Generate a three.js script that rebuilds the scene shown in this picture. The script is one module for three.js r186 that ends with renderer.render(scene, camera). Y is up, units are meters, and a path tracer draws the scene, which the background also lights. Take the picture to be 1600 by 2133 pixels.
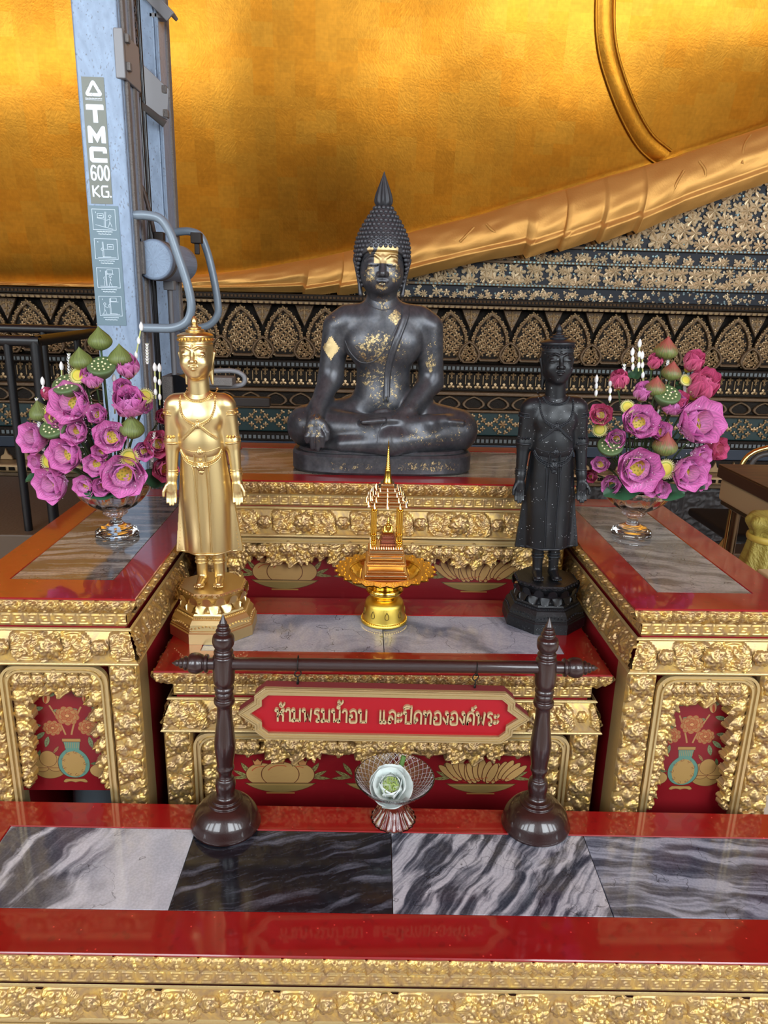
import * as THREE from 'three';
import { mergeGeometries, mergeVertices, toCreasedNormals } from 'three/addons/utils/BufferGeometryUtils.js';
import { RoundedBoxGeometry } from 'three/addons/geometries/RoundedBoxGeometry.js';
import { RectAreaLightUniformsLib } from 'three/addons/lights/RectAreaLightUniformsLib.js';
import { createNoise2D, createNoise3D } from 'simplex-noise';

// ---------- camera, sky, daylight, exposure ----------
const V2 = THREE.Vector2, V3 = THREE.Vector3;
const scene = new THREE.Scene();
const camera = new THREE.PerspectiveCamera(2 * Math.atan(1066.5 / 1540) * 180 / Math.PI, 1600 / 2133, 0.05, 60);
camera.position.set(-0.06, 1.6, 0);
camera.rotation.set(-16.3 * Math.PI / 180, -2 * Math.PI / 180, 1.5 * Math.PI / 180, 'YXZ');
scene.background = new THREE.Color().setRGB(0.82, 0.92, 1.0);
scene.backgroundIntensity = 4;
RectAreaLightUniformsLib.init();
const WINDOWS = [[-7.4, 5], [-4.8, 5], [-2.2, 5], [2.2, 7], [4.8, 6], [7.4, 5]];   // centre x and daylight strength of the openings in the wall opposite
const WIN_W = 2.0, WIN_Y0 = 2.1, WIN_Y1 = 5.2, WALL_Z = 3.2;
WINDOWS.forEach(([x, power], i) => {
  const l = new THREE.RectAreaLight(new THREE.Color().setRGB(0.9, 0.96, 1.0), power, WIN_W, WIN_Y1 - WIN_Y0);
  l.position.set(x, (WIN_Y0 + WIN_Y1) / 2, WALL_Z - 0.02);
  l.lookAt(x, (WIN_Y0 + WIN_Y1) / 2, -5);
  l.name = 'window_daylight_' + i; scene.add(l);
});
const renderer = new THREE.WebGLRenderer({ antialias: true });
renderer.toneMapping = THREE.LinearToneMapping;
renderer.toneMappingExposure = 1.14;
renderer.shadowMap.enabled = true;

// ---------- helpers ----------
function rngOf(seed) { let a = seed >>> 0; return () => { a = (a + 0x6D2B79F5) | 0; let t = Math.imul(a ^ (a >>> 15), 1 | a); t = (t + Math.imul(t ^ (t >>> 7), 61 | t)) ^ t; return ((t ^ (t >>> 14)) >>> 0) / 4294967296; }; }
const n2 = createNoise2D(rngOf(11)), n3 = createNoise3D(rngOf(12));
const fbm = (x, y, o = 4) => { let s = 0, a = 0.5; for (let i = 0; i < o; i++) { s += a * n2(x, y); x = x * 2.03 + 3.1; y = y * 2.03 + 1.7; a *= 0.5; } return s; };
const clamp = (x, a = 0, b = 1) => Math.min(b, Math.max(a, x)), lerp = (a, b, t) => a + (b - a) * t;
const sst = (a, b, x) => { const t = clamp((x - a) / (b - a)); return t * t * (3 - 2 * t); };
const taken = {};
function numbered(name) { const n = taken[name] = (taken[name] ?? -1) + 1; return n ? name + '_' + String(n).padStart(3, '0') : name; }
function tag(o, label, category, group) { o.userData.label = label; o.userData.category = category; if (group) o.userData.group = group; return o; }
function thing(name, label, category, pos = [0, 0, 0], turn = 0, group) {
  const o = new THREE.Group(); o.name = numbered(name); o.position.set(...pos); o.rotation.y = turn; scene.add(o);
  return tag(o, label, category, group);
}
function part(name, geo, mat, parent, label) { const m = new THREE.Mesh(geo, mat); m.name = name; parent.add(m); if (label) m.userData.label = label; return m; }
function single(name, geo, mat, label, category, pos = [0, 0, 0], group) { const m = part(numbered(name), geo, mat, scene); m.position.set(...pos); return tag(m, label, category, group); }
function struct(name, geo, mat) { const m = part(name, geo, mat, scene); m.userData.kind = 'structure'; return m; }
function stuff(o) { o.userData.kind = 'stuff'; return o; }
function plain(g) { const h = g.index ? g.toNonIndexed() : g; for (const k of Object.keys(h.attributes)) if (!['position', 'normal', 'uv'].includes(k)) h.deleteAttribute(k); if (!h.attributes.normal) h.computeVertexNormals(); if (!h.attributes.uv) h.setAttribute('uv', new THREE.BufferAttribute(new Float32Array(h.attributes.position.count * 2), 2)); return h; }
const merge = (list) => mergeGeometries(list.map(plain));
const at = (g, x = 0, y = 0, z = 0, rx = 0, ry = 0, rz = 0, s = 1) => g.applyMatrix4(new THREE.Matrix4().compose(new V3(x, y, z), new THREE.Quaternion().setFromEuler(new THREE.Euler(rx, ry, rz)), Array.isArray(s) ? new V3(...s) : new V3(s, s, s)));
function metric(g, scale = 1) {                      // uv in metres, by the way each triangle faces
  const h = plain(g), p = h.attributes.position, uv = h.attributes.uv, a = new V3(), b = new V3(), c = new V3(), n = new V3();
  for (let i = 0; i < p.count; i += 3) {
    a.fromBufferAttribute(p, i); b.fromBufferAttribute(p, i + 1); c.fromBufferAttribute(p, i + 2);
    n.subVectors(b, a).cross(c.clone().sub(a)); const x = Math.abs(n.x), y = Math.abs(n.y), z = Math.abs(n.z);
    [a, b, c].forEach((v, k) => uv.setXY(i + k, (x > y && x > z ? v.z : v.x) * scale, (y >= x && y >= z ? -v.z : v.y) * scale));
  }
  return h;
}
const bx = (x0, x1, y0, y1, z0, z1, r = 0.003) => metric(at(new RoundedBoxGeometry(x1 - x0, y1 - y0, z1 - z0, 1, Math.min(r, (x1 - x0) / 2.1, (y1 - y0) / 2.1, (z1 - z0) / 2.1)), (x0 + x1) / 2, (y0 + y1) / 2, (z0 + z1) / 2));
const lathe = (pts, seg = 40) => new THREE.LatheGeometry(pts.map(([r, y]) => new V2(Math.max(r, 0.00001), y)), seg);
const smoothPts = (pts, n) => new THREE.CatmullRomCurve3(pts.map(([r, y]) => new V3(r, y, 0)), false, 'centripetal').getPoints(n).map((p) => [p.x, p.y]);
const tube = (pts, r, seg = 24, rad = 8, closed = false) => new THREE.TubeGeometry(new THREE.CatmullRomCurve3(pts.map((p) => Array.isArray(p) ? new V3(...p) : p), closed, 'centripetal'), seg, r, rad, closed);
function ball(x, y, z, r, d = 1) { return at(new THREE.IcosahedronGeometry(r, d), x, y, z); }
function shapeOf(pts) { const s = new THREE.Shape(); pts.forEach(([x, y], i) => i ? s.lineTo(x, y) : s.moveTo(x, y)); s.closePath(); return s; }
const prism = (pts, depth, bevel = 0, holes = []) => { const s = shapeOf(pts); holes.forEach((h) => s.holes.push(shapeOf(h))); return new THREE.ExtrudeGeometry(s, { depth, bevelEnabled: bevel > 0, bevelSize: bevel, bevelThickness: bevel, bevelOffset: -bevel, bevelSegments: 1, curveSegments: 8 }); };
function ribbon(pts, w, depth) {                     // a flat stroke with square edges, lying in x/y, front face at z = depth
  const pos = [], P = pts.map((p) => new V2(p[0], p[1])), L = [], R = [], closed = P[0].distanceTo(P[P.length - 1]) < 1e-6;
  for (let i = 0; i < P.length; i++) {
    const a = P[i ? i - 1 : closed ? P.length - 2 : 0], b = P[i < P.length - 1 ? i + 1 : closed ? 1 : i], d = b.clone().sub(a).normalize(), k = w / 2;
    L.push([P[i].x - d.y * k, P[i].y + d.x * k]); R.push([P[i].x + d.y * k, P[i].y - d.x * k]);
  }
  const quad = (a, b, c, d) => pos.push(...a, ...b, ...c, ...a, ...c, ...d);
  for (let i = 0; i + 1 < P.length; i++) {
    const l0 = L[i], l1 = L[i + 1], r0 = R[i], r1 = R[i + 1];
    quad([...r0, depth], [...r1, depth], [...l1, depth], [...l0, depth]);
    quad([...l0, depth], [...l1, depth], [...l1, 0], [...l0, 0]); quad([...r1, depth], [...r0, depth], [...r0, 0], [...r1, 0]);
  }
  if (!closed) { const e = P.length - 1; quad([...L[0], depth], [...L[0], 0], [...R[0], 0], [...R[0], depth]); quad([...R[e], depth], [...R[e], 0], [...L[e], 0], [...L[e], depth]); }
  const g = new THREE.BufferGeometry(); g.setAttribute('position', new THREE.Float32BufferAttribute(pos, 3)); g.computeVertexNormals(); return plain(g);
}
// a closed surface where a distance field is zero (surface nets), normals from the field
function nets(f, lo, hi, cell) {
  const N = [0, 1, 2].map((k) => Math.ceil((hi[k] - lo[k]) / cell) + 1), [nx, ny, nz] = N, val = new Float32Array(nx * ny * nz), at3 = (i, j, k) => i + nx * (j + ny * k);
  const S = 5, far = cell * S * 1.25;                 // blocks far from the surface are filled with one value
  for (let k = 0; k < nz; k += S) for (let j = 0; j < ny; j += S) for (let i = 0; i < nx; i += S) {
    const k1 = Math.min(nz, k + S), j1 = Math.min(ny, j + S), i1 = Math.min(nx, i + S), c = f(lo[0] + (i + S / 2 - 0.5) * cell, lo[1] + (j + S / 2 - 0.5) * cell, lo[2] + (k + S / 2 - 0.5) * cell), skip = c > far || c < -far, h = !skip && f.near ? f.near(lo[0] + (i + S / 2 - 0.5) * cell, lo[1] + (j + S / 2 - 0.5) * cell, lo[2] + (k + S / 2 - 0.5) * cell, S * cell) : f;
    for (let z = k; z < k1; z++) for (let y = j; y < j1; y++) for (let x = i; x < i1; x++) val[at3(x, y, z)] = skip ? c : h(lo[0] + x * cell, lo[1] + y * cell, lo[2] + z * cell);
  }
  const id = new Int32Array(nx * ny * nz).fill(-1), pos = [], idx = [];
  const E = [[0, 1], [2, 3], [4, 5], [6, 7], [0, 2], [1, 3], [4, 6], [5, 7], [0, 4], [1, 5], [2, 6], [3, 7]];
  for (let k = 0; k + 1 < nz; k++) for (let j = 0; j + 1 < ny; j++) for (let i = 0; i + 1 < nx; i++) {
    const v = []; let m = 0;
    for (let c = 0; c < 8; c++) { v[c] = val[at3(i + (c & 1), j + ((c >> 1) & 1), k + (c >> 2))]; if (v[c] < 0) m |= 1 << c; }
    if (m === 0 || m === 255) continue;
    let x = 0, y = 0, z = 0, n = 0;
    for (const [a, b] of E) if ((v[a] < 0) !== (v[b] < 0)) { const t = v[a] / (v[a] - v[b]); x += lerp(a & 1, b & 1, t); y += lerp((a >> 1) & 1, (b >> 1) & 1, t); z += lerp(a >> 2, b >> 2, t); n++; }
    id[at3(i, j, k)] = pos.length / 3; pos.push(lo[0] + (i + x / n) * cell, lo[1] + (j + y / n) * cell, lo[2] + (k + z / n) * cell);
  }
  const q = (a, b, c, d, flip) => { if (a < 0 || b < 0 || c < 0 || d < 0) return; flip ? idx.push(a, c, b, a, d, c) : idx.push(a, b, c, a, c, d); };
  for (let k = 1; k + 1 < nz; k++) for (let j = 1; j + 1 < ny; j++) for (let i = 1; i + 1 < nx; i++) {
    const s = val[at3(i, j, k)] < 0;
    if (s !== (val[at3(i + 1, j, k)] < 0)) q(id[at3(i, j - 1, k - 1)], id[at3(i, j, k - 1)], id[at3(i, j, k)], id[at3(i, j - 1, k)], !s);
    if (s !== (val[at3(i, j + 1, k)] < 0)) q(id[at3(i - 1, j, k - 1)], id[at3(i - 1, j, k)], id[at3(i, j, k)], id[at3(i, j, k - 1)], !s);
    if (s !== (val[at3(i, j, k + 1)] < 0)) q(id[at3(i - 1, j - 1, k)], id[at3(i, j - 1, k)], id[at3(i, j, k)], id[at3(i - 1, j, k)], !s);
  }
  const nor = new Float32Array(pos.length), e = cell * 0.35, uv = new Float32Array(pos.length / 3 * 2);
  for (let i = 0; i < pos.length; i += 3) {
    const [x, y, z] = [pos[i], pos[i + 1], pos[i + 2]], a = f(x + e, y, z) - f(x - e, y, z), b = f(x, y + e, z) - f(x, y - e, z), c = f(x, y, z + e) - f(x, y, z - e), l = Math.hypot(a, b, c) || 1;
    nor[i] = a / l; nor[i + 1] = b / l; nor[i + 2] = c / l; uv[i / 3 * 2] = x; uv[i / 3 * 2 + 1] = y;
  }
  const g = new THREE.BufferGeometry(); g.setAttribute('position', new THREE.Float32BufferAttribute(pos, 3)); g.setAttribute('normal', new THREE.BufferAttribute(nor, 3)); g.setAttribute('uv', new THREE.BufferAttribute(uv, 2)); g.setIndex(idx);
  return g;
}
const smin = (a, b, k) => { const h = Math.max(k - Math.abs(a - b), 0) / k; return Math.min(a, b) - h * h * k * 0.25; };
const smax = (a, b, k) => -smin(-a, -b, k);
function cap(a, b, ra, rb) {                         // tapered capsule
  const dx = b[0] - a[0], dy = b[1] - a[1], dz = b[2] - a[2], dd = dx * dx + dy * dy + dz * dz || 1e-9;
  return (x, y, z) => { const px = x - a[0], py = y - a[1], pz = z - a[2], t = Math.min(1, Math.max(0, (px * dx + py * dy + pz * dz) / dd)), qx = px - dx * t, qy = py - dy * t, qz = pz - dz * t; return Math.sqrt(qx * qx + qy * qy + qz * qz) - (ra + (rb - ra) * t); };
}
function ell(c, r) { const m = Math.min(...r); return (x, y, z) => { const a = (x - c[0]) / r[0], b = (y - c[1]) / r[1], d = (z - c[2]) / r[2], k = Math.sqrt(a * a + b * b + d * d), g = Math.sqrt(a * a / r[0] / r[0] + b * b / r[1] / r[1] + d * d / r[2] / r[2]); return g > 1e-9 ? k * (k - 1) / g : -m; }; }
function chain(pts, rs) { const l = []; for (let i = 0; i + 1 < pts.length; i++) l.push(cap(pts[i], pts[i + 1], rs[i] ?? rs, rs[i + 1] ?? rs)); return (x, y, z) => { let d = 1e9; for (const f of l) d = Math.min(d, f(x, y, z)); return d; }; }
const union = (list) => {
  const f = (x, y, z) => { let d = 1e9; for (const [g, k] of list) { const v = g(x, y, z); d = k < 0 ? smax(d, -v, -k) : d > 1e8 ? v : smin(d, v, k); } return d; };
  f.near = (x, y, z, R) => { const v = list.map(([g]) => g(x, y, z)), lim = Math.min(...v.filter((_, i) => list[i][1] > 0)) + 2.6 * R + 0.03; return union(list.filter(([, k], i) => v[i] < lim)); };   // only what matters close to a point
  return f;
};
const onFront = (f, z1, z0) => (x, y) => { let z = z1; for (let i = 0; i < 60 && z > z0; i++) { const d = f(x, y, z); if (d < 0.0004) return z; z -= Math.max(d * 0.8, 0.0004); } return z; };

// ---------- textures and materials ----------
const lin = (r, g, b) => new THREE.Color().setRGB(r, g, b);
function dataTex(w, h, fn, srgb = true, repeat = null) {
  const d = new Uint8Array(w * h * 4);
  for (let j = 0; j < h; j++) for (let i = 0; i < w; i++) { const c = fn((i + 0.5) / w, (j + 0.5) / h), o = (j * w + i) * 4; d[o] = clamp(c[0]) * 255; d[o + 1] = clamp(c[1]) * 255; d[o + 2] = clamp(c[2]) * 255; d[o + 3] = (c[3] ?? 1) * 255; }
  const t = new THREE.DataTexture(d, w, h, THREE.RGBAFormat); t.magFilter = THREE.LinearFilter; t.minFilter = THREE.LinearMipmapLinearFilter; t.generateMipmaps = true; if (srgb) t.colorSpace = THREE.SRGBColorSpace;
  t.wrapS = t.wrapT = THREE.RepeatWrapping; if (repeat) t.repeat.set(...repeat); t.needsUpdate = true; return t;
}
function canvasTex(w, h, draw) { const c = document.createElement('canvas'); c.width = w; c.height = h; draw(c.getContext('2d'), w, h); const t = new THREE.CanvasTexture(c); t.colorSpace = THREE.SRGBColorSpace; return t; }
const std = (color, roughness, metalness = 0, more = {}) => new THREE.MeshStandardMaterial({ color, roughness, metalness, ...more });
const phy = (color, roughness, metalness = 0, more = {}) => new THREE.MeshPhysicalMaterial({ color, roughness, metalness, ...more });
const periodic = (u, v, f, o = 4) => { const a = u * 2 * Math.PI, b = v * 2 * Math.PI; let s = 0, k = 0.5; for (let i = 0; i < o; i++) { s += k * n3(Math.cos(a) * f + 9 * i, Math.sin(a) * f + Math.cos(b) * f * 0.7, Math.sin(b) * f + 5 * i); f *= 2; k *= 0.5; } return s; };
const grainTex = dataTex(256, 256, (u, v) => { const g = 0.5 + 0.5 * periodic(u, v, 3, 5); return [g, g, g]; }, false);
const bump = (rep) => { const t = grainTex.clone(); t.repeat.set(rep, rep); t.needsUpdate = true; return t; };
const goldWorn = dataTex(256, 256, (u, v) => { const g = periodic(u, v, 1.6, 5), k = 0.86 + 0.2 * g; return [0.89 * k + 0.02, 0.76 * k, 0.49 * k * (1 - 0.25 * g)]; });
const redWorn = dataTex(512, 512, (u, v) => { const a = periodic(u, v, 2, 5), q = Math.sin(Math.floor(u * 256) * 127.1 + Math.floor(v * 256) * 311.7) * 43758.5, h = q - Math.floor(q), s = h > 0.9985 ? 0.3 : 0, k = 1 + 0.05 * a - 0.09 * sst(0.28, 0.5, periodic(u + 0.4, v, 3, 4)); return [0.575 * k + s, (0.03 + 0.01 * a) * k + s * 0.8, (0.06 + 0.01 * a) * k + s * 0.6]; }); redWorn.repeat.set(1.6, 1.6);
const M = {
  gilt: std(0xffffff, 0.40, 0.7, { map: (() => { const t = goldWorn.clone(); t.repeat.set(5, 5); t.needsUpdate = true; return t; })(), bumpMap: bump(14), bumpScale: 0.00012 }),
  giltPlain: std(lin(0.62, 0.46, 0.21), 0.42, 0.7, { bumpMap: bump(10), bumpScale: 0.0004 }),
  red: phy(0xffffff, 0.34, 0, { map: redWorn, clearcoat: 0.9, clearcoatRoughness: 0.06, bumpMap: bump(2), bumpScale: 0.0002 }),
  redBoard: std(lin(0.28, 0.006, 0.012), 0.45),
  wood: phy(lin(0.024, 0.0065, 0.0055), 0.35, 0, { clearcoat: 0.8, clearcoatRoughness: 0.08, bumpMap: bump(8), bumpScale: 0.0002 }),
  black: std(lin(0.006, 0.006, 0.007), 0.4, 0),
  glass: phy(0xffffff, 0.02, 0, { transmission: 1, thickness: 0.01, ior: 1.5, attenuationColor: lin(0.98, 0.97, 0.95), attenuationDistance: 0.6 }),
};
const marble = (seed, base, dark, ang, freq, cut, stretch = 3.5, crack = 0.5, bias = null, w = 448, h = 336) => {
  const c = Math.cos(ang), s = Math.sin(ang);
  return dataTex(w, h, (u, v) => {
    const x = u * w / h, y = v, a = (x * c + y * s) * freq, b = (-x * s + y * c) * freq * stretch, o = seed * 17.3;
    const wx = 0.30 * fbm(a * 0.6 + o, b * 0.2 + o, 3), wy = 0.5 * fbm(a * 0.6 - o, b * 0.2 + 7 + o, 3);
    let m = sst(cut - 0.62, cut + 0.62, fbm(a * 0.35 + wx + o, b * 0.8 + wy, 5) * 1.5);
    m = clamp(m + 0.42 * fbm(a * 0.9 + o + wx * 3, b * 3.2 + wy * 3, 5) + 0.12 * fbm(a * 5 + o, b * 9, 3));
    if (bias) m = clamp(m * bias(u, v));
    const vein = crack ? crack * Math.pow(1 - Math.min(1, Math.abs(fbm(x * 1.3 + o, y * 1.3 + 4 + o, 5)) * 70), 2) : 0;
    const g = 0.06 * fbm(x * 40 + o, y * 40, 3);
    return [0, 1, 2].map((k) => (lerp(base[k], dark[k], m) + g) * (1 - vein));
  });
};
// ---------- the hall ----------
const FLOOR = 0.2, CEIL = 7.2;
{
  const wallMat = std(lin(0.17, 0.14, 0.11), 0.8), floorMat = phy(lin(0.74, 0.68, 0.59), 0.28, 0, { bumpMap: bump(1), bumpScale: 0.0003 }), ceilMat = std(lin(0.35, 0.06, 0.03), 0.6);
  struct('floor', bx(-9, 9, FLOOR - 0.15, FLOOR, -7.2, WALL_Z + 0.3, 0.001), floorMat);
  struct('ceiling', bx(-9, 9, CEIL, CEIL + 0.15, -7.2, WALL_Z + 0.3, 0.001), ceilMat);
  struct('wall_left', bx(-9.2, -9, FLOOR, CEIL, -7.2, WALL_Z + 0.3, 0.001), wallMat);
  struct('wall_right', bx(9, 9.2, FLOOR, CEIL, -7.2, WALL_Z + 0.3, 0.001), wallMat);
  struct('wall_back', bx(-9, 9, FLOOR, CEIL, -7.4, -7.2, 0.001), wallMat);
  const pieces = [bx(-9, 9, WIN_Y1, CEIL, WALL_Z, WALL_Z + 0.3, 0.001), bx(-9, 9, FLOOR, WIN_Y0, WALL_Z, WALL_Z + 0.3, 0.001)];
  let x = -9;
  for (const [c] of WINDOWS) { pieces.push(bx(x, c - WIN_W / 2, WIN_Y0, WIN_Y1, WALL_Z, WALL_Z + 0.3, 0.001)); x = c + WIN_W / 2; }
  pieces.push(bx(x, 9, WIN_Y0, WIN_Y1, WALL_Z, WALL_Z + 0.3, 0.001));
  struct('wall_front', merge(pieces), wallMat);
  WINDOWS.forEach(([c], i) => {
    const a = c - WIN_W / 2, b = c + WIN_W / 2, t = 0.08;
    struct('window_' + (i + 1), merge([bx(a - t, a, WIN_Y0 - t, WIN_Y1 + t, WALL_Z - 0.05, WALL_Z + 0.001), bx(b, b + t, WIN_Y0 - t, WIN_Y1 + t, WALL_Z - 0.05, WALL_Z + 0.001), bx(a, b, WIN_Y1, WIN_Y1 + t, WALL_Z - 0.05, WALL_Z + 0.001), bx(a, b, WIN_Y0 - t, WIN_Y0, WALL_Z - 0.05, WALL_Z + 0.001)]), M.wood);
  });
}
// ---------- the huge reclining statue: only its gilded robe is in view ----------
const curveAt = (pts) => (x) => {
  let i = 0; while (i < pts.length - 2 && x > pts[i + 1][0]) i++;
  const p0 = pts[Math.max(0, i - 1)], p1 = pts[i], p2 = pts[i + 1], p3 = pts[Math.min(pts.length - 1, i + 2)], h = p2[0] - p1[0], t = (x - p1[0]) / h;
  if (t < 0 || t > 1) return p1[1] + (p2[1] - p1[1]) * t;
  const m1 = (p2[1] - p0[1]) / (p2[0] - p0[0]) * h, m2 = (p3[1] - p1[1]) / (p3[0] - p1[0]) * h, t2 = t * t, t3 = t2 * t;
  return (2 * t3 - 3 * t2 + 1) * p1[1] + (t3 - 2 * t2 + t) * m1 + (-2 * t3 + 3 * t2) * p2[1] + (t3 - t2) * m2;
};
function sheet(nu, nv, fn) {                         // open surface from (u, v) to [x, y, z], uv in metres
  const pos = [], uv = [], idx = [];
  for (let j = 0; j <= nv; j++) for (let i = 0; i <= nu; i++) { const p = fn(i / nu, j / nv); pos.push(p[0], p[1], p[2]); uv.push(p[3] ?? p[0], p[4] ?? p[1]); }
  for (let j = 0; j < nv; j++) for (let i = 0; i < nu; i++) { const a = j * (nu + 1) + i, b = a + 1, c = a + nu + 1, d = c + 1; idx.push(a, b, d, a, d, c); }
  const g = new THREE.BufferGeometry();
  g.setAttribute('position', new THREE.Float32BufferAttribute(pos, 3)); g.setAttribute('uv', new THREE.Float32BufferAttribute(uv, 2)); g.setIndex(idx); g.computeVertexNormals(); return g;
}
const hemTop = curveAt([[-5, 1.60], [-2.07, 1.623], [-1.54, 1.637], [-0.906, 1.694], [-0.585, 1.74], [-0.106, 1.8465], [0.184, 1.937], [0.578, 2.042], [0.837, 2.128], [1.223, 2.248], [1.593, 2.359], [2.1, 2.53], [5, 3.5]]);
const hemLow = curveAt([[-5, 1.585], [-2.05, 1.6], [-0.9, 1.60], [-0.1, 1.622], [0.163, 1.687], [0.585, 1.794], [0.823, 1.838], [1.242, 1.932], [1.449, 1.992], [2.13, 2.243], [5, 3.25]]);
const bulge = curveAt([[0, 0], [0.35, 0.094], [0.6, 0.150], [0.9, 0.202], [1.2, 0.232], [1.5, 0.240], [2.0, 0.22], [2.6, 0.13], [3.4, -0.1], [5, -1], [8, -3.2]]), squeeze = (x) => 1 + 0.9 * sst(0.5, 2.2, x);
const robeZ = (x, y) => -4.36 + bulge(Math.max(0, y - hemTop(x)) * squeeze(x)) / (0.5 + 0.5 * squeeze(x)) + 0.012 * n2(x * 0.9, y * 0.9);
{
  const robeMap = dataTex(1024, 1024, (u, v) => {
    // gold leaf laid in overlapping squares, burnished with fine cross strokes
    const leaf = (s, o) => { const i = Math.floor(u * s + o), j = Math.floor(v * s + 0.5 * (i & 1)); const q = Math.sin((i % s) * 127.1 + (j % s) * 311.7 + o * 77) * 43758.5; return q - Math.floor(q); };
    const k = 0.93 + 0.05 * leaf(12, 0) + 0.05 * leaf(20, 3) - 0.03 + 0.014 * n2(u * 240, v * 10) + 0.014 * n2(u * 10 + 7, v * 240) + 0.03 * n2(u * 40, v * 40) , h = 0.03 * leaf(12, 5);
    return [0.715 * k, (0.46 + h) * k, (0.13 + h) * k];
  });
  robeMap.repeat.set(0.8, 0.8);
  const robeMat = std(0xffffff, 0.38, 1, { map: robeMap, bumpMap: bump(4), bumpScale: 0.0004 }), hemMat = std(lin(0.56, 0.29, 0.075), 0.52, 0.7, { bumpMap: bump(4), bumpScale: 0.0005 });
  const t = thing('reclining_statue', 'colossal gilded reclining statue whose smooth robe fills the background above the inlaid pedestal', 'statue', [0, 0, 0]);
  part('robe', sheet(200, 90, (u, v) => { const x = lerp(-5, 5, u), d = 4.3 * v * (0.35 + 0.65 * v), y = hemTop(x) - 0.012 + d; return [x, y, robeZ(x, y)]; }), robeMat, t, 'smooth burnished gold robe');
  const pleat = [-0.39, -0.2, 0.82, 1.005, 1.21, 1.41], saw = (x) => { let k = 0; for (const p of pleat) { const d = x - p; if (d > 0 && d < 0.22) k = Math.max(k, 0.035 * (1 - d / 0.22)); } return k; };
  const drop = (x) => saw(x) * 0.7;
  const hemX = []; for (let i = 0; i <= 260; i++) hemX.push(lerp(-5, 5, i / 260)); for (const p of pleat) hemX.push(p - 0.004, p + 0.004, p + 0.03); hemX.sort((a, b) => a - b);
  const nH = hemX.length - 1;
  part('robe_hem', sheet(nH, 24, (u, v) => {
    const x = hemX[Math.round(u * nH)], a = hemTop(x), b = hemLow(x) - drop(x), q = Math.min(1, v / 0.9), y = lerp(b, a, q), back = v > 0.9 ? (v - 0.9) * 1.2 : 0;
    const line = q < 0.28 ? 0.026 * sst(0, 0.03, 0.28 - q) : 0;
    const slim = clamp((a - b) / 0.22);
    return [x + 0.03 * Math.sin(q * 2.2) * (saw(x) > 0 ? 1 : 0.3), y, -4.33 + (0.10 * Math.sin(Math.PI * Math.min(1, 0.12 + q * 0.8)) + line + saw(x) * (1 - q * 0.6)) * (0.4 + 0.6 * slim) - back * 0.3 + 0.006 * n2(x * 6, q * 3)];
  }), hemMat, t, 'pleated golden hem of the robe');
  part('hem_underside', sheet(nH, 2, (u, v) => { const x = hemX[Math.round((1 - u) * nH)], b = hemLow(x) - drop(x); return [x, b, lerp(-4.30 + saw(x), -4.42, v)]; }), hemMat, t);
  // the raised double seam running down the robe
  const seam = new THREE.CatmullRomCurve3([[1.07, 4.2], [1.085, 3.6], [1.115, 2.98], [1.15, 2.83], [1.215, 2.70], [1.32, 2.55], [1.445, 2.425], [1.575, 2.352]].map(([x, y]) => new V3(x, y, 0))).getSpacedPoints(70);
  const ridge = (off, r, h) => new THREE.TubeGeometry(new THREE.CatmullRomCurve3(seam.map((p, i) => { const a = seam[Math.max(0, i - 1)], b = seam[Math.min(70, i + 1)], d = b.clone().sub(a).normalize(), x = p.x - d.y * off, y = p.y + d.x * off; return new V3(x, y, robeZ(x, y) + h); })), 140, r, 8);
  const s1 = part('robe_seam', sheet(140, 8, (u, v) => { const i = Math.min(69, Math.floor(u * 70)), f = u * 70 - i, p = seam[i].clone().lerp(seam[i + 1], f), d = seam[i + 1].clone().sub(seam[i]).normalize(), o = lerp(-0.05, 0.05, v), x = p.x - d.y * o, y = p.y + d.x * o; return [x, y, robeZ(x, y) + 0.014 * Math.cos((v - 0.5) * Math.PI) + 0.002]; }), robeMat, t, 'raised folded seam');
  part('seam_edge', ridge(-0.045, 0.007, 0.007), robeMat, s1); part('seam_edge', ridge(0.045, 0.008, 0.007), robeMat, s1);
  for (const [a, b, c] of [[[0.46, 1.89], [0.495, 1.925], [0.535, 1.967]], [[0.60, 1.985], [0.63, 1.955], [0.67, 1.93]], [[1.64, 2.28], [1.60, 2.21], [1.58, 2.13]], [[1.72, 2.33], [1.75, 2.28], [1.755, 2.22]], [[1.99, 2.47], [1.95, 2.41], [1.94, 2.32]]])
    part('hem_crease', tube([a, b, c].map(([x, y]) => { const q = (y - hemLow(x)) / (hemTop(x) - hemLow(x)); return [x, y, -4.333 + 0.10 * Math.sin(Math.PI * Math.min(1, 0.12 + q * 0.8)) + saw(x) * (1 - q * 0.6)]; }), 0.008, 16, 6), hemMat, t);
}
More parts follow.
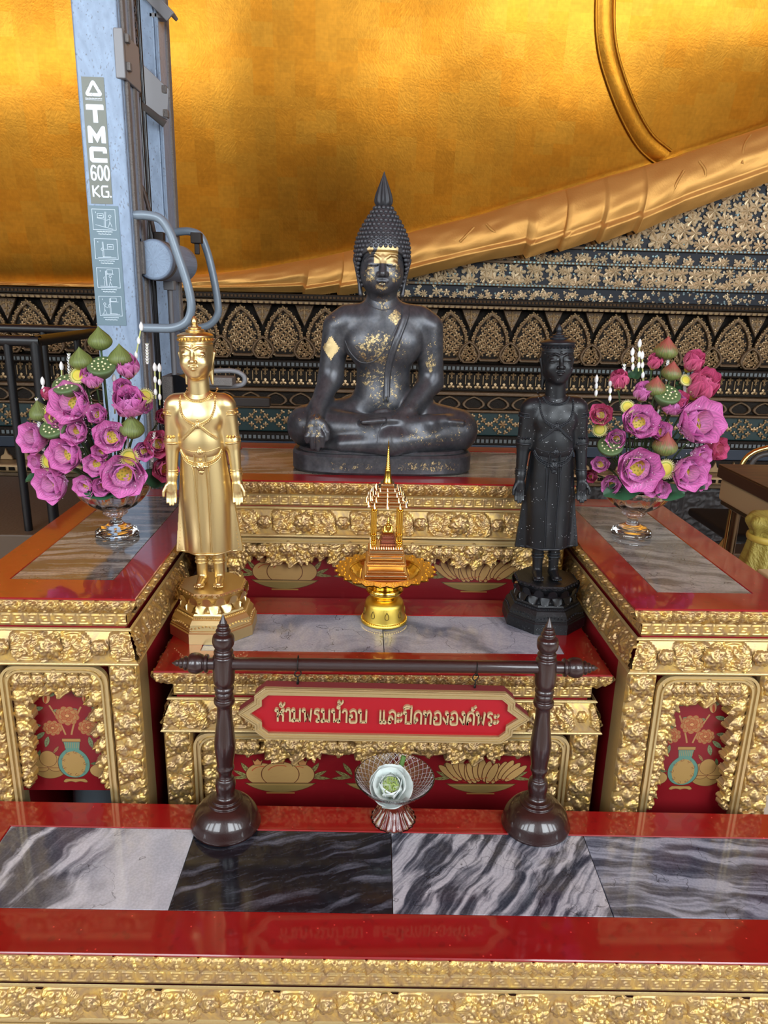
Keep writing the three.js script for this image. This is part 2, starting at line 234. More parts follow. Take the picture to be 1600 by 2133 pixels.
// ---------- the inlaid pedestal under it ----------
{
  const dark = phy(lin(0.012, 0.008, 0.005), 0.6, 0, { specularIntensity: 0.3, bumpMap: bump(6), bumpScale: 0.002 }), tan = std(lin(0.33, 0.215, 0.105), 0.38, 0.5, { bumpMap: bump(30), bumpScale: 0.0008 }), brown = std(lin(0.11, 0.066, 0.032), 0.42, 0.4, { bumpMap: bump(12), bumpScale: 0.0015 });
  const teal = std(lin(0.004, 0.022, 0.022), 0.4, 0), blue = std(lin(0.012, 0.02, 0.035), 0.4, 0), pearl = phy(lin(0.13, 0.135, 0.14), 0.25, 0.2, { iridescence: 0.6, iridescenceIOR: 1.6 }), stone = std(lin(0.035, 0.031, 0.030), 0.55, 0);
  const t = thing('statue_pedestal', 'dark pedestal wall inlaid with gilded flowers and mother-of-pearl below the huge golden robe', 'pedestal', [0, FLOOR, -4.3]);
  const rnd = rngOf(5), Y = (y) => y - FLOOR, X0 = -3.4, X1 = 3.4;
  const slab = (name, y0, y1, z, mat, r = 0.006, z0 = -0.5) => part(name, bx(X0, X1, Y(y0), Y(y1), z0, z, r), mat, t);
  slab('cornice', 1.565, 1.598, 0.215, dark); slab('cornice_fillet', 1.545, 1.565, 0.19, brown); slab('petal_backing', 1.245, 1.545, 0.08, dark);
  slab('bead_fillet', 1.205, 1.245, 0.15, dark); slab('pendant_backing', 1.09, 1.205, 0.08, dark); slab('tier', 1.07, 1.09, 0.13, brown); slab('tier_backing', 0.99, 1.07, 0.10, dark);
  slab('tier_fillet', 0.975, 0.99, 0.13, brown); slab('flower_band', 0.84, 0.975, 0.10, teal); slab('bead_fillet', 0.79, 0.84, 0.13, dark); slab('blue_band', 0.725, 0.79, 0.12, blue); slab('motif_band', 0.655, 0.725, 0.13, dark);
  slab('ledge', 0.60, 0.655, 0.24, tan, 0.02); slab('base_fillet', 0.575, 0.60, 0.21, brown); slab('base_ledge', FLOOR, 0.235, 0.36, brown, 0.01);
  // carved dark stone of the base
  const low = []; for (let x = X0 + 0.25; x < X1; x += 0.52) low.push([x, 0.405]);
  part('carved_base', sheet(700, 40, (u, v) => {
    const x = lerp(X0, X1, u), y = lerp(0.235, 0.575, v); let h = 0.016 * Math.abs(n2(x * 16, y * 16)) + 0.014 * Math.pow(1 - Math.abs(n2(x * 9 + 4, y * 9)), 3);
    for (const [cx, cy] of low) { const r = Math.max(Math.abs(x - cx) / 0.22, Math.abs(y - cy) / 0.15); if (r > 0.93 && r < 1.05) h = 0.022; }
    return [x, Y(y), 0.17 + h];
  }), stone, t);
  slab('base_core', 0.235, 0.575, 0.16, stone);
  const P = 0.228, C0 = -0.49;
  const arch = (w, h, k = 1) => { const r = [[0.5, 0], [0.78, 0.12], [0.98, 0.28], [1, 0.42], [0.9, 0.58], [0.66, 0.76], [0.34, 0.9], [0, 1]].map(([x, y]) => [x * w / 2 * k, y * h * k + (1 - k) * h * 0.4]); return [...r, ...r.slice(0, -1).reverse().map(([x, y]) => [-x, y])]; };
  const floret = (n, r, hgt, spin = 0) => { const pos = [], m = n * 4, p = (i) => { const a = i / m * 2 * Math.PI + spin, k = i & 3, q = k === 0 ? r : k === 2 ? r * 0.48 : r * 0.86; return [Math.cos(a) * q, Math.sin(a) * q, k === 2 ? 0 : k ? hgt * 0.3 : hgt * 0.5]; }; for (let i = 0; i < m; i++) pos.push(0, 0, hgt, ...p(i), ...p(i + 1)); const g = new THREE.BufferGeometry(); g.setAttribute('position', new THREE.Float32BufferAttribute(pos, 3)); g.computeVertexNormals(); return plain(g); };
  const petalPlate = prism(arch(0.20, 0.272, 0.9), 0.01, 0.003), petalRim = prism(arch(0.20, 0.272), 0.024, 0.004, [arch(0.20, 0.272, 0.86)]);
  const inner = (w, h, s) => { const g = []; for (let y = 0.15; y < 0.86; y += s / h) for (let k = -3; k <= 3; k++) { const a = arch(w, h, 0.8), yy = y + (k & 1 ? 0.5 * s / h : 0), lim = Math.max(0, Math.sin(Math.PI * clamp(0.25 + yy * 0.72))) * 0.36 * w; if (Math.abs(k * s * 0.62) < lim && yy < 0.84) g.push(at(floret(4 + (Math.abs(k) & 1), s * (0.46 + 0.1 * rnd()), 0.009, rnd()), k * s * 0.62, yy * h, 0.012)); } return merge(g); };
  const edging = (w, h, s, n) => { const c = new THREE.CatmullRomCurve3(arch(w, h, 0.97).map(([x, y]) => new V3(x, y, 0))).getSpacedPoints(n); return merge(c.slice(1, -1).map((q, i) => at(floret(3, s, 0.008, i * 0.9), q.x, q.y, 0.024))); };
  const petalEdge = edging(0.20, 0.272, 0.012, 34), petalInlay = inner(0.20, 0.272, 0.034), smallRim = prism(arch(0.125, 0.125), 0.03, 0.004, [arch(0.125, 0.125, 0.78)]), smallInlay = inner(0.125, 0.125, 0.03), tip = prism([[-0.052, 0], [-0.034, -0.045], [-0.014, -0.085], [0, -0.115], [0.014, -0.085], [0.034, -0.045], [0.052, 0]], 0.014, 0.003), tipInlay = merge([at(floret(4, 0.019, 0.009), 0, -0.026, 0.018), at(floret(4, 0.016, 0.009), 0, -0.056, 0.018), at(floret(3, 0.013, 0.009), 0, -0.082, 0.018), at(floret(3, 0.013, 0.009), -0.024, -0.03, 0.018), at(floret(3, 0.013, 0.009), 0.024, -0.03, 0.018)]);
  for (let k = -10; k <= 14; k++) {
    const x = C0 + k * P; if (x < X0 + 0.1 || x > X1 - 0.1) continue;
    const g = part('lotus_panel', petalRim, brown, t); g.position.set(x, Y(1.262), 0.085); g.rotation.x = 0.10;
    part('panel_ground', petalPlate, dark, g); part('panel_inlay', petalInlay, tan, g); part('panel_edging', petalEdge, tan, g);
    const s = part('small_panel', smallRim, brown, t); s.position.set(x + P / 2, Y(1.25), 0.095); part('panel_inlay', smallInlay, tan, s);
    const u = part('leaf_tip', tip, brown, t); u.position.set(x + P / 2, Y(1.54), 0.10); u.rotation.x = -0.1; part('leaf_inlay', tipInlay, tan, u);
  }
  // rows of beads and hanging motifs
  const beads = (y, z, step, r, mat, name) => { const g = []; for (let x = X0 + 0.01; x < X1; x += step) g.push(at(new THREE.BoxGeometry(step * 0.62, r * 2, r), x, Y(y), z)); stuff(part(name, merge(g), mat, t)); };
  beads(1.225, 0.152, 0.024, 0.009, pearl, 'pearl_row'); beads(0.815, 0.132, 0.026, 0.010, pearl, 'pearl_row'); beads(1.582, 0.217, 0.02, 0.006, brown, 'dentil_row'); beads(1.552, 0.192, 0.03, 0.006, tan, 'dentil_row'); beads(0.628, 0.242, 0.05, 0.009, dark, 'dentil_row');
  const drop = merge([at(floret(4, 0.017, 0.008), 0, -0.018, 0), at(floret(4, 0.010, 0.007), 0, -0.04, 0), at(new THREE.BoxGeometry(0.005, 0.05, 0.006), -0.02, -0.05, 0), at(floret(3, 0.020, 0.008, 1.57), 0, -0.085, 0)]);
  for (let x = -2.5; x < 2.7; x += 0.05) { const d = part('pendant', drop, tan, t); d.position.set(x, Y(1.205), 0.084); }
  const lowArch = prism(arch(0.13, 0.075), 0.012, 0.003, [arch(0.13, 0.075, 0.75)]);
  for (let x = -2.5; x < 2.7; x += 0.14) { const d = part('low_panel', lowArch, brown, t); d.position.set(x, Y(0.992), 0.10); }
  const spray = (() => { const g = [at(floret(6, 0.026, 0.01), 0, 0, 0)]; for (const s of [-1, 1]) { g.push(at(floret(4, 0.018, 0.008, 0.6), s * 0.042, 0.022, 0), at(floret(4, 0.016, 0.008), s * 0.04, -0.026, 0), at(floret(3, 0.016, 0.007, s), s * 0.068, 0.0, 0), at(floret(3, 0.014, 0.007, 2), s * 0.02, 0.046, 0), at(floret(3, 0.014, 0.007, 2), s * 0.018, -0.046, 0)); } return merge(g); })();
  for (let x = -2.5; x < 2.7; x += 0.155) { const d = part('flower_spray', spray, tan, t); d.position.set(x, Y(0.908), 0.105); }
  const flame = prism([[-0.035, 0], [-0.03, 0.02], [-0.012, 0.032], [0, 0.065], [0.012, 0.032], [0.03, 0.02], [0.035, 0]], 0.012, 0.003);
  for (let x = -2.5; x < 2.7; x += 0.11) { const d = part('flame_motif', flame, tan, t); d.position.set(x, Y(0.657), 0.13); }
  // the upright panel above the cornice, thick with inlaid flowers
  const up = part('upper_panel', bx(-3.4, X1, Y(1.598), Y(2.9), -0.22, -0.07, 0.004), phy(lin(0.012, 0.014, 0.020), 0.5, 0, { specularIntensity: 0.4 }), t);
  for (const y of [1.675, 1.80, 1.885]) part('panel_fillet', bx(y > 1.85 ? 0.95 : y > 1.7 ? 0.45 : 0.05, X1, Y(y) - 0.008, Y(y) + 0.008, -0.09, -0.05, 0.003), brown, t);
  const pale = std(lin(0.60, 0.45, 0.27), 0.36, 0.4, { bumpMap: bump(30), bumpScale: 0.0008 });  // tan inlay lightened here: window light on this panel put into the colour
  const big = [0, 1, 2].map((i) => merge([floret([6, 5, 8][i], 0.032, 0.013, i), ball(0, 0, 0.011, 0.005, 0)])), chips = [], dots = [];
  let count = 0;
  const field = (y0, y1, step, s) => { for (let y = y0; y < y1; y += step) for (let x = -0.3; x < 2.55; x += step) { const px = x + (rnd() - 0.5) * step * 0.7, py = y + (rnd() - 0.5) * step * 0.5; if (py > hemLow(px) + 0.08) continue;
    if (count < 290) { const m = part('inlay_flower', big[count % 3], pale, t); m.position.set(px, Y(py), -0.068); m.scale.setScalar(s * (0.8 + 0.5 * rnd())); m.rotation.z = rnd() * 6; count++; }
    for (let k = 0; k < 3; k++) chips.push(at(floret(3, 0.011 * (0.7 + 0.6 * rnd()), 0.006, rnd() * 6), px + (rnd() - 0.5) * step * 1.3, py - FLOOR + (rnd() - 0.5) * step * 1.3, -0.069));
    for (let k = 0; k < 3; k++) dots.push(at(new THREE.CircleGeometry(0.006, 5), px + (rnd() - 0.5) * step * 1.4, py - FLOOR + (rnd() - 0.5) * step * 1.4, -0.0685)); } };
  field(1.705, 1.79, 0.054, 1.05); field(1.925, 2.4, 0.062, 1.2); field(1.825, 1.87, 0.05, 0.75); field(1.62, 1.66, 0.05, 0.6);
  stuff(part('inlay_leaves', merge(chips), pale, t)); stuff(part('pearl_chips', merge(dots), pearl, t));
  { const g = []; for (const y of [1.675, 1.80, 1.885]) for (let x = -0.4; x < 2.6; x += 0.022) if (y < hemLow(x) - 0.03 && x > 0) g.push(at(new THREE.BoxGeometry(0.012, 0.009, 0.006), x, Y(y), -0.049)); stuff(part('pearl_row', merge(g), pearl, t)); }
}
// ---------- carved relief: motifs pressed into height maps ----------
// leaf: [0, x, y, angle, length, width, height]; flower: [1, x, y, radius, petals, height]; ball: [2, x, y, radius]; stem: [3, x0, y0, x1, y1, bend, radius]
function carve(w, h, res, motifs, wrap = false) {
  const nx = Math.round(w / res) + 1, ny = Math.round(h / res) + 1, H = new Float32Array(nx * ny);
  const splat = (m, ox) => {
    let x0, x1, y0, y1, f;
    if (m[0] === 0) { const [, x, y, a, l, wd, ht] = m, c = Math.cos(a), s = Math.sin(a); x0 = x - l; x1 = x + l; y0 = y - l; y1 = y + l;
      f = (px, py) => { const u = ((px - x) * c + (py - y) * s) / l, v = -(px - x) * s + (py - y) * c - 0.16 * l * Math.sin(u * 3); if (u < 0 || u > 1) return 0; const e = wd * Math.pow(Math.sin(Math.PI * Math.pow(u, 0.8)), 0.65) * (1 + 0.16 * Math.cos(u * 26)), q = Math.abs(v) / e; if (q > 1) return q < 1.22 ? -1 : 0; return ht * (0.40 + 0.60 * Math.sqrt(1 - q * q)) * (1 - 0.35 * Math.exp(-q * q / 0.012)) * (0.90 + 0.12 * Math.cos(q * 8 + u * 16)) * (0.7 + 0.45 * u); }; }
    else if (m[0] === 1) { const [, x, y, r, n, ht] = m; x0 = x - r; x1 = x + r; y0 = y - r; y1 = y + r;
      f = (px, py) => { const d = Math.hypot(px - x, py - y) / r, a = Math.atan2(py - y, px - x), ring = (k, R, o) => { const e = R * (0.78 + 0.22 * Math.sqrt(Math.abs(Math.cos(n * a / 2 + o)))); return d < e ? k * (0.55 + 0.45 * Math.sin(Math.PI * Math.min(1, d / e * 0.95))) * (0.72 + 0.28 * Math.sqrt(Math.abs(Math.cos(n * a / 2 + o)))) : 0; };
        const w = Math.max(ring(0.62, 1, 0), ring(0.85, 0.66, 1.57), d < 0.3 ? 0.75 + 0.35 * Math.sqrt(1 - d * d / 0.09) : 0); return w > 0 ? ht * w : d < 1.05 ? -1 : 0; }; }
    else if (m[0] === 2) { const [, x, y, r] = m; x0 = x - r; x1 = x + r; y0 = y - r; y1 = y + r; f = (px, py) => { const d = Math.hypot(px - x, py - y) / r; return d < 1 ? r * (0.45 + 0.8 * Math.sqrt(1 - d * d)) : d < 1.25 ? -1 : 0; }; x0 -= r * 0.25; x1 += r * 0.25; y0 -= r * 0.25; y1 += r * 0.25; }
    else { const [, ax, ay, bx_, by, bend, r] = m, N = 10, P = []; const mx = (ax + bx_) / 2 - (by - ay) * bend, my = (ay + by) / 2 + (bx_ - ax) * bend; for (let i = 0; i <= N; i++) { const t = i / N; P.push([(1 - t) * (1 - t) * ax + 2 * t * (1 - t) * mx + t * t * bx_, (1 - t) * (1 - t) * ay + 2 * t * (1 - t) * my + t * t * by]); }
      x0 = Math.min(...P.map((p) => p[0])) - r; x1 = Math.max(...P.map((p) => p[0])) + r; y0 = Math.min(...P.map((p) => p[1])) - r; y1 = Math.max(...P.map((p) => p[1])) + r;
      f = (px, py) => { let d = 9; for (let i = 0; i < N; i++) { const [a, b] = P[i], [c, e] = P[i + 1], dx = c - a, dy = e - b, t = clamp(((px - a) * dx + (py - b) * dy) / (dx * dx + dy * dy)); d = Math.min(d, Math.hypot(px - a - dx * t, py - b - dy * t)); } d /= r; return d < 1 ? r * (0.3 + 0.9 * Math.sqrt(1 - d * d)) : 0; }; }
    const i0 = Math.max(0, Math.ceil((x0 + ox) / res)), i1 = Math.min(nx - 1, Math.floor((x1 + ox) / res)), j0 = Math.max(0, Math.ceil(y0 / res)), j1 = Math.min(ny - 1, Math.floor(y1 / res));
    for (let j = j0; j <= j1; j++) for (let i = i0; i <= i1; i++) { const v = f(i * res - ox, j * res), o = j * nx + i; if (v > 0) H[o] = v + 0.25 * Math.min(H[o], 0.008); else if (v < 0) H[o] *= 0.5; }
  };
  const rank = [1, 2, 3, 0];
  for (const m of motifs.slice().sort((a, b) => rank[a[0]] - rank[b[0]])) { splat(m, 0); if (wrap) { splat(m, w); splat(m, -w); } }
  const sample = (x, y) => { if (wrap) x = ((x % w) + w) % w; const a = clamp(x / res, 0, nx - 1.001), b = clamp(y / res, 0, ny - 1.001), i = Math.floor(a), j = Math.floor(b), s = a - i, t = b - j, o = j * nx + i; return lerp(lerp(H[o], H[o + 1], s), lerp(H[o + nx], H[o + nx + 1], s), t); };
  return { w, h, nx, ny, res, H, sample };
}
function openwork(map, depth) {                       // pierced carving: what no motif covers is cut away
  const { nx, ny, res, H } = map, pos = [], uv = [], idx = [], id = new Int32Array(nx * ny).fill(-1);
  const need = (i, j) => { const o = j * nx + i; if (id[o] < 0) { id[o] = pos.length / 3; pos.push(i * res, j * res, H[o] > 0 ? H[o] : -depth); uv.push(i * res, j * res); } return id[o]; };
  for (let j = 0; j + 1 < ny; j++) for (let i = 0; i + 1 < nx; i++) { const o = j * nx + i, k = (H[o] > 0) + (H[o + 1] > 0) + (H[o + nx] > 0) + (H[o + nx + 1] > 0); if (!k) continue; const a = need(i, j), b = need(i + 1, j), c = need(i, j + 1), d = need(i + 1, j + 1); idx.push(a, b, d, a, d, c); }
  const g = new THREE.BufferGeometry(); g.setAttribute('position', new THREE.Float32BufferAttribute(pos, 3)); g.setAttribute('uv', new THREE.Float32BufferAttribute(uv, 2)); g.setIndex(idx); g.computeVertexNormals(); return g;
}
// repeating bands
const rimTile = (() => { const m = [], w = 0.066; for (const s of [-1, 1]) { m.push([0, w / 2, 0.036, -Math.PI / 2 + s * 0.55, 0.036, 0.008, 0.006], [0, w / 2, 0.03, -Math.PI / 2 + s * 1.05, 0.03, 0.007, 0.005], [0, w / 2 + s * 0.016, 0.034, -Math.PI / 2 + s * 0.2, 0.02, 0.006, 0.0045]); } m.push([0, w / 2, 0.038, -Math.PI / 2, 0.038, 0.006, 0.007], [1, 0, 0.020, 0.015, 6, 0.007], [2, 0, 0.020, 0.005], [2, -0.016, 0.030, 0.0045], [2, 0.016, 0.030, 0.0045], [2, 0, 0.007, 0.005]); return carve(w, 0.038, 0.0012, m, true); })();
const fretTile = (() => { const w = 0.05, k = 0.0016, m = [], L = (a, b, c, d) => m.push([3, a, b, c, d, 0, k]); const key = (x, f) => { const X = (q) => x + (f ? 0.025 - q : q); L(X(0.001), 0.004, X(0.022), 0.004); L(X(0.022), 0.004, X(0.022), 0.022); L(X(0.022), 0.022, X(0.006), 0.022); L(X(0.006), 0.022, X(0.006), 0.010); L(X(0.006), 0.010, X(0.016), 0.010); L(X(0.016), 0.010, X(0.016), 0.016); L(X(0.016), 0.016, X(0.011), 0.016); L(X(0.001), 0.004, X(0.001), 0.022); }; key(0, false); key(0.025, true); return carve(w, 0.026, 0.0011, m, true); })();
const friezeTile = (() => { const w = 0.19, h = 0.058, m = [], r = rngOf(31); for (const s of [-1, 1]) { const X = (q) => w / 2 + s * q; const A = (a) => s > 0 ? a : Math.PI - a;
  m.push([0, X(0.018), 0.03, A(0.3), 0.04, 0.011, 0.008], [0, X(0.018), 0.028, A(-0.35), 0.042, 0.010, 0.008], [0, X(0.02), 0.035, A(0.95), 0.026, 0.008, 0.007], [0, X(0.02), 0.022, A(-1.0), 0.026, 0.008, 0.007], [3, X(0.02), 0.012, X(0.08), 0.014, s * -0.35, 0.0028], [3, X(0.03), 0.05, X(0.08), 0.046, s * 0.3, 0.0026],
    [0, X(0.055), 0.030, A(0.1), 0.04, 0.012, 0.007], [0, X(0.06), 0.036, A(0.85), 0.024, 0.007, 0.006], [0, X(0.06), 0.022, A(-0.85), 0.024, 0.007, 0.006], [0, X(0.092), 0.04, A(2.4), 0.026, 0.007, 0.006], [0, X(0.092), 0.016, A(-2.4), 0.026, 0.007, 0.006]);
  for (let i = 0; i < 5; i++) m.push([2, X(0.034 + i * 0.011), 0.012 + 0.004 * Math.sin(i * 1.3), 0.0052], [2, X(0.04 + i * 0.011), 0.047 - 0.004 * Math.sin(i), 0.0042]); }
  m.push([1, 0, 0.03, 0.021, 8, 0.009], [1, w / 2, 0.03, 0.012, 6, 0.008]); return carve(w, h, 0.0013, m, true); })();
const legTile = (() => { const w = 0.062, h = 0.105, m = [], c = w / 2; for (const oy of [-h, 0, h]) { m.push([1, c, oy + 0.03, 0.0235, 8, 0.009], [1, c + 0.004, oy + 0.078, 0.014, 6, 0.008]); for (const s of [-1, 1]) { const A = (a) => s > 0 ? a : Math.PI - a; m.push([0, c + s * 0.004, oy + 0.052, A(0.55), 0.034, 0.010, 0.007], [0, c + s * 0.004, oy + 0.104, A(-0.5), 0.032, 0.010, 0.007], [0, c + s * 0.028, oy + 0.03, A(1.75), 0.026, 0.008, 0.006], [0, c + s * 0.028, oy + 0.028, A(-1.75), 0.022, 0.007, 0.006], [2, c + s * 0.022, oy + 0.062, 0.005], [2, c + s * 0.026, oy + 0.088, 0.0045]); } } return carve(w, h, 0.0014, m); })();
const rosette = (n, r, hgt) => { const seg = n * 4, rings = [[0, 1], [0.16, 0.96], [0.26, 0.66], [0.42, 0.86], [0.62, 0.62], [0.7, 0.44], [0.9, 0.5], [1, 0]]; return sheet(seg, rings.length - 1, (u, v) => { const [q, z] = rings[Math.round((1 - v) * (rings.length - 1))], a = u * 2 * Math.PI, k = q > 0.5 ? Math.abs(Math.cos(n * a / 2)) : Math.abs(Math.sin(n * a / 2)), R = r * q * (q > 0.3 ? 0.8 + 0.2 * Math.sqrt(k) : 1); return [Math.cos(a) * R, Math.sin(a) * R, hgt * z * (q > 0.3 ? 0.7 + 0.3 * Math.sqrt(k) : 1)]; }); };
const roseGeo = rosette(8, 0.024, 0.015), roseSmall = rosette(6, 0.018, 0.012);
// ---------- paintings on the lacquered boards ----------
function inked(c, fill, w = 3) { c.fillStyle = fill; c.fill(); c.lineWidth = w; c.strokeStyle = '#5a2a18'; c.stroke(); }
function pLeaf(c, x, y, a, l, wd, fill = '#8f8a55') { c.save(); c.translate(x, y); c.rotate(a); c.beginPath(); c.moveTo(0, 0); c.quadraticCurveTo(l * 0.5, -wd, l, 0); c.quadraticCurveTo(l * 0.5, wd, 0, 0); inked(c, fill, 2); c.beginPath(); c.moveTo(0, 0); c.lineTo(l * 0.9, 0); c.strokeStyle = '#4c3a1c'; c.lineWidth = 1.5; c.stroke(); for (let i = 1; i < 4; i++) { c.beginPath(); c.moveTo(l * i * 0.22, 0); c.lineTo(l * (i * 0.22 + 0.14), -wd * 0.34); c.moveTo(l * i * 0.22, 0); c.lineTo(l * (i * 0.22 + 0.14), wd * 0.34); c.stroke(); } c.restore(); }
function pPeony(c, x, y, r) { for (const [n, q, col] of [[9, 1, '#a8784a'], [7, 0.7, '#b58552'], [5, 0.42, '#ad6a40']]) for (let i = 0; i < n; i++) { const a = i / n * 6.283 + q * 3; c.beginPath(); c.ellipse(x + Math.cos(a) * r * q * 0.62, y + Math.sin(a) * r * q * 0.48, r * 0.36 * (0.5 + q * 0.5), r * 0.3 * (0.5 + q * 0.5), a, 0, 6.3); c.fillStyle = col; c.fill(); c.lineWidth = 2.5; c.strokeStyle = '#a8321c'; c.stroke(); } c.beginPath(); c.ellipse(x, y, r * 0.18, r * 0.14, 0, 0, 6.3); inked(c, '#d8a066', 2); }
const redPaint = '#86101a';
function paintVase(c, w, h, flip) {
  c.fillStyle = redPaint; c.fillRect(0, 0, w, h); if (flip) { c.translate(w, 0); c.scale(-1, 1); }
  const X = (x) => x / 700 * w, Yp = (y) => y / 760 * h; c.scale(w / 700, h / 760);
  for (const [x, y, a, l] of [[330, 330, -2.1, 180], [370, 330, -1.05, 170]]) { c.beginPath(); c.moveTo(x, y + 60); c.quadraticCurveTo(x + Math.cos(a) * l * 0.3, y - 40, x + Math.cos(a) * l, y + Math.sin(a) * l); c.lineWidth = 12; c.strokeStyle = '#b08a55'; c.stroke(); }
  for (const [x, y, a, l] of [[235, 110, -0.5, 70], [235, 110, -2.7, 75], [470, 110, -0.4, 80], [470, 110, -2.7, 70], [200, 190, 2.9, 90], [260, 210, 0.2, 90], [430, 200, 2.8, 80], [520, 190, 0.1, 90], [170, 320, 3.0, 90], [190, 370, 2.5, 100], [210, 400, 1.9, 90], [500, 320, 0.3, 110], [540, 350, 0.8, 110], [490, 400, 1.4, 90], [250, 300, 2.6, 90], [470, 280, -0.4, 90], [600, 440, 0.6, 70]]) pLeaf(c, x, y, a, l, 34, '#7f9068');
  for (const [x, y] of [[225, 120], [495, 115]]) { c.beginPath(); c.ellipse(x, y, 26, 44, 0.2, 0, 6.3); inked(c, '#d0a068', 3); c.beginPath(); c.ellipse(x - 6, y + 10, 10, 30, 0.2, 0, 6.3); c.fillStyle = '#b5442a'; c.fill(); }
  pPeony(c, 355, 250, 85); pPeony(c, 245, 340, 68); pPeony(c, 490, 335, 72);
  c.beginPath(); c.ellipse(585, 500, 26, 34, 0.4, 0, 6.3); inked(c, '#c8764a', 3);
  // fruit on the left in a bowl, vase, a melon on the right
  c.beginPath(); c.moveTo(70, 640); c.quadraticCurveTo(100, 720, 190, 722); c.quadraticCurveTo(290, 715, 320, 640); c.closePath(); inked(c, '#a07f48', 3);
  for (const [x, y, r] of [[140, 610, 60], [235, 605, 62], [190, 570, 60]]) { c.beginPath(); c.arc(x, y, r, 0, 6.3); inked(c, '#b08a50', 3); }
  c.beginPath(); c.moveTo(70, 640); c.lineTo(320, 640); c.lineWidth = 3; c.strokeStyle = '#6a2a18'; c.stroke(); pLeaf(c, 120, 560, -1.2, 60, 22, '#5d7a4e'); pLeaf(c, 230, 530, -0.9, 70, 20, '#a98050');
  c.beginPath(); c.moveTo(305, 430); c.lineTo(425, 430); c.lineTo(415, 500); c.quadraticCurveTo(500, 560, 470, 650); c.quadraticCurveTo(440, 715, 365, 715); c.quadraticCurveTo(290, 715, 262, 650); c.quadraticCurveTo(235, 560, 318, 500); c.closePath(); inked(c, '#5f8f80', 4);
  c.beginPath(); c.ellipse(365, 610, 82, 96, 0, 0, 6.3); c.fillStyle = '#b39055'; c.fill();
  c.beginPath(); c.rect(300, 418, 130, 24); inked(c, '#b08a50', 3); for (let i = 0; i < 8; i++) { c.beginPath(); c.moveTo(318 + i * 13, 445); c.lineTo(316 + i * 13.4, 490); c.strokeStyle = '#b39055'; c.lineWidth = 3; c.stroke(); }
  for (let i = 0; i < 9; i++) { const a = i * 0.7, x = 365 + Math.cos(a) * 78, y = 605 + Math.sin(a) * 88; c.beginPath(); c.arc(x, y, 9, 0, 5); c.strokeStyle = '#7a4326'; c.lineWidth = 2.5; c.stroke(); c.beginPath(); c.arc(x + 12, y + 8, 6, 1, 6); c.stroke(); }
  c.beginPath(); c.moveTo(300, 722); c.lineTo(430, 722); c.quadraticCurveTo(470, 750, 430, 752); c.quadraticCurveTo(400, 735, 365, 752); c.quadraticCurveTo(330, 735, 300, 752); c.quadraticCurveTo(260, 750, 300, 722); inked(c, '#b08a50', 3);
  c.beginPath(); c.ellipse(565, 660, 92, 56, 0, 0, 6.3); inked(c, '#b8935a', 3); pLeaf(c, 560, 610, -0.5, 90, 18, '#b08a55'); pLeaf(c, 580, 590, 0.0, 80, 24, '#5d7a4e'); pLeaf(c, 540, 600, 3.0, 60, 20, '#5d7a4e');
}
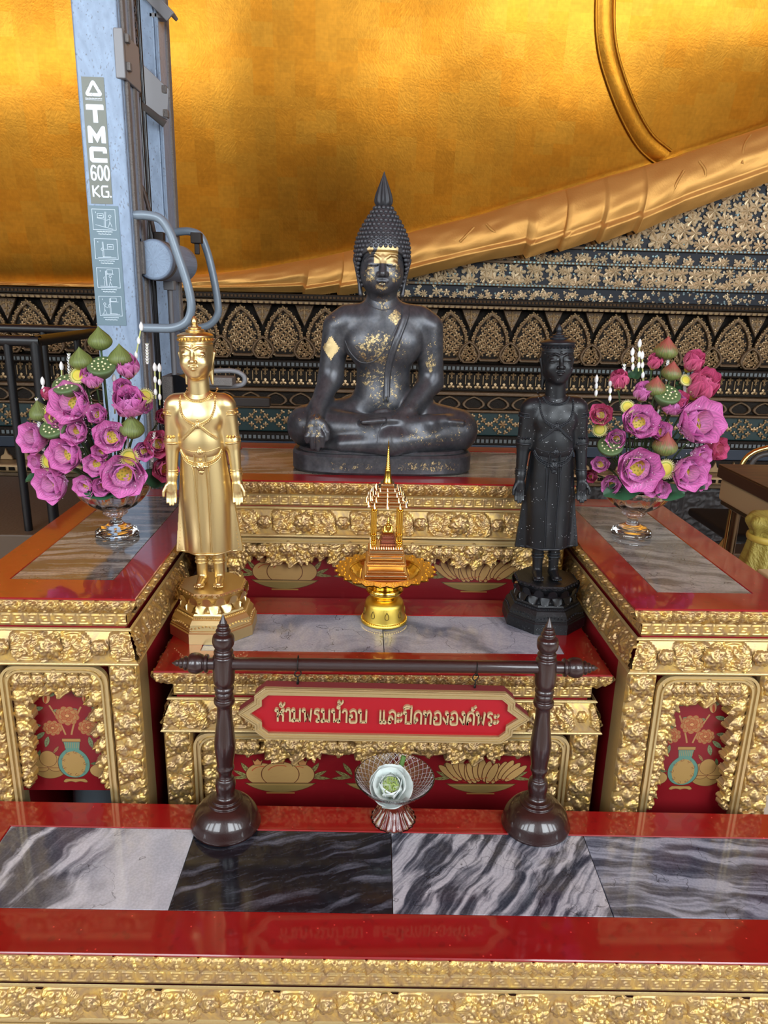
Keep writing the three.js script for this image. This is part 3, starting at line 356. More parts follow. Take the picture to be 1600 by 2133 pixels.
function paintFruit(c, w, h) {                        // three footed bowls across a long board: pomegranates, peaches, fingered citrons
  c.fillStyle = redPaint; c.fillRect(0, 0, w, h); const k = h / 200;
  const bowl = (cx, wd) => { c.beginPath(); c.moveTo(cx - wd, 146 * k); c.quadraticCurveTo(cx - wd * 0.62, 187 * k, cx, 188 * k); c.quadraticCurveTo(cx + wd * 0.62, 187 * k, cx + wd, 146 * k); c.closePath(); inked(c, '#8d7644', 3); c.beginPath(); c.moveTo(cx - wd * 0.9, 154 * k); c.lineTo(cx + wd * 0.9, 154 * k); c.strokeStyle = '#b08a50'; c.lineWidth = 4; c.stroke(); c.beginPath(); c.rect(cx - wd * 0.4, 187 * k, wd * 0.8, 6 * k); c.fillStyle = '#a5793e'; c.fill(); };
  const a = w * 0.255, b = w * 0.5, d = w * 0.745, W = 72 * k * 1.45;
  for (const cx of [a, b, d]) for (const s of [-1, 1]) for (const [q, t] of [[0, -0.6], [6, 0.1], [14, -1.1]]) pLeaf(c, cx + s * W * 0.82, (126 - q) * k, s > 0 ? t : Math.PI - t, 62 * k, 15 * k);
  for (const [x, r] of [[-0.5, 48], [0.5, 48], [0, 55]]) { c.beginPath(); c.arc(a + x * W, 108 * k, r * k, 0, 6.3); inked(c, '#b9935a', 3); c.beginPath(); const tx = a + x * W * 1.25, ty = (108 - r) * k; c.moveTo(tx - 16 * k, ty - 18 * k); c.lineTo(tx - 8 * k, ty - 8 * k); c.lineTo(tx, ty - 20 * k); c.lineTo(tx + 8 * k, ty - 8 * k); c.lineTo(tx + 16 * k, ty - 18 * k); c.lineTo(tx + 10 * k, ty + 8 * k); c.lineTo(tx - 10 * k, ty + 8 * k); c.closePath(); inked(c, '#c48a55', 3); c.beginPath(); c.arc(a + x * W, 108 * k, r * 0.7 * k, 3.6, 5.2); c.strokeStyle = '#b5301c'; c.lineWidth = 3; c.stroke(); }
  for (const [x, r] of [[-0.45, 50], [0.45, 50], [0, 56]]) { c.beginPath(); c.moveTo(b + x * W, (108 - r * 1.15) * k); c.quadraticCurveTo(b + x * W + r * 1.3 * k, 90 * k, b + x * W, (108 + r) * k); c.quadraticCurveTo(b + x * W - r * 1.3 * k, 90 * k, b + x * W, (108 - r * 1.15) * k); inked(c, '#bb9058', 3); c.beginPath(); c.moveTo(b + x * W, 60 * k); c.quadraticCurveTo(b + x * W + 12 * k, 90 * k, b + x * W - 4 * k, 130 * k); c.stroke(); }
  for (const cx of [-0.6, 0.62, 0]) for (let i = -2; i <= 2; i++) { c.beginPath(); c.ellipse(d + cx * W + i * 15 * k + cx * 10 * k, (100 - 8 * (2 - Math.abs(i))) * k, 13 * k, 46 * k, i * 0.14 + cx * 0.7, 0, 6.3); inked(c, '#bd965c', 3); }
  for (let i = 0; i < 60; i++) { const x = d + (((i * 37) % 60) / 30 - 1) * W * 0.8, y = (118 + (i * 17) % 22) * k; c.beginPath(); c.arc(x, y, 1.6 * k, 0, 6.3); c.fillStyle = '#a8402a'; c.fill(); }
  for (const cx of [a, b, d]) bowl(cx, W);
  c.globalAlpha = 0.12; for (let i = 0; i < 500; i++) { c.fillStyle = i % 2 ? '#d8b070' : '#3a0608'; c.fillRect((i * 97.3) % w, (i * 53.7) % h, 3 + (i % 5) * 6, 1.5); } c.globalAlpha = 1;
}
const vaseTex = canvasTex(840, 912, (c, w, h) => paintVase(c, w, h, false)), vaseTexFlip = canvasTex(840, 912, (c, w, h) => paintVase(c, w, h, true)), fruitTex = canvasTex(1600, 264, paintFruit);
// ---------- one gilded altar table ----------
// local axes: x along the front, y up from the ground, z = 0 at the front edge of the top
function altarTable(t, W, D, H, o) {
  const hw = W / 2, res = o.res ?? 0.0017;
  const band = (name, y0, y1, prof, map, amp, mat, label) => {
    const nv = Math.max(6, Math.round((y0 - y1) / res * 1.15)), face = (L, place, phase) => { const nu = Math.round(L / res); return sheet(nu, nv, (u, v) => { const s = 1 - v, out = prof(s) * (o.recess ?? 1), len = L + 2 * out, x = (u - 0.5) * len, h = map ? amp * map.sample(x + phase, v * map.h) : 0; return place(x, H + lerp(y0, y1, s), out + h, x + 3, H + lerp(y0, y1, s)); }); };
    const g = [face(W, (x, y, q, a, b) => [x, y, q, a, b], o.phase ?? 0)];
    if (o.sides !== false) g.push(face(D, (x, y, q, a, b) => [hw + q, y, -D / 2 - x, a, b], 0.03), face(D, (x, y, q, a, b) => [-hw - q, y, -D / 2 + x, a, b], 0.05));
    return part(name, merge(g), mat ?? M.gilt, t, label);
  };
  // lacquered border with marble let into it
  const b = o.border, bf = o.front ?? b, zb = o.back ?? b, m = [[-hw + b, -bf], [hw - b, -bf], [hw - b, -D + zb], [-hw + b, -D + zb]];
  part('top_border', metric(at(prism([[-hw, 0], [hw, 0], [hw, D], [-hw, D]], 0.002, 0.0015, [m.map(([x, z]) => [x, -z])]).rotateX(-Math.PI / 2), 0, H - 0.0035, 0)), M.red, t, 'glossy red lacquered border');
  part('top_bed', bx(-hw + 0.028, hw - 0.028, H - 0.034, H - 0.0165, -D + 0.028, -0.028, 0.001), M.redBoard, t);
  let x = -hw + b; const cuts = o.slabs ?? [[W - 2 * b, o.marble]];
  for (const [w, mat, label] of cuts) { const x1 = Math.min(hw - b, x + w); if (x1 > x + 0.01) { const g = bx(x + 0.0006, x1 - 0.0006, H - 0.016, H - 0.0008, -D + zb + 0.0006, -bf - 0.0006, 0.001), uv = g.attributes.uv, p = g.attributes.position; for (let i = 0; i < p.count; i++) uv.setXY(i, (p.getX(i) - x) / (o.tileW ?? 0.4), (-p.getZ(i) - bf) / (o.tileD ?? 0.3)); part('marble_slab', g, mat, t, label); } x = x1; }
  // mouldings below the edge
  band('rim_moulding', -0.004, -0.038, (s) => 0.000 - 0.018 * Math.pow(s, 1.6), rimTile, o.recess ? 1 : 1.4, null, 'gilded leaf moulding');
  band('cove', -0.038, -0.044, () => -0.028, null, 0, M.giltPlain);
  band('fret_band', -0.044, -0.070, () => -0.030, fretTile, 1, null, 'gilded key-fret band');
  band('fillet', -0.070, -0.078, (s) => -0.022 + 0.004 * Math.sin(s * Math.PI), null, 0, M.giltPlain);
  const fr = band('frieze', -0.078, -0.136, (s) => -0.026 + 0.016 * Math.sin(s * 1.5), friezeTile, 1, null, 'gilded frieze of carved flowers');
  const ph = o.phase ?? 0; for (let k = -12; k <= 12; k++) { const px = k * friezeTile.w - ph; if (Math.abs(px) < hw - 0.06) { const r = part('rosette', roseGeo, M.gilt, fr); r.position.set(px, H - 0.106, -0.007); r.scale.set(1.08, 1.08, 1.1); } const qx = px + friezeTile.w / 2; if (Math.abs(qx) < hw - 0.05) { const r = part('rosette', roseSmall, M.gilt, fr); r.position.set(qx, H - 0.106, -0.008); } }
  band('lower_fillet', -0.136, -0.146, (s) => -0.010 + 0.005 * Math.sin(s * Math.PI), null, 0, M.giltPlain);
  part('body', merge([bx(-hw + 0.034, hw - 0.034, H - 0.146, H - 0.034, -D + 0.034, -0.034), ...(o.sides !== false ? [bx(hw - 0.04, hw - 0.022, o.ground, H - 0.14, -D + 0.04, -0.03), bx(-hw + 0.022, -hw + 0.04, o.ground, H - 0.14, -D + 0.04, -0.03)] : []), bx(-hw + 0.034, hw - 0.034, o.ground, H - 0.14, -D + 0.03, -D + 0.05)]), M.redBoard, t, 'red lacquered carcass');
  // legs
  const lw = o.leg ?? 0.06, foot = o.foot ?? o.ground;
  for (const s of [-1, 1]) {
    const L = H - 0.14 - foot, nu = Math.round(lw / 0.002), nv = Math.round(L / 0.002), face = sheet(nu, nv, (u, v) => { const y = foot + v * L, e = Math.min(u, 1 - u) * lw, d = H - 0.14 - y, k = legTile.sample(u * legTile.w, (d % legTile.h)) * sst(0, 0.004, e); return [(u - 0.5) * lw, y, k - 0.004 * sst(0.004, 0, e), (u - 0.5) * lw + 1, y]; });
    const g = part('leg', metric(bx(-lw / 2, lw / 2, foot, H - 0.138, -lw, -0.002)), M.giltPlain, t, 'gilded carved leg'); g.position.set(s * (hw - 0.008 - lw / 2), 0, -0.014);
    part('leg_carving', face, M.gilt, g);
    for (let y = H - 0.14 - 0.03; y > foot + 0.02; y -= legTile.h) { const r = part('rosette', roseGeo, M.gilt, g); r.position.set(0, y, 0.002); r.scale.set(1.12, 1.12, 1.0); }
    const back = part('leg', bx(-lw / 2, lw / 2, o.ground, H - 0.14, -lw, 0), M.redBoard, t); back.position.set(s * (hw - 0.03 - lw / 2), 0, -D + lw + 0.03);
  }
  // moulded frame round the opening
  const ix = hw - 0.008 - lw - 0.006, iy = H - 0.152, zf = -0.018, R = 0.03;
  const path = (k) => { const a = ix - k, y = iy - k * 0.9, pts = [[-a, foot]]; for (let i = 0; i <= 6; i++) { const q = Math.PI - i / 6 * Math.PI / 2; pts.push([-a + R + Math.cos(q) * R, y - R + Math.sin(q) * R]); } for (let i = 0; i <= 6; i++) { const q = Math.PI / 2 - i / 6 * Math.PI / 2; pts.push([a - R + Math.cos(q) * R, y - R + Math.sin(q) * R]); } pts.push([a, foot]); return pts; };
  part('opening_frame', merge([at(ribbon(path(-0.002), 0.0055, 0.011), 0, 0, zf - 0.002), at(ribbon(path(0.003), 0.006, 0.006), 0, 0, zf - 0.002), at(ribbon(path(0.0075), 0.004, 0.010), 0, 0, zf - 0.002)]), M.giltPlain, t, 'gilded moulding round the opening');
  // pierced apron, running down beside the legs
  const aw = 2 * (ix - 0.008), ah = o.apron ?? 0.066, sd = o.strip ?? 0.05, down = o.stripDown ?? 0.12, mo = [], r = rngOf(o.seed ?? 3), N = Math.max(2, Math.round(aw / 0.17)), st = aw / N, top_ = iy - 0.006 - foot;
  for (let i = 0; i <= N; i++) { const cx = i * st, big = i % 2 === 1 || N === 2; mo.push([1, cx, top_ - 0.018, 0.022, 7, 0.011], [0, cx, top_ - 0.01, -Math.PI / 2, ah * 0.95, 0.02, 0.009]);
    for (const s of [-1, 1]) { const A = (a) => s > 0 ? a : Math.PI - a; mo.push([0, cx + s * 0.008, top_ - 0.012, A(-0.95), ah * 1.0, 0.015, 0.009], [0, cx + s * 0.014, top_ - 0.006, A(-0.42), 0.06, 0.014, 0.009], [0, cx + s * 0.02, top_ - 0.004, A(-0.05), 0.05, 0.010, 0.007], [2, cx + s * 0.05, top_ - 0.036, 0.0075], [2, cx + s * 0.062, top_ - 0.030, 0.006], [2, cx + s * 0.04, top_ - 0.044, 0.006], [1, cx + s * (st / 2 - 0.012), top_ - 0.022, 0.014, 6, 0.01]); if (ah > 0.05) mo.push([0, cx + s * 0.03, top_ - 0.03, A(-0.75), 0.04, 0.012, 0.008]); } }
  for (let i = 0; i < N; i++) mo.push([3, i * st + 0.02, top_ - 0.022, (i + 1) * st - 0.02, top_ - 0.022, -0.28, 0.0055], [0, (i + 0.5) * st, top_ - 0.02, -Math.PI / 2, 0.034, 0.012, 0.008]);
  for (let i = 0; i < aw / 0.012; i++) { const q = (i + 0.5) * 0.012, dip = ah * (0.62 + 0.30 * Math.pow(Math.abs(Math.cos(q / st * Math.PI)), 1.5)), y = top_ - 0.004 - r() * (dip - 0.012), c = r(); if (c < 0.62) mo.push([0, q, y + 0.008, -Math.PI / 2 + (r() - 0.5) * 2.6, 0.022 + 0.014 * r(), 0.008 + 0.004 * r(), 0.007]); else if (c < 0.8) mo.push([1, q, y, 0.009 + 0.004 * r(), 6, 0.008]); else mo.push([2, q, y, 0.005 + 0.002 * r()]); }
  for (const s of [0, 1]) for (let y = top_ - 0.03, i = 0; y > Math.max(0.012, top_ - down); y -= 0.036, i++) { const f = Math.max(0.5, 1 - i * 0.07), q = s ? aw - 0.016 * f : 0.016 * f; mo.push([1, q, y, 0.019 * f, 6, 0.01]); const A = (a) => s ? Math.PI - a : a; mo.push([0, s ? aw - 0.002 : 0.002, y + 0.014, A(-0.55), sd * f, 0.014 * f, 0.008], [0, s ? aw - 0.004 : 0.004, y - 0.012, A(-1.0), 0.034 * f, 0.011, 0.008], [2, s ? aw - sd * 0.62 * f : sd * 0.62 * f, y - 0.012, 0.006]); }
  const apron = part('apron', at(openwork(carve(aw, top_ + 0.002, 0.0019, mo), 0.012), -aw / 2, foot, zf - 0.006), M.gilt, t, 'pierced gilded apron of leaves and flowers');
  for (let i = 0; i <= N; i++) for (const [dx, g, k] of i < N ? [[0, roseGeo, 1], [st / 2 - 0.012, roseSmall, 0.9], [st / 2 + 0.012, roseSmall, 0.9]] : [[0, roseGeo, 1]]) { const q = -aw / 2 + i * st + dx; if (Math.abs(q) > aw / 2 - 0.012) continue; const r_ = part('rosette', g, M.gilt, apron); r_.position.set(q, foot + top_ - (g === roseGeo ? 0.020 : 0.024), zf + 0.001); r_.scale.setScalar(k); }
  // painted board behind
  if (o.board) part('back_board', bx(-hw + 0.05, hw - 0.05, foot, H - 0.14, -0.07, -0.055, 0.001), M.redBoard, t, 'plain red board');
  if (o.panel) { const [w, y0, y1, tex, uvbox] = o.panel, g = bx(-w / 2, w / 2, y0, y1, -0.062, -0.05, 0.001), p = g.attributes.position, uv = g.attributes.uv; for (let i = 0; i < p.count; i++) uv.setXY(i, lerp(uvbox[0], uvbox[2], (p.getX(i) + w / 2) / w), lerp(uvbox[1], uvbox[3], (p.getY(i) - y0) / (y1 - y0))); part('painted_panel', g, std(lin(0.78, 0.76, 0.74), 0.42, 0, { map: tex }), t, o.panelLabel); }
}
// ---------- the five altar tables ----------
{
  const mb = (tex, r = 0.12) => phy(0xffffff, r, 0, { map: tex, clearcoat: 0.4, clearcoatRoughness: 0.06 });
  const G = [0.62, 0.63, 0.66], Wt = [0.74, 0.75, 0.78], Dk = [0.16, 0.17, 0.20];
  const slabA = mb(marble(1, [0.78, 0.79, 0.82], [0.30, 0.31, 0.35], 1.2, 2.2, -0.15, 2.2, 0.4, (u, v) => 0.12 + 0.98 * sst(0.62, 0.34, u + 0.12 * fbm(v * 3, u * 2, 3)))), slabB = mb(marble(2, [0.40, 0.41, 0.46], [0.10, 0.105, 0.13], 0.32, 2.6, -0.5, 3.2, 0)), slabC = mb(marble(3, [0.73, 0.73, 0.76], [0.22, 0.235, 0.28], 0.95, 2.4, 0.0, 4.2)), slabD = mb(marble(4, [0.60, 0.62, 0.68], [0.25, 0.265, 0.32], -0.12, 2.2, -0.02, 3.6));
  const midA = mb(marble(5, [0.66, 0.66, 0.70], [0.50, 0.51, 0.56], 0.5, 1.6, 0.15, 1.3, 0.75)), midB = mb(marble(6, [0.68, 0.68, 0.72], [0.44, 0.45, 0.50], -0.5, 1.5, 0.15, 1.3, 0.7)), sideL = mb(marble(7, [0.60, 0.585, 0.56], [0.27, 0.26, 0.25], 0.12, 2.6, 0.02, 4.5)), sideR = mb(marble(8, [0.62, 0.60, 0.575], [0.40, 0.38, 0.36], -0.25, 2.4, 0.05, 3)), up = mb(marble(9, [0.66, 0.62, 0.56], [0.40, 0.36, 0.32], 0.2, 2.2, 0.05, 3.5));
  const front = thing('altar_table', 'long low gilded altar table with four differently veined marble slabs under the sign stand', 'table', [0.015, FLOOR, -0.918], -0.0215);
  altarTable(front, 1.664, 0.357, 0.6 - FLOOR, { border: 0.088, back: 0.072, ground: 0, foot: 0, slabs: [[0.357, slabA, 'white marble slab with a grey veined end'], [0.378, slabB, 'near-black marble slab'], [0.375, slabC, 'boldly striped grey and white marble slab'], [0.5, slabD, 'blue-grey streaked marble slab']], tileW: 0.378, tileD: 0.283, sides: false, recess: 0.35, board: true, leg: 0.075, res: 0.0016, apron: 0.07, seed: 4, phase: 0.02, stripDown: 0.2 });
  const mid = thing('altar_table', 'gilded altar table carrying the golden bowl and the two standing statues, behind the red sign', 'table', [-0.002, FLOOR, -1.338]);
  altarTable(mid, 0.928, 0.382, 0.87 - FLOOR, { border: 0.075, front: 0.092, back: 0.099, ground: 0, slabs: [[0.389, midA], [0.389, midB]], tileW: 0.39, tileD: 0.29, panel: [0.80, 0.28, 0.58, fruitTex, [0.055, -0.54, 0.945, 2.05]], panelLabel: 'red board painted with bowls of fruit', stripDown: 0.16, seed: 7, phase: 0.06 });
  const upper = thing('altar_table', 'gilded altar table topmost in the middle, carrying the seated dark bronze statue', 'table', [-0.004, FLOOR, -1.715]);
  altarTable(upper, 0.93, 0.46, 1.172 - FLOOR, { border: 0.07, ground: 0, marble: up, tileW: 0.42, tileD: 0.315, panel: [0.80, 0.62, 0.83, fruitTex, [0.096, -0.40, 0.904, 1.38]], panelLabel: 'red board painted with bowls of fruit', stripDown: 0.15, seed: 9, phase: 0.0 });
  const left = thing('altar_table', 'narrow gilded side table with a marble top under the bouquet beside the gold statue', 'table', [-0.652, FLOOR, -1.302]);
  altarTable(left, 0.347, 0.81, 1.04 - FLOOR, { border: 0.072, front: 0.096, ground: 0, marble: sideL, tileW: 0.5, tileD: 0.375, panel: [0.215, 0.38, 0.72, vaseTex, [-0.02, -0.07, 1.02, 1.34]], panelLabel: 'red board painted with a vase of peonies and fruit', stripDown: 0.27, seed: 12, strip: 0.052, apron: 0.06 });
  const right = thing('altar_table', 'narrow gilded side table with a marble top under the bouquet beside the black statue', 'table', [0.642, FLOOR, -1.286]);
  altarTable(right, 0.347, 0.80, 1.04 - FLOOR, { border: 0.076, front: 0.085, ground: 0, marble: sideR, tileW: 0.5, tileD: 0.375, panel: [0.215, 0.30, 0.72, vaseTexFlip, [-0.02, -0.40, 1.02, 1.34]], panelLabel: 'red board painted with a vase of peonies and fruit', stripDown: 0.29, seed: 14, strip: 0.052, apron: 0.06 });
}
// ---------- seated dark bronze statue ----------
{
  const t = thing('seated_statue', 'seated dark bronze statue with a flame finial and flaking gold leaf', 'statue', [-0.004, 1.1724, -1.905], 0);
  const bronzeMap = dataTex(512, 512, (u, v) => { const a = periodic(u, v, 2, 5), b = periodic(u + 0.3, v, 6, 3); return [0.285 + 0.06 * a + 0.035 * b, 0.285 + 0.055 * a + 0.035 * b, 0.30 + 0.045 * a + 0.04 * b]; }); bronzeMap.repeat.set(3, 3);
  const bronze = std(0xffffff, 0.35, 0.45, { map: bronzeMap, bumpMap: bump(9), bumpScale: 0.00012 });
  const hx = -0.010, hairCurve = curveAt([[0.44, 0.042], [0.46, 0.052], [0.49, 0.0605], [0.525, 0.0655], [0.552, 0.0625], [0.575, 0.054], [0.595, 0.043], [0.615, 0.030], [0.632, 0.018]]);
  const parts = [
    // trunk
    [ell([0, 0.322, -0.012], [0.094, 0.078, 0.062]), 0.02], [ell([0, 0.235, -0.012], [0.068, 0.09, 0.054]), 0.03], [ell([0, 0.160, -0.012], [0.078, 0.065, 0.062]), 0.03], [cap([-0.095, 0.368, -0.012], [0.088, 0.370, -0.012], 0.036, 0.036), 0.05],
    [ell([-0.048, 0.305, 0.022], [0.046, 0.040, 0.030]), 0.03], [ell([0.045, 0.308, 0.020], [0.046, 0.040, 0.030]), 0.03], [cap([hx * 0.5, 0.385, -0.008], [hx, 0.44, -0.002], 0.040, 0.036), 0.025],
    // right arm: down and over the knee
    [cap([-0.119, 0.350, -0.012], [-0.135, 0.222, -0.006], 0.036, 0.031), 0.013], [cap([-0.134, 0.222, -0.006], [-0.164, 0.158, 0.062], 0.031, 0.020), 0.012], [cap([-0.164, 0.160, 0.06], [-0.167, 0.128, 0.098], 0.0195, 0.019), 0.012],
    [ell([-0.166, 0.115, 0.112], [0.025, 0.026, 0.013]), 0.012],
    ...[[-0.187, 0.081, 0.0062], [-0.174, 0.066, 0.0068], [-0.161, 0.062, 0.0068], [-0.149, 0.070, 0.0064]].map(([x, y, r]) => [chain([[x * 0.55 - 0.075, 0.112, 0.118], [x, 0.095, 0.127], [x + 0.001, y, 0.121]], [r * 1.15, r * 1.05, r * 0.85]), 0.003]),
    [chain([[-0.147, 0.125, 0.108], [-0.137, 0.105, 0.118], [-0.138, 0.088, 0.12]], [0.009, 0.0075, 0.006]), 0.005],
    // left arm: hand in the lap
    [cap([0.112, 0.354, -0.012], [0.124, 0.218, -0.012], 0.036, 0.031), 0.013], [cap([0.121, 0.218, -0.012], [0.062, 0.150, 0.062], 0.032, 0.021), 0.012], [cap([0.062, 0.15, 0.062], [0.032, 0.141, 0.085], 0.020, 0.018), 0.012],
    [ell([0.012, 0.137, 0.094], [0.034, 0.013, 0.026]), 0.010],
    ...[0, 1, 2, 3].map((i) => [chain([[0.0, 0.137, 0.084 + i * 0.012], [-0.032, 0.134, 0.087 + i * 0.012], [-0.060 + i * 0.003, 0.132, 0.089 + i * 0.011]], [0.0075, 0.007, 0.0055]), 0.003]), [chain([[0.03, 0.145, 0.085], [0.005, 0.155, 0.082], [-0.018, 0.152, 0.084]], [0.008, 0.0075, 0.006]), 0.004],
    // thighs and folded legs
    [cap([-0.06, 0.118, -0.02], [-0.190, 0.104, 0.022], 0.060, 0.054), 0.025], [cap([0.06, 0.118, -0.02], [0.190, 0.102, 0.022], 0.060, 0.054), 0.025],
    [cap([-0.185, 0.102, 0.030], [-0.02, 0.108, 0.086], 0.050, 0.037), 0.012], [cap([-0.02, 0.108, 0.086], [0.112, 0.123, 0.085], 0.036, 0.024), 0.014], [chain([[0.112, 0.126, 0.085], [0.150, 0.130, 0.074], [0.182, 0.128, 0.058]], [0.022, 0.019, 0.013]), 0.010],
    ...[0, 1, 2, 3, 4].map((i) => [cap([0.166 + i * 0.001, 0.131 - i * 0.001, 0.083 - i * 0.009], [0.197 - i * 0.002, 0.128, 0.076 - i * 0.009], 0.0065, 0.0055), 0.003]),
    [cap([0.188, 0.096, 0.034], [0.02, 0.081, 0.106], 0.051, 0.037), 0.012], [cap([0.02, 0.081, 0.106], [-0.10, 0.072, 0.098], 0.036, 0.022), 0.012], [cap([-0.10, 0.070, 0.098], [-0.165, 0.064, 0.078], 0.018, 0.010), 0.01],
  ];
  const body = union(parts), all = (x, y, z) => smax(body(x, y, z), 0.050 - y, 0.004);
  all.near = (a, b, c, R) => { const g = body.near(a, b, c, R); return (x, y, z) => smax(g(x, y, z), 0.050 - y, 0.004); };
  const head = union([
    [ell([hx, 0.500, 0.008], [0.0535, 0.062, 0.058]), 0.02], [ell([hx, 0.462, 0.022], [0.041, 0.036, 0.042]), 0.03], [ell([hx, 0.444, 0.050], [0.014, 0.011, 0.011]), 0.014], [cap([hx * 0.7, 0.39, -0.004], [hx, 0.46, 0.0], 0.037, 0.037), 0.014],
    [chain([[hx, 0.512, 0.0615], [hx, 0.492, 0.0700], [hx, 0.478, 0.0765]], [0.0048, 0.0062, 0.0078]), 0.006], [ell([hx - 0.0085, 0.4755, 0.068], [0.0055, 0.0048, 0.006]), 0.004], [ell([hx + 0.0085, 0.4755, 0.068], [0.0055, 0.0048, 0.006]), 0.004],
    ...[-1, 1].flatMap((s) => [[chain([[hx + s * 0.0055, 0.511, 0.064], [hx + s * 0.018, 0.5195, 0.0635], [hx + s * 0.031, 0.518, 0.0555], [hx + s * 0.043, 0.508, 0.042]], [0.0022, 0.0026, 0.0026, 0.0018]), 0.004], [ell([hx + s * 0.023, 0.4985, 0.0545], [0.0145, 0.0088, 0.0085]), 0.004], [chain([[hx + s * 0.010, 0.4965, 0.0640], [hx + s * 0.023, 0.4930, 0.0640], [hx + s * 0.036, 0.4965, 0.0535]], 0.0014), -0.0012], [ell([hx + s * 0.026, 0.470, 0.042], [0.017, 0.017, 0.017]), 0.018]]),
    [chain([[hx - 0.0185, 0.4635, 0.0575], [hx - 0.009, 0.4605, 0.0655], [hx, 0.4615, 0.0672], [hx + 0.009, 0.4605, 0.0655], [hx + 0.0185, 0.4635, 0.0575]], [0.0022, 0.0042, 0.0040, 0.0042, 0.0022]), 0.003], [chain([[hx - 0.014, 0.4575, 0.0600], [hx, 0.4535, 0.0650], [hx + 0.014, 0.4575, 0.0600]], [0.0026, 0.0048, 0.0026]), 0.003], [chain([[hx - 0.0165, 0.4605, 0.0605], [hx, 0.4572, 0.0695], [hx + 0.0165, 0.4605, 0.0605]], 0.0011), -0.001],
    ...[-1, 1].flatMap((s) => [[chain([[hx + s * 0.060, 0.520, -0.004], [hx + s * 0.0655, 0.512, -0.001], [hx + s * 0.060, 0.488, 0.002], [hx + s * 0.0545, 0.455, 0.004], [hx + s * 0.0510, 0.430, 0.006]], [0.0035, 0.0065, 0.0062, 0.0048, 0.0058]), 0.003]]),
    [(x, y, z) => Math.hypot(x - hx, (z + 0.002) * 0.97) - hairR(y) + (y < 0.539 ? sst(0.532, 0.505, y + 0.012 * sst(0.03, 0.06, Math.abs(x - hx))) * sst(-0.012, 0.014, z) * 0.05 : 0), 0.003],
  ]);
  function hairR(y) { return y < 0.44 ? -0.05 : y > 0.632 ? -0.02 : hairCurve(y); }
  const bodyGeo = nets(all, [-0.26, 0.035, -0.10], [0.26, 0.43, 0.155], 0.004), headGeo = nets(head, [-0.09, 0.405, -0.085], [0.075, 0.65, 0.10], 0.002);
  const figure = mergeGeometries([bodyGeo, headGeo]); const B = part('body', figure, bronze, t);
  // curled hair: one small knob beside the other, row upon row
  const curls = [], knob = new THREE.SphereGeometry(0.0056, 7, 5);
  for (let y = 0.452, row = 0; y < 0.630; y += 0.0098, row++) { const r = hairR(y), n = Math.max(6, Math.round(2 * Math.PI * r / 0.0112)); for (let i = 0; i < n; i++) { const a = (i + (row & 1) * 0.5) / n * 2 * Math.PI, sx = Math.sin(a), cz = Math.cos(a), line = 0.540 - 0.050 * sst(0.55, 0.98, Math.abs(sx)) - 0.05 * sst(0.93, 1, Math.abs(sx)); if (cz > -0.15 && y < line) continue; curls.push(at(knob.clone(), hx + sx * r, y, -0.002 + cz * r)); } }
  part('hair_curls', merge(curls), bronze, B, 'rows of small hair curls');
  // flame finial
  const fl = sheet(64, 30, (u, v) => { const a = u * 2 * Math.PI, pr = curveAt([[0, 0.016], [0.08, 0.0155], [0.18, 0.0195], [0.35, 0.0185], [0.55, 0.0135], [0.75, 0.0075], [0.9, 0.0032], [1, 0.0004]])(v), lobe = 1 + 0.10 * Math.cos(a * 8 + v * 2) * sst(0.1, 0.25, v) + 0.05 * Math.cos(a * 4); return [hx + Math.sin(a) * pr * lobe, 0.624 + v * 0.086, -0.002 + Math.cos(a) * pr * lobe]; });
  part('flame_finial', fl, std(lin(0.035, 0.035, 0.04), 0.5, 0.3), B); part('finial_collar', at(lathe([[0, 0], [0.0175, 0], [0.019, 0.003], [0.0175, 0.006], [0.0165, 0.012], [0, 0.012]], 24), hx, 0.616, -0.002), bronze, B);
  // sash over the shoulder and the edge of the robe
  const zf = onFront(all, 0.15, -0.06), zAt = (x, y) => zf(x, y);
  const sashPts = []; for (let i = 0; i <= 40; i++) { const q = i / 40; sashPts.push([curveAt([[0, 0.050], [0.12, 0.048], [0.35, 0.030], [0.55, 0.016], [0.75, 0.009], [1, 0.008]])(q), lerp(0.405, 0.185, q)]); }
  const sash = part('sash', sheet(40, 6, (u, v) => { const i = Math.round(u * 40), [x, y] = sashPts[i], w = 0.0085 + 0.003 * (1 - u), px = x + lerp(-w, w, 1 - v), e = Math.min(v, 1 - v); return [px, y, zAt(px, y) + (e < 0.01 ? -0.001 : e < 0.2 ? 0.0042 : 0.0028)]; }), bronze, B);
  for (const k of [-0.004, 0.004]) part('sash_fringe', tube([[0.008 + k, 0.187, zAt(0.008 + k, 0.187) + 0.003], [0.007 + k, 0.18, zAt(0.008, 0.18) + 0.004], [0.0075 + k, 0.172, zAt(0.008, 0.172) + 0.002]], 0.0028, 8, 6), bronze, sash);
  part('robe_edge', tube([[-0.098, 0.318], [-0.082, 0.288], [-0.058, 0.268], [-0.03, 0.270], [-0.005, 0.292], [0.012, 0.322], [0.03, 0.36], [0.045, 0.40]].map(([x, y]) => [x, y, zAt(x, y)]), 0.0019, 60, 6), bronze, B);
  part('neck_crease', tube([[-0.044, 0.412], [-0.03, 0.400], [-0.008, 0.394], [0.018, 0.400], [0.034, 0.412]].map(([x, y]) => [x, y, zAt(x, y) - 0.0004]), 0.0016, 30, 6), bronze, B);
  part('ankle_hem', tube([[0.004, 0.142, 0.095], [-0.008, 0.12, 0.118], [-0.016, 0.085, 0.130]].map(([x, y]) => [x, y, zAt(x, y)]), 0.0016, 16, 6), bronze, B);
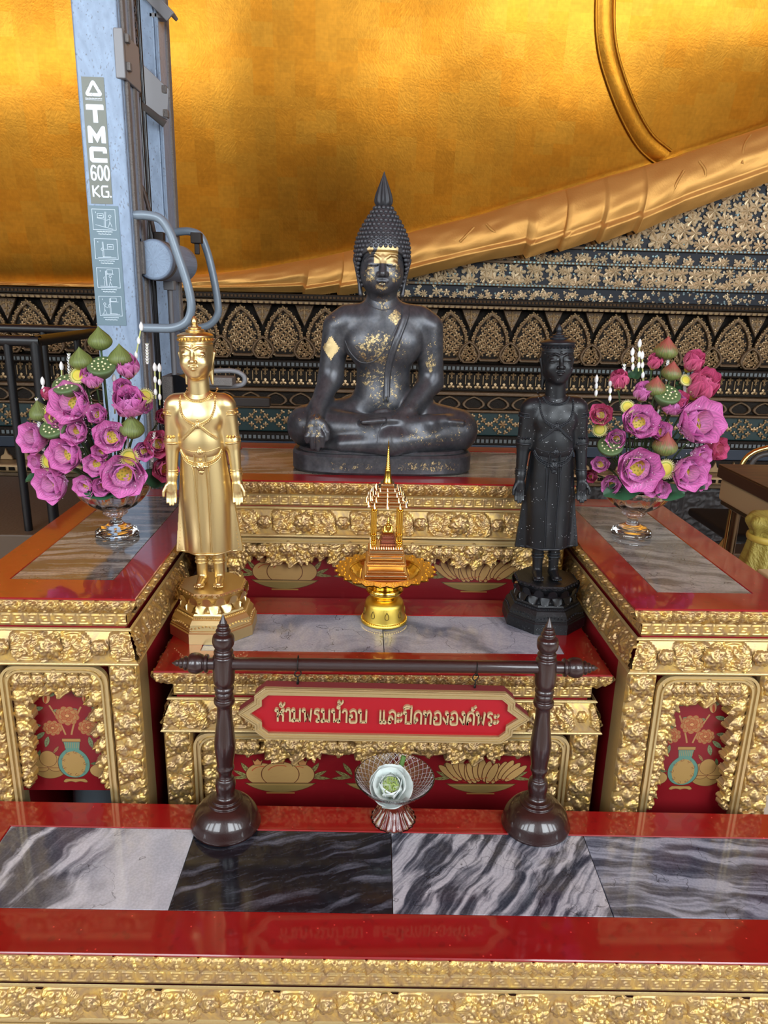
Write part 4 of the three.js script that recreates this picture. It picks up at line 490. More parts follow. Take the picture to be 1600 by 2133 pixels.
  // plinth
  const sup = (w, d, n = 3.2) => { const p = []; for (let i = 0; i < 72; i++) { const a = i / 72 * 2 * Math.PI, c = Math.cos(a), s = Math.sin(a); p.push([Math.sign(c) * Math.pow(Math.abs(c), 2 / n) * w, Math.sign(s) * Math.pow(Math.abs(s), 2 / n) * d]); } return p; };
  const slab = (w, d, y0, y1, b) => at(prism(sup(w, d), y1 - y0 - 2 * b, b).rotateX(-Math.PI / 2), 0, y0 + b, 0.022);
  const plinth = part('plinth', merge([toCreasedNormals(slab(0.228, 0.108, 0, 0.050, 0.006), 0.6), toCreasedNormals(slab(0.212, 0.098, 0.046, 0.058, 0.005), 0.6)]), bronze, t);
  // gold leaf rubbed onto the bronze by worshippers: thin flakes lying on the surface
  const R = rngOf(77), spots = [[-0.018, 0.3, 0.075, 0.055, 0.55], [0.035, 0.29, 0.045, 0.06, 0.32], [0.0, 0.21, 0.062, 0.075, 0.42], [-0.005, 0.405, 0.03, 0.02, 0.45], [-0.128, 0.365, 0.02, 0.03, 0.3], [0.12, 0.3, 0.025, 0.03, 0.35], [0.12, 0.335, 0.02, 0.02, 0.25], [-0.165, 0.12, 0.028, 0.05, 0.4], [-0.205, 0.125, 0.04, 0.035, 0.25], [0.06, 0.155, 0.06, 0.03, 0.25], [-0.06, 0.11, 0.06, 0.03, 0.27], [0.1, 0.095, 0.085, 0.028, 0.4], [0.2, 0.12, 0.035, 0.03, 0.35], [-0.1, 0.024, 0.05, 0.016, 0.36], [-0.045, 0.022, 0.04, 0.014, 0.36], [0.065, 0.026, 0.045, 0.014, 0.45], [0.125, 0.026, 0.05, 0.018, 0.5], [0.17, 0.024, 0.03, 0.016, 0.45], [hx - 0.028, 0.478, 0.02, 0.025, 0.6], [hx + 0.03, 0.482, 0.022, 0.03, 0.55], [hx, 0.449, 0.022, 0.014, 0.62], [hx, 0.43, 0.03, 0.012, 0.4], [0.16, 0.1, 0.05, 0.03, 0.33]];
  const diamonds = [[-0.133, 0.300, 0.021, 0.030, 0.92], [0.026, 0.378, 0.020, 0.020, 0.75], [hx - 0.030, 0.532, 0.008, 0.011, 1.05], [0.118, 0.268, 0.014, 0.026, 0.6], [-0.046, 0.232, 0.020, 0.028, 0.5]];
  const leafMask = dataTex(896, 896, (u, v) => {
    const x = (u - 0.5) * 0.52, y = v * 0.72; let k = 0.10; for (const [cx, cy, rx, ry, d] of spots) { const q = Math.hypot((x - cx) / rx, (y - cy) / ry); if (q < 1.15) k = Math.max(k, d * sst(1.15, 0.5, q)); }
    for (const [cx, cy, rx, ry, d] of diamonds) { const q = Math.abs(x - cx) / rx + Math.abs(y - cy) / ry + 0.12 * n2(x * 200, y * 200); if (q < 1) k = Math.max(k, d); }
    const fx = x - hx; if (y > 0.501 && y < 0.551 && fx > -0.021 && fx < 0.036 && y < 0.551 - Math.abs(fx - 0.006) * 0.42 && !(fx < -0.004 && y > 0.519 + (fx + 0.021) * 1.9)) k = Math.max(k, 1.0);
    const big = n2(x * 38 + 3, y * 38), n = 0.5 + 0.5 * (0.42 * n2(x * 95, y * 95) + 0.30 * n2(x * 260, y * 260) + 0.28 * n2(x * 700, y * 700)), lim = k * 0.85 + 0.14 * big * (k < 0.9 ? 1 : 0.15) + (k > 0.9 ? 0.20 : -0.03), a = sst(lim + 0.05, lim - 0.05, n) * (k > 0.9 ? 1 : 0.55 + 0.45 * sst(-0.4, 0.5, n2(x * 150, y * 150 + 9)));
    return [a, a, a];
  }, false);
  leafMask.wrapS = leafMask.wrapT = THREE.ClampToEdgeWrapping;
  const leafMat = std(lin(0.66, 0.50, 0.25), 0.36, 1, { alphaMap: leafMask, transparent: true, bumpMap: bump(30), bumpScale: 0.0005 });
  const flakes = (src, pick) => { const g = plain(src.clone()), p = g.attributes.position, n = g.attributes.normal, P = [], N = [], U = []; for (let i = 0; i < p.count; i += 3) { const cx = (p.getX(i) + p.getX(i + 1) + p.getX(i + 2)) / 3, cy = (p.getY(i) + p.getY(i + 1) + p.getY(i + 2)) / 3, nz = (n.getZ(i) + n.getZ(i + 1) + n.getZ(i + 2)) / 3; if (nz < 0.1 || !pick(cx, cy)) continue; for (let k = i; k < i + 3; k++) { P.push(p.getX(k) + n.getX(k) * 0.0005, p.getY(k) + n.getY(k) * 0.0005, p.getZ(k) + n.getZ(k) * 0.0005); N.push(n.getX(k), n.getY(k), n.getZ(k)); U.push(p.getX(k) / 0.52 + 0.5, p.getY(k) / 0.72); } } const q = new THREE.BufferGeometry(); q.setAttribute('position', new THREE.Float32BufferAttribute(P, 3)); q.setAttribute('normal', new THREE.Float32BufferAttribute(N, 3)); q.setAttribute('uv', new THREE.Float32BufferAttribute(U, 2)); return q; };
  part('gold_leaf', flakes(figure, (x, y) => y < 0.541), leafMat, B, 'flaking squares of gold leaf'); part('gold_leaf', flakes(plinth.geometry, () => true), leafMat, plinth, 'flecks of gold leaf');
}
// ---------- two standing crowned statues, cast from one mould ----------
function standingStatue(name, label, pos, lean, turn, mat, trim) {
  const t = thing(name, label, 'statue', pos, turn); 
  const f = standingStatue.field, g = standingStatue.geo;
  const body = part('body', g.body, mat, t);
  part('robe', g.robe, mat, t, 'long robe flaring at the sides'); part('robe_border', g.border, trim, t);
  const crown = part('crown', g.crown, trim, t, 'tiered crown with a spire'); part('crown_band', g.crownBand, trim, crown); 
  for (const [n, q] of g.jewels) part(n, q, trim, t);
  const base = part('base', g.base, mat, t, 'octagonal lotus base'); for (const [n, q] of g.baseBits) part(n, q, trim, base);
  for (let i = 0; i < 16; i++) { const a = i / 16 * 2 * Math.PI + Math.PI / 8; const p = part('lotus_petal', g.petalUp, mat, base); p.position.set(Math.sin(a) * 0.066, 0.081, Math.cos(a) * 0.066); p.rotation.set(0, a, 0); const q = part('lotus_petal', g.petalDown, mat, base); q.position.set(Math.sin(a + 0.196) * 0.060, 0.079, Math.cos(a + 0.196) * 0.060); q.rotation.set(0, a + 0.196, 0); }
  for (const p of t.children) if (p !== base) p.rotation.z = lean;
  return t;
}
{
  const FY = 0.108;   // top of the lotus base
  const skirt = (x, y, z) => { const k = clamp((0.43 - y) / 0.25), rx = lerp(0.043, 0.049, Math.min(1, k * 2.2)) * (k > 0.55 ? lerp(1, 0.96, (k - 0.55) / 0.45) : 1), rz = lerp(0.029, 0.034, k), q = Math.hypot(x / rx, (z - 0.002) / rz), cleft = 0.004 * Math.exp(-x * x / 0.00012) * sst(0.1, 0.4, k) * (z > 0 ? 1 : 0); return smax((q - 1) * rz * 0.9 + cleft, Math.max(y - 0.435, 0.182 - y), 0.006); };
  const wing = (x, y, z) => { const k = clamp((0.44 - y) / 0.26), hw = lerp(0.034, 0.0735, Math.pow(k, 0.8)), d = Math.max(Math.abs(x) - hw, Math.abs(z + 0.010 - 0.006 * k) - 0.0055); return smax(d, Math.max(y - 0.45, 0.180 - y), 0.003); };
  const arm = (s) => [[cap([s * 0.056, 0.500, -0.002], [s * 0.0635, 0.425, -0.003], 0.0182, 0.0150), 0.014], [cap([s * 0.0635, 0.425, -0.003], [s * 0.0685, 0.352, 0.004], 0.0152, 0.0105), 0.008], [cap([s * 0.0685, 0.352, 0.004], [s * 0.0695, 0.338, 0.006], 0.0105, 0.0105), 0.006], [ell([s * 0.0705, 0.326, 0.009], [0.0125, 0.0155, 0.0075]), 0.006],
    ...[[-0.0088, 0.297], [-0.003, 0.2915], [0.003, 0.292], [0.0085, 0.297]].map(([o, y]) => [chain([[s * 0.0705 + o * 0.9, 0.320, 0.010], [s * 0.0705 + o, 0.306, 0.012], [s * 0.0705 + o, y, 0.016]], [0.0037, 0.0034, 0.0027]), 0.0015]), [chain([[s * 0.0705 + s * 0.008, 0.334, 0.012], [s * 0.0705 + s * 0.0145, 0.322, 0.017], [s * 0.0705 + s * 0.015, 0.312, 0.019]], [0.0045, 0.0038, 0.003]), 0.003]];
  const body = union([[ell([0, 0.478, 0], [0.050, 0.046, 0.031]), 0.01], [ell([0, 0.440, 0.001], [0.040, 0.045, 0.028]), 0.02], [ell([0, 0.412, 0.001], [0.0415, 0.035, 0.0285]), 0.035], [cap([-0.046, 0.508, -0.002], [0.046, 0.508, -0.002], 0.019, 0.019), 0.024], [ell([-0.021, 0.478, 0.017], [0.022, 0.019, 0.014]), 0.016], [ell([0.021, 0.478, 0.017], [0.022, 0.019, 0.014]), 0.016], [cap([0, 0.51, -0.001], [0, 0.56, 0.003], 0.019, 0.0165), 0.012], ...arm(-1), ...arm(1),
    ...[-1, 1].flatMap((s) => [[cap([s * 0.0185, 0.20, -0.002], [s * 0.0185, 0.125, 0], 0.0145, 0.011), 0.006], [chain([[s * 0.0185, 0.118, -0.004], [s * 0.0195, 0.117, 0.014], [s * 0.021, 0.114, 0.030]], [0.0115, 0.010, 0.0075]), 0.006], ...[-2, -1, 0, 1, 2].map((i) => [cap([s * 0.021 + i * 0.0046, 0.1145, 0.028], [s * 0.021 + i * 0.0047, 0.1125, 0.0395 - Math.abs(i) * 0.0015], 0.0031, 0.0026), 0.001])])]);
  const HY = 0.600, e = 0.0255;   // head: half width at the temples
  const head = union([[ell([0, HY, 0.004], [e, 0.036, 0.029]), 0.01], [ell([0, HY + 0.008, -0.004], [e + 0.0005, 0.028, 0.0275]), 0.006], [ell([0, HY - 0.022, 0.010], [0.019, 0.018, 0.021]), 0.014], [ell([0, HY - 0.034, 0.022], [0.007, 0.0055, 0.006]), 0.007], [cap([0, 0.53, 0], [0, 0.585, 0.002], 0.0175, 0.0165), 0.006],
    [chain([[0, HY + 0.007, 0.0315], [0, HY - 0.004, 0.0355], [0, HY - 0.0105, 0.0385]], [0.0023, 0.003, 0.0038]), 0.003], [ell([-0.004, HY - 0.0115, 0.0345], [0.003, 0.0025, 0.003]), 0.002], [ell([0.004, HY - 0.0115, 0.0345], [0.003, 0.0025, 0.003]), 0.002],
    ...[-1, 1].flatMap((s) => [[chain([[s * 0.0035, HY + 0.0080, 0.0320], [s * 0.010, HY + 0.0112, 0.0312], [s * 0.019, HY + 0.0065, 0.0232]], [0.0014, 0.0015, 0.001]), 0.002], [ell([s * 0.011, HY - 0.0005, 0.0265], [0.0075, 0.0048, 0.0048]), 0.002], [chain([[s * 0.0045, HY - 0.0018, 0.0325], [s * 0.011, HY - 0.0036, 0.0318], [s * 0.018, HY - 0.0015, 0.0262]], 0.0008), -0.0006], [ell([s * 0.0125, HY - 0.0145, 0.020], [0.0085, 0.0085, 0.009]), 0.008], [chain([[s * (e + 0.0008), HY + 0.004, -0.004], [s * (e + 0.002), HY + 0.000, -0.003], [s * (e - 0.0005), HY - 0.013, -0.001], [s * (e - 0.004), HY - 0.026, 0.000]], [0.0018, 0.0030, 0.0022, 0.0025]), 0.002], [chain([[s * 0.019, HY - 0.006, -0.014], [s * 0.0195, HY - 0.034, -0.012], [s * 0.021, HY - 0.05, -0.010]], [0.007, 0.0042, 0.0022]), 0.005]]),
    [chain([[-0.0085, HY - 0.0185, 0.0295], [-0.004, HY - 0.0192, 0.0338], [0, HY - 0.0187, 0.0342], [0.004, HY - 0.0192, 0.0338], [0.0085, HY - 0.0185, 0.0295]], [0.001, 0.0019, 0.0018, 0.0019, 0.001]), 0.0015], [chain([[-0.0065, HY - 0.0215, 0.0305], [0, HY - 0.0230, 0.0330], [0.0065, HY - 0.0215, 0.0305]], [0.0012, 0.0021, 0.0012]), 0.0015], [ell([0, HY + 0.013, 0.0318], [0.0016, 0.0024, 0.0014]), 0.0005]]);
  const geo = {};
  geo.body = mergeGeometries([nets(body, [-0.098, 0.104, -0.045], [0.098, 0.545, 0.050], 0.0021), at(nets(head, [-0.045, 0.530, -0.04], [0.045, 0.648, 0.05], 0.00125), 0, 0.558 - 0.560 * 1.25, 0, 0, 0, 0, [1.27, 1.25, 1.2])]);
  const robe = (x, y, z) => smin(skirt(x, y, z), wing(x, y, z), 0.012); geo.robe = nets(robe, [-0.085, 0.172, -0.045], [0.085, 0.452, 0.05], 0.0025);
  const both = (x, y, z) => Math.min(body(x, y, z), robe(x, y, z)), zf = onFront(both, 0.06, -0.03);
  const on = (list, r, seg = 40, lift = 0.0003) => tube(list.map(([x, y]) => [x, y, zf(x, y) + lift]), r, seg, 6);
  const beadsOn = (list, r, n) => { const c = new THREE.CatmullRomCurve3(list.map(([x, y]) => new V3(x, y, 0))).getSpacedPoints(n); return merge(c.map((p) => ball(p.x, p.y, zf(p.x, p.y) + r * 0.3, r, 0))); };
  const mir = (l) => [...l, ...l.slice(0, -1).reverse().map(([x, y]) => [-x, y])];
  // robe hem, side borders and front folds
  geo.border = merge([on([[-0.047, 0.186], [-0.02, 0.185], [0, 0.185], [0.02, 0.185], [0.047, 0.186]], 0.003), ...[-1, 1].flatMap((s) => [on([[s * 0.012, 0.405], [s * 0.0145, 0.36], [s * 0.013, 0.28], [s * 0.012, 0.19]], 0.0014), on([[s * 0.009, 0.40], [s * 0.0105, 0.3], [s * 0.0085, 0.19]], 0.0009), on([[s * 0.03, 0.40], [s * 0.018, 0.375], [s * 0.0155, 0.30]], 0.0012), tube([[s * 0.069, 0.185, -0.001], [s * 0.062, 0.25, -0.002], [s * 0.054, 0.33, -0.004]], 0.0022, 20, 6), tube([[s * 0.060, 0.186, 0], [s * 0.053, 0.25, -0.001], [s * 0.046, 0.33, -0.003]], 0.0014, 20, 6), merge([...Array(18)].map((_, i) => { const q = i / 17; return at(new THREE.OctahedronGeometry(0.0034, 0), s * lerp(0.0650, 0.050, q), lerp(0.19, 0.325, q), lerp(-0.0005, -0.003, q)); })), tube([[s * 0.045, 0.183, 0.004], [s * 0.058, 0.183, 0.0], [s * 0.0725, 0.183, -0.003]], 0.0026, 10, 6)])]);
  // crown
  geo.crown = at(lathe([...smoothPts([[0.0300, 0], [0.0325, 0.0015], [0.0322, 0.005], [0.0312, 0.007], [0.0315, 0.015], [0.0330, 0.0175], [0.0345, 0.020], [0.0340, 0.0235], [0.0310, 0.0255]], 24), ...smoothPts([[0.030, 0.0262], [0.022, 0.0292], [0.0172, 0.0300], [0.0180, 0.0325], [0.0168, 0.0350], [0.0120, 0.0358], [0.0128, 0.0385], [0.0112, 0.0405], [0.0072, 0.0415], [0.0066, 0.0435], [0.0046, 0.0450], [0.0060, 0.0500], [0.0050, 0.0560], [0.0022, 0.0620], [0, 0.0640]], 50)], 36), 0, 0.6225, 0.001, 0, 0, 0, [1.05, 0.93, 1.1]);
  geo.crownBand = at(merge([...[...Array(26)].map((_, i) => { const a = i / 26 * 2 * Math.PI; return at(new THREE.OctahedronGeometry(0.0036, 0), Math.sin(a) * 0.0318, 0.6305, Math.cos(a) * 0.0318); }), ...[...Array(30)].map((_, i) => { const a = i / 30 * 2 * Math.PI; return ball(Math.sin(a) * 0.0302, 0.6195, Math.cos(a) * 0.0302, 0.0022, 0); }), tube([[-0.0285, 0.608, 0.006], [-0.0225, 0.613, 0.0215], [-0.011, 0.6165, 0.030], [0, 0.6125, 0.032], [0.011, 0.6165, 0.030], [0.0225, 0.613, 0.0215], [0.0285, 0.608, 0.006]], 0.0015, 40, 6)]), 0, 0.6225 - 0.617 * 0.93, 0.001, 0, 0, 0, [1.07, 0.93, 1.12]);
  const ringAt = (s, p, q, r, k = 0.0022) => { const a = new V3(...p), d = new V3(...q).sub(a).normalize(), g = new THREE.TorusGeometry(r, k, 6, 20); g.applyQuaternion(new THREE.Quaternion().setFromUnitVectors(new V3(0, 0, 1), d)); g.translate(a.x, a.y, a.z); return g; };
  const jewels = [];
  jewels.push(['necklace', merge([beadsOn(mir([[-0.031, 0.533], [-0.026, 0.524], [-0.014, 0.517], [0, 0.515]]), 0.0030, 24), on(mir([[-0.032, 0.531], [-0.027, 0.521], [-0.014, 0.5135], [0, 0.5115]]), 0.0012)])]);
  const strap = mir([[-0.036, 0.521], [-0.035, 0.500], [-0.026, 0.480], [-0.010, 0.469], [0, 0.466]]), cross = [[-0.034, 0.437], [-0.022, 0.448], [-0.010, 0.459], [0, 0.466], [0.010, 0.459], [0.022, 0.448], [0.036, 0.437]];
  const cord = (l) => merge([on(l.map(([x, y]) => [x * 1.0, y + 0.0028]), 0.0015), on(l.map(([x, y]) => [x, y - 0.0028]), 0.0015), beadsOn(l, 0.0027, 34)]);
  jewels.push(['chest_chain', cord(strap)], ['chest_chain', cord(cross)]);
  const brooch = (x, y, s) => merge([at(rosette(6, 0.0075 * s, 0.005 * s), x, y, zf(x, y) - 0.0005), ...[-1, 1].map((q) => ball(x + q * 0.009 * s, y, zf(x, y), 0.0026 * s, 1)), ball(x, y + 0.009 * s, zf(x, y), 0.0024 * s, 1)]);
  jewels.push(['brooch', brooch(0, 0.466, 1.1)], ['waist_chain', merge([on(mir([[-0.040, 0.418], [-0.02, 0.412], [0, 0.411]]), 0.0010), brooch(0.001, 0.411, 1)])]);
  const belt = mir([[-0.0425, 0.408], [-0.036, 0.396], [-0.020, 0.386], [0, 0.382]]);
  jewels.push(['belt', merge([on(belt.map(([x, y]) => [x, y + 0.0045]), 0.0014), on(belt.map(([x, y]) => [x, y - 0.0045]), 0.0014), beadsOn(belt, 0.0030, 26), brooch(0, 0.379, 1.5), at(rosette(5, 0.006, 0.004), 0, 0.367, zf(0, 0.367))])]);
  for (const s of [-1, 1]) {
    const P = (y) => y > 0.425 ? [s * lerp(0.0635, 0.056, (y - 0.425) / 0.075), y, -0.003] : [s * lerp(0.0685, 0.0635, (y - 0.352) / 0.073), y, 0.001];
    jewels.push(['armlet', merge([ringAt(s, P(0.492), P(0.482), 0.0192), ringAt(s, P(0.484), P(0.474), 0.0190), ...[...Array(12)].map((_, i) => { const a = i / 12 * 2 * Math.PI, p = P(0.488); return ball(p[0] + Math.sin(a) * 0.0195, p[1], p[2] + Math.cos(a) * 0.0195, 0.0026, 0); })])]);
    jewels.push(['elbow_band', merge([ringAt(s, P(0.432), P(0.422), 0.0160), ringAt(s, P(0.425), P(0.41), 0.0160), ...[-1, 0, 1].map((i) => at(new THREE.OctahedronGeometry(0.0042, 0), P(0.435)[0] + i * 0.006, 0.438, 0.0145 - Math.abs(i) * 0.002))])]);
    jewels.push(['bracelet', merge([0.366, 0.3605, 0.355].map((y) => ringAt(s, P(y), P(y - 0.01), 0.0118, 0.0019)))]);
    jewels.push(['anklet', merge([ringAt(s, [s * 0.0185, 0.158, -0.001], [s * 0.0185, 0.15, -0.001], 0.0135, 0.002), ringAt(s, [s * 0.0185, 0.166, -0.001], [s * 0.0185, 0.15, -0.001], 0.0138, 0.0016)])]);
  }
  geo.jewels = jewels;
  const oct = (pts) => { const g = lathe(pts, 8).toNonIndexed(); g.rotateY(Math.PI / 8); g.computeVertexNormals(); return g; };
  geo.base = oct([[0, 0], [0.098, 0], [0.098, 0.024], [0.0955, 0.026], [0.0955, 0.029], [0.0935, 0.030], [0.091, 0.042], [0.084, 0.050], [0.081, 0.052], [0.081, 0.057], [0.077, 0.058], [0.075, 0.062], [0.070, 0.064], [0.066, 0.076], [0.062, 0.080], [0.064, 0.084], [0.0735, 0.098], [0.074, 0.104], [0.071, 0.107], [0, FY]]);
  const octLine = (r, y, n, f) => { const g = []; for (let k = 0; k < 8; k++) { const a0 = (k + 0.5) * Math.PI / 4, a1 = a0 + Math.PI / 4; for (let i = 0; i < n; i++) { const q = (i + 0.5) / n; g.push(f(lerp(Math.sin(a0), Math.sin(a1), q) * r, y, lerp(Math.cos(a0), Math.cos(a1), q) * r, (a0 + a1) / 2, q)); } } return merge(g); };
  geo.baseBits = [['bead_row', octLine(0.0815, 0.0545, 13, (x, y, z) => ball(x, y, z, 0.0022, 0))], ['scalloped_edge', octLine(0.0925, 0.0365, 9, (x, y, z, a, q) => ball(x, y + 0.003 * Math.cos((q - 0.5) * 6), z, 0.0026, 0))], ['rim_studs', octLine(0.0745, 0.103, 5, (x, y, z) => at(new THREE.OctahedronGeometry(0.0038, 0), x, y, z))]];
  const pet = (w, h, up) => sheet(8, 6, (u, v) => { const x = (u - 0.5) * 2, k = Math.sqrt(Math.max(0, 1 - x * x)), y = v * h * (0.25 + 0.75 * Math.pow(k, 0.8)); return [x * w, up ? y : -y, 0.003 + (up ? 0.008 * v : 0.009 * v) + 0.0035 * k * (1 - v * 0.6)]; });
  geo.petalUp = pet(0.0125, 0.019, true); geo.petalDown = (() => { const g = pet(0.012, 0.017, false), i = g.index; for (let k = 0; k < i.count; k += 3) { const a = i.getX(k); i.setX(k, i.getX(k + 1)); i.setX(k + 1, a); } g.computeVertexNormals(); return g; })();
  standingStatue.geo = geo;
  const goldPaint = std(lin(0.80, 0.61, 0.29), 0.37, 1, { bumpMap: bump(14), bumpScale: 0.00006 }), goldTrim = std(lin(0.80, 0.60, 0.27), 0.34, 1);
  const dust = dataTex(512, 1024, (u, v) => { const b = 0.10 + 0.02 * n2(u * 9, v * 18), i = Math.floor(u * 170), j = Math.floor(v * 340), q = Math.sin(i * 127.1 + j * 311.7) * 43758.5453, h = q - Math.floor(q), q2 = Math.sin(i * 269.5 + j * 183.3) * 43758.5453, h2 = q2 - Math.floor(q2), d = Math.hypot(u * 170 - i - 0.5, v * 340 - j - 0.5), s = h > 0.978 && d < 0.18 + 0.24 * h2 ? 0.6 : 0; return [b * 0.86 + s, b * 0.93 + s, b * 1.06 + s]; }); dust.repeat.set(2.6, 1.35);
  const blackPaint = std(0xffffff, 0.40, 0.1, { map: dust, bumpMap: bump(14), bumpScale: 0.0001 }), blackTrim = std(lin(0.013, 0.015, 0.019), 0.42, 0.1);
  standingStatue('standing_statue', 'bright gold standing crowned statue on an octagonal lotus base', [-0.383, 0.8703, -1.545], 0.022, 0.0, goldPaint, goldTrim);
  standingStatue('standing_statue', 'matt black standing crowned statue speckled with pale dust on an octagonal lotus base', [0.381, 0.8703, -1.612], 0.032, -0.03, blackPaint, blackTrim);
}
// ---------- golden footed bowl, with a little shrine and a figurine in it ----------
{
  const P = [0.002, 0.87, -1.592];
  const shiny = std(lin(0.90, 0.58, 0.10), 0.16, 1), shinyPale = std(lin(0.92, 0.66, 0.12), 0.28, 1, { bumpMap: bump(60), bumpScale: 0.0001 }), pink = std(lin(0.88, 0.60, 0.30), 0.22, 1);
  const t = thing('footed_bowl', 'shiny golden footed bowl with a zigzag rim between the two standing statues', 'bowl', P);
  const foot = part('foot', lathe(smoothPts([[0, 0], [0.052, 0], [0.0545, 0.003], [0.0535, 0.007], [0.0505, 0.010]], 16).concat([[0.0500, 0.011], [0.0475, 0.030], [0.0455, 0.044], [0.0425, 0.052], [0.034, 0.056], [0.026, 0.057], [0, 0.057]]), 48), shinyPale, t, 'matt gold drum-shaped foot');
  const drop = (a) => { const p = []; for (let i = 0; i <= 20; i++) { const q = i / 20 * 2 * Math.PI, r = 0.0062 * (1 - 0.3 * Math.cos(q)) * (0.5 + 0.5 * Math.abs(Math.sin(q / 2))), x = Math.sin(q) * 0.0058 * Math.sin(q / 2), y = 0.030 + Math.cos(q) * 0.0085; const R = 0.0482 - (y - 0.030) * 0.12; p.push([Math.sin(a + x / R) * R, y, Math.cos(a + x / R) * R]); } return tube(p, 0.0009, 40, 5); };
  for (let i = 0; i < 9; i++) part('drop_motif', drop(i / 9 * 2 * Math.PI + 0.1), std(lin(0.20, 0.13, 0.03), 0.4, 0.8), foot);
  part('bead_ring', merge([...Array(56)].map((_, i) => { const a = i / 56 * 2 * Math.PI; return ball(Math.sin(a) * 0.0525, 0.0085, Math.cos(a) * 0.0525, 0.0021, 0); })), shiny, foot);
  part('stem', lathe(smoothPts([[0.026, 0.056], [0.0255, 0.060], [0.031, 0.064], [0.040, 0.071], [0.0435, 0.078], [0.041, 0.085], [0.036, 0.089], [0.040, 0.093], [0.044, 0.096], [0.055, 0.103], [0.071, 0.114], [0.083, 0.124]], 60), 56), shiny, t);
  part('basin', lathe(smoothPts([[0, 0.106], [0.052, 0.107], [0.070, 0.113], [0.080, 0.123], [0.084, 0.128]], 30), 56), shiny, t);
  const teeth = 24, rim = []; for (let i = 0; i <= teeth * 8; i++) { const q = (i / 8) % 1, k = Math.abs(q - 0.5) * 2; rim.push(0.106 + 0.012 * Math.pow(1 - k, 0.8)); }
  part('zigzag_rim', merge([sheet(teeth * 8, 5, (u, v) => { const a = -u * 2 * Math.PI, r = lerp(0.082, rim[Math.round(u * teeth * 8)], v); return [Math.sin(a) * r, 0.1275 + (r - 0.082) * 0.05, Math.cos(a) * r]; }), sheet(teeth * 8, 2, (u, v) => { const a = u * 2 * Math.PI, r = lerp(0.079, rim[Math.round((1 - u) * teeth * 8)] - 0.0004, v); return [Math.sin(a) * r, 0.1245 + (r - 0.082) * 0.05, Math.cos(a) * r]; })]), std(lin(0.85, 0.50, 0.08), 0.34, 1, { bumpMap: bump(40), bumpScale: 0.0015 }), t, 'stamped gold rim with pointed teeth');
  stuff(part('rim_studs', merge([...Array(teeth)].flatMap((_, i) => { const a = (i + 0.5) / teeth * 2 * Math.PI; return [ball(Math.sin(a) * 0.112, 0.130, Math.cos(a) * 0.112, 0.0018, 0), ball(Math.sin(a) * 0.100, 0.1293, Math.cos(a) * 0.100, 0.0016, 0), ball(Math.sin(a + 0.13) * 0.094, 0.129, Math.cos(a + 0.13) * 0.094, 0.0016, 0)]; })), shiny, t));
  // the shrine
  const s = thing('miniature_shrine', 'miniature golden shrine with four columns and a needle spire standing in the golden bowl', 'shrine', [P[0], P[1] + 0.1075, P[2]], 0.0);
  const sq = (w, y0, y1, b = 0.002) => bx(-w / 2, w / 2, y0, y1, -w / 2, w / 2, b);
  const row = (w, y, n, r, geo) => { const g = []; for (let k = 0; k < 4; k++) for (let i = 0; i < n; i++) { const q = ((i + 0.5) / n - 0.5) * w, a = k * Math.PI / 2, x = q, z = w / 2; g.push(at(geo(r), x * Math.cos(a) + z * Math.sin(a), y, -x * Math.sin(a) + z * Math.cos(a))); } return merge(g); };
  const bead = (r) => new THREE.IcosahedronGeometry(r, 0), spike = (r) => new THREE.ConeGeometry(r, r * 3, 5);
  const base = part('stepped_base', merge([sq(0.108, 0, 0.008), sq(0.102, 0.008, 0.013), sq(0.098, 0.013, 0.024, 0.005), sq(0.086, 0.024, 0.030), sq(0.080, 0.030, 0.042), sq(0.088, 0.042, 0.048), sq(0.082, 0.048, 0.053), sq(0.074, 0.053, 0.064, 0.004), sq(0.080, 0.064, 0.069), sq(0.076, 0.069, 0.078), sq(0.070, 0.078, 0.081)]), pink, s);
  part('bead_rows', merge([row(0.108, 0.006, 26, 0.0016, bead), row(0.088, 0.047, 22, 0.0017, bead), row(0.080, 0.068, 20, 0.0016, bead), row(0.070, 0.084, 13, 0.0022, spike)]), pink, base);
  for (const [x, z] of [[-1, 1], [1, 1], [-1, -1], [1, -1]]) { const g = []; for (const [a, b] of [[0, 0], [-0.0042, 0.001], [0.0042, 0.001], [0, -0.0042]]) g.push(at(new THREE.CylinderGeometry(0.0019, 0.0021, 0.098, 8), x * 0.029 + a, 0.130, z * 0.029 + b)); for (const y of [0.092, 0.097, 0.112, 0.168, 0.174]) g.push(at(new THREE.TorusGeometry(0.006, 0.0017, 5, 12), x * 0.029, y, z * 0.029, Math.PI / 2)); part('column', merge(g), shiny, s, 'slim clustered column'); }
  const roof = part('tiered_roof', merge([sq(0.082, 0.178, 0.184), sq(0.076, 0.184, 0.192, 0.004), sq(0.070, 0.192, 0.196), sq(0.064, 0.196, 0.204, 0.004), sq(0.052, 0.204, 0.212, 0.003), sq(0.042, 0.212, 0.218, 0.003), sq(0.030, 0.218, 0.226, 0.003)]), pink, s);
  part('roof_ornaments', merge([row(0.084, 0.1835, 3, 0.0048, spike), row(0.090, 0.1865, 1, 0.005, spike), row(0.074, 0.196, 3, 0.0042, spike), row(0.062, 0.206, 3, 0.0036, spike), row(0.048, 0.215, 3, 0.003, spike), ...[[-1, 1], [1, 1], [1, -1], [-1, -1]].flatMap(([x, z]) => [at(spike(0.0045), x * 0.041, 0.187, z * 0.041), at(spike(0.004), x * 0.034, 0.199, z * 0.034), at(spike(0.003), x * 0.026, 0.209, z * 0.026)])]), pink, roof);
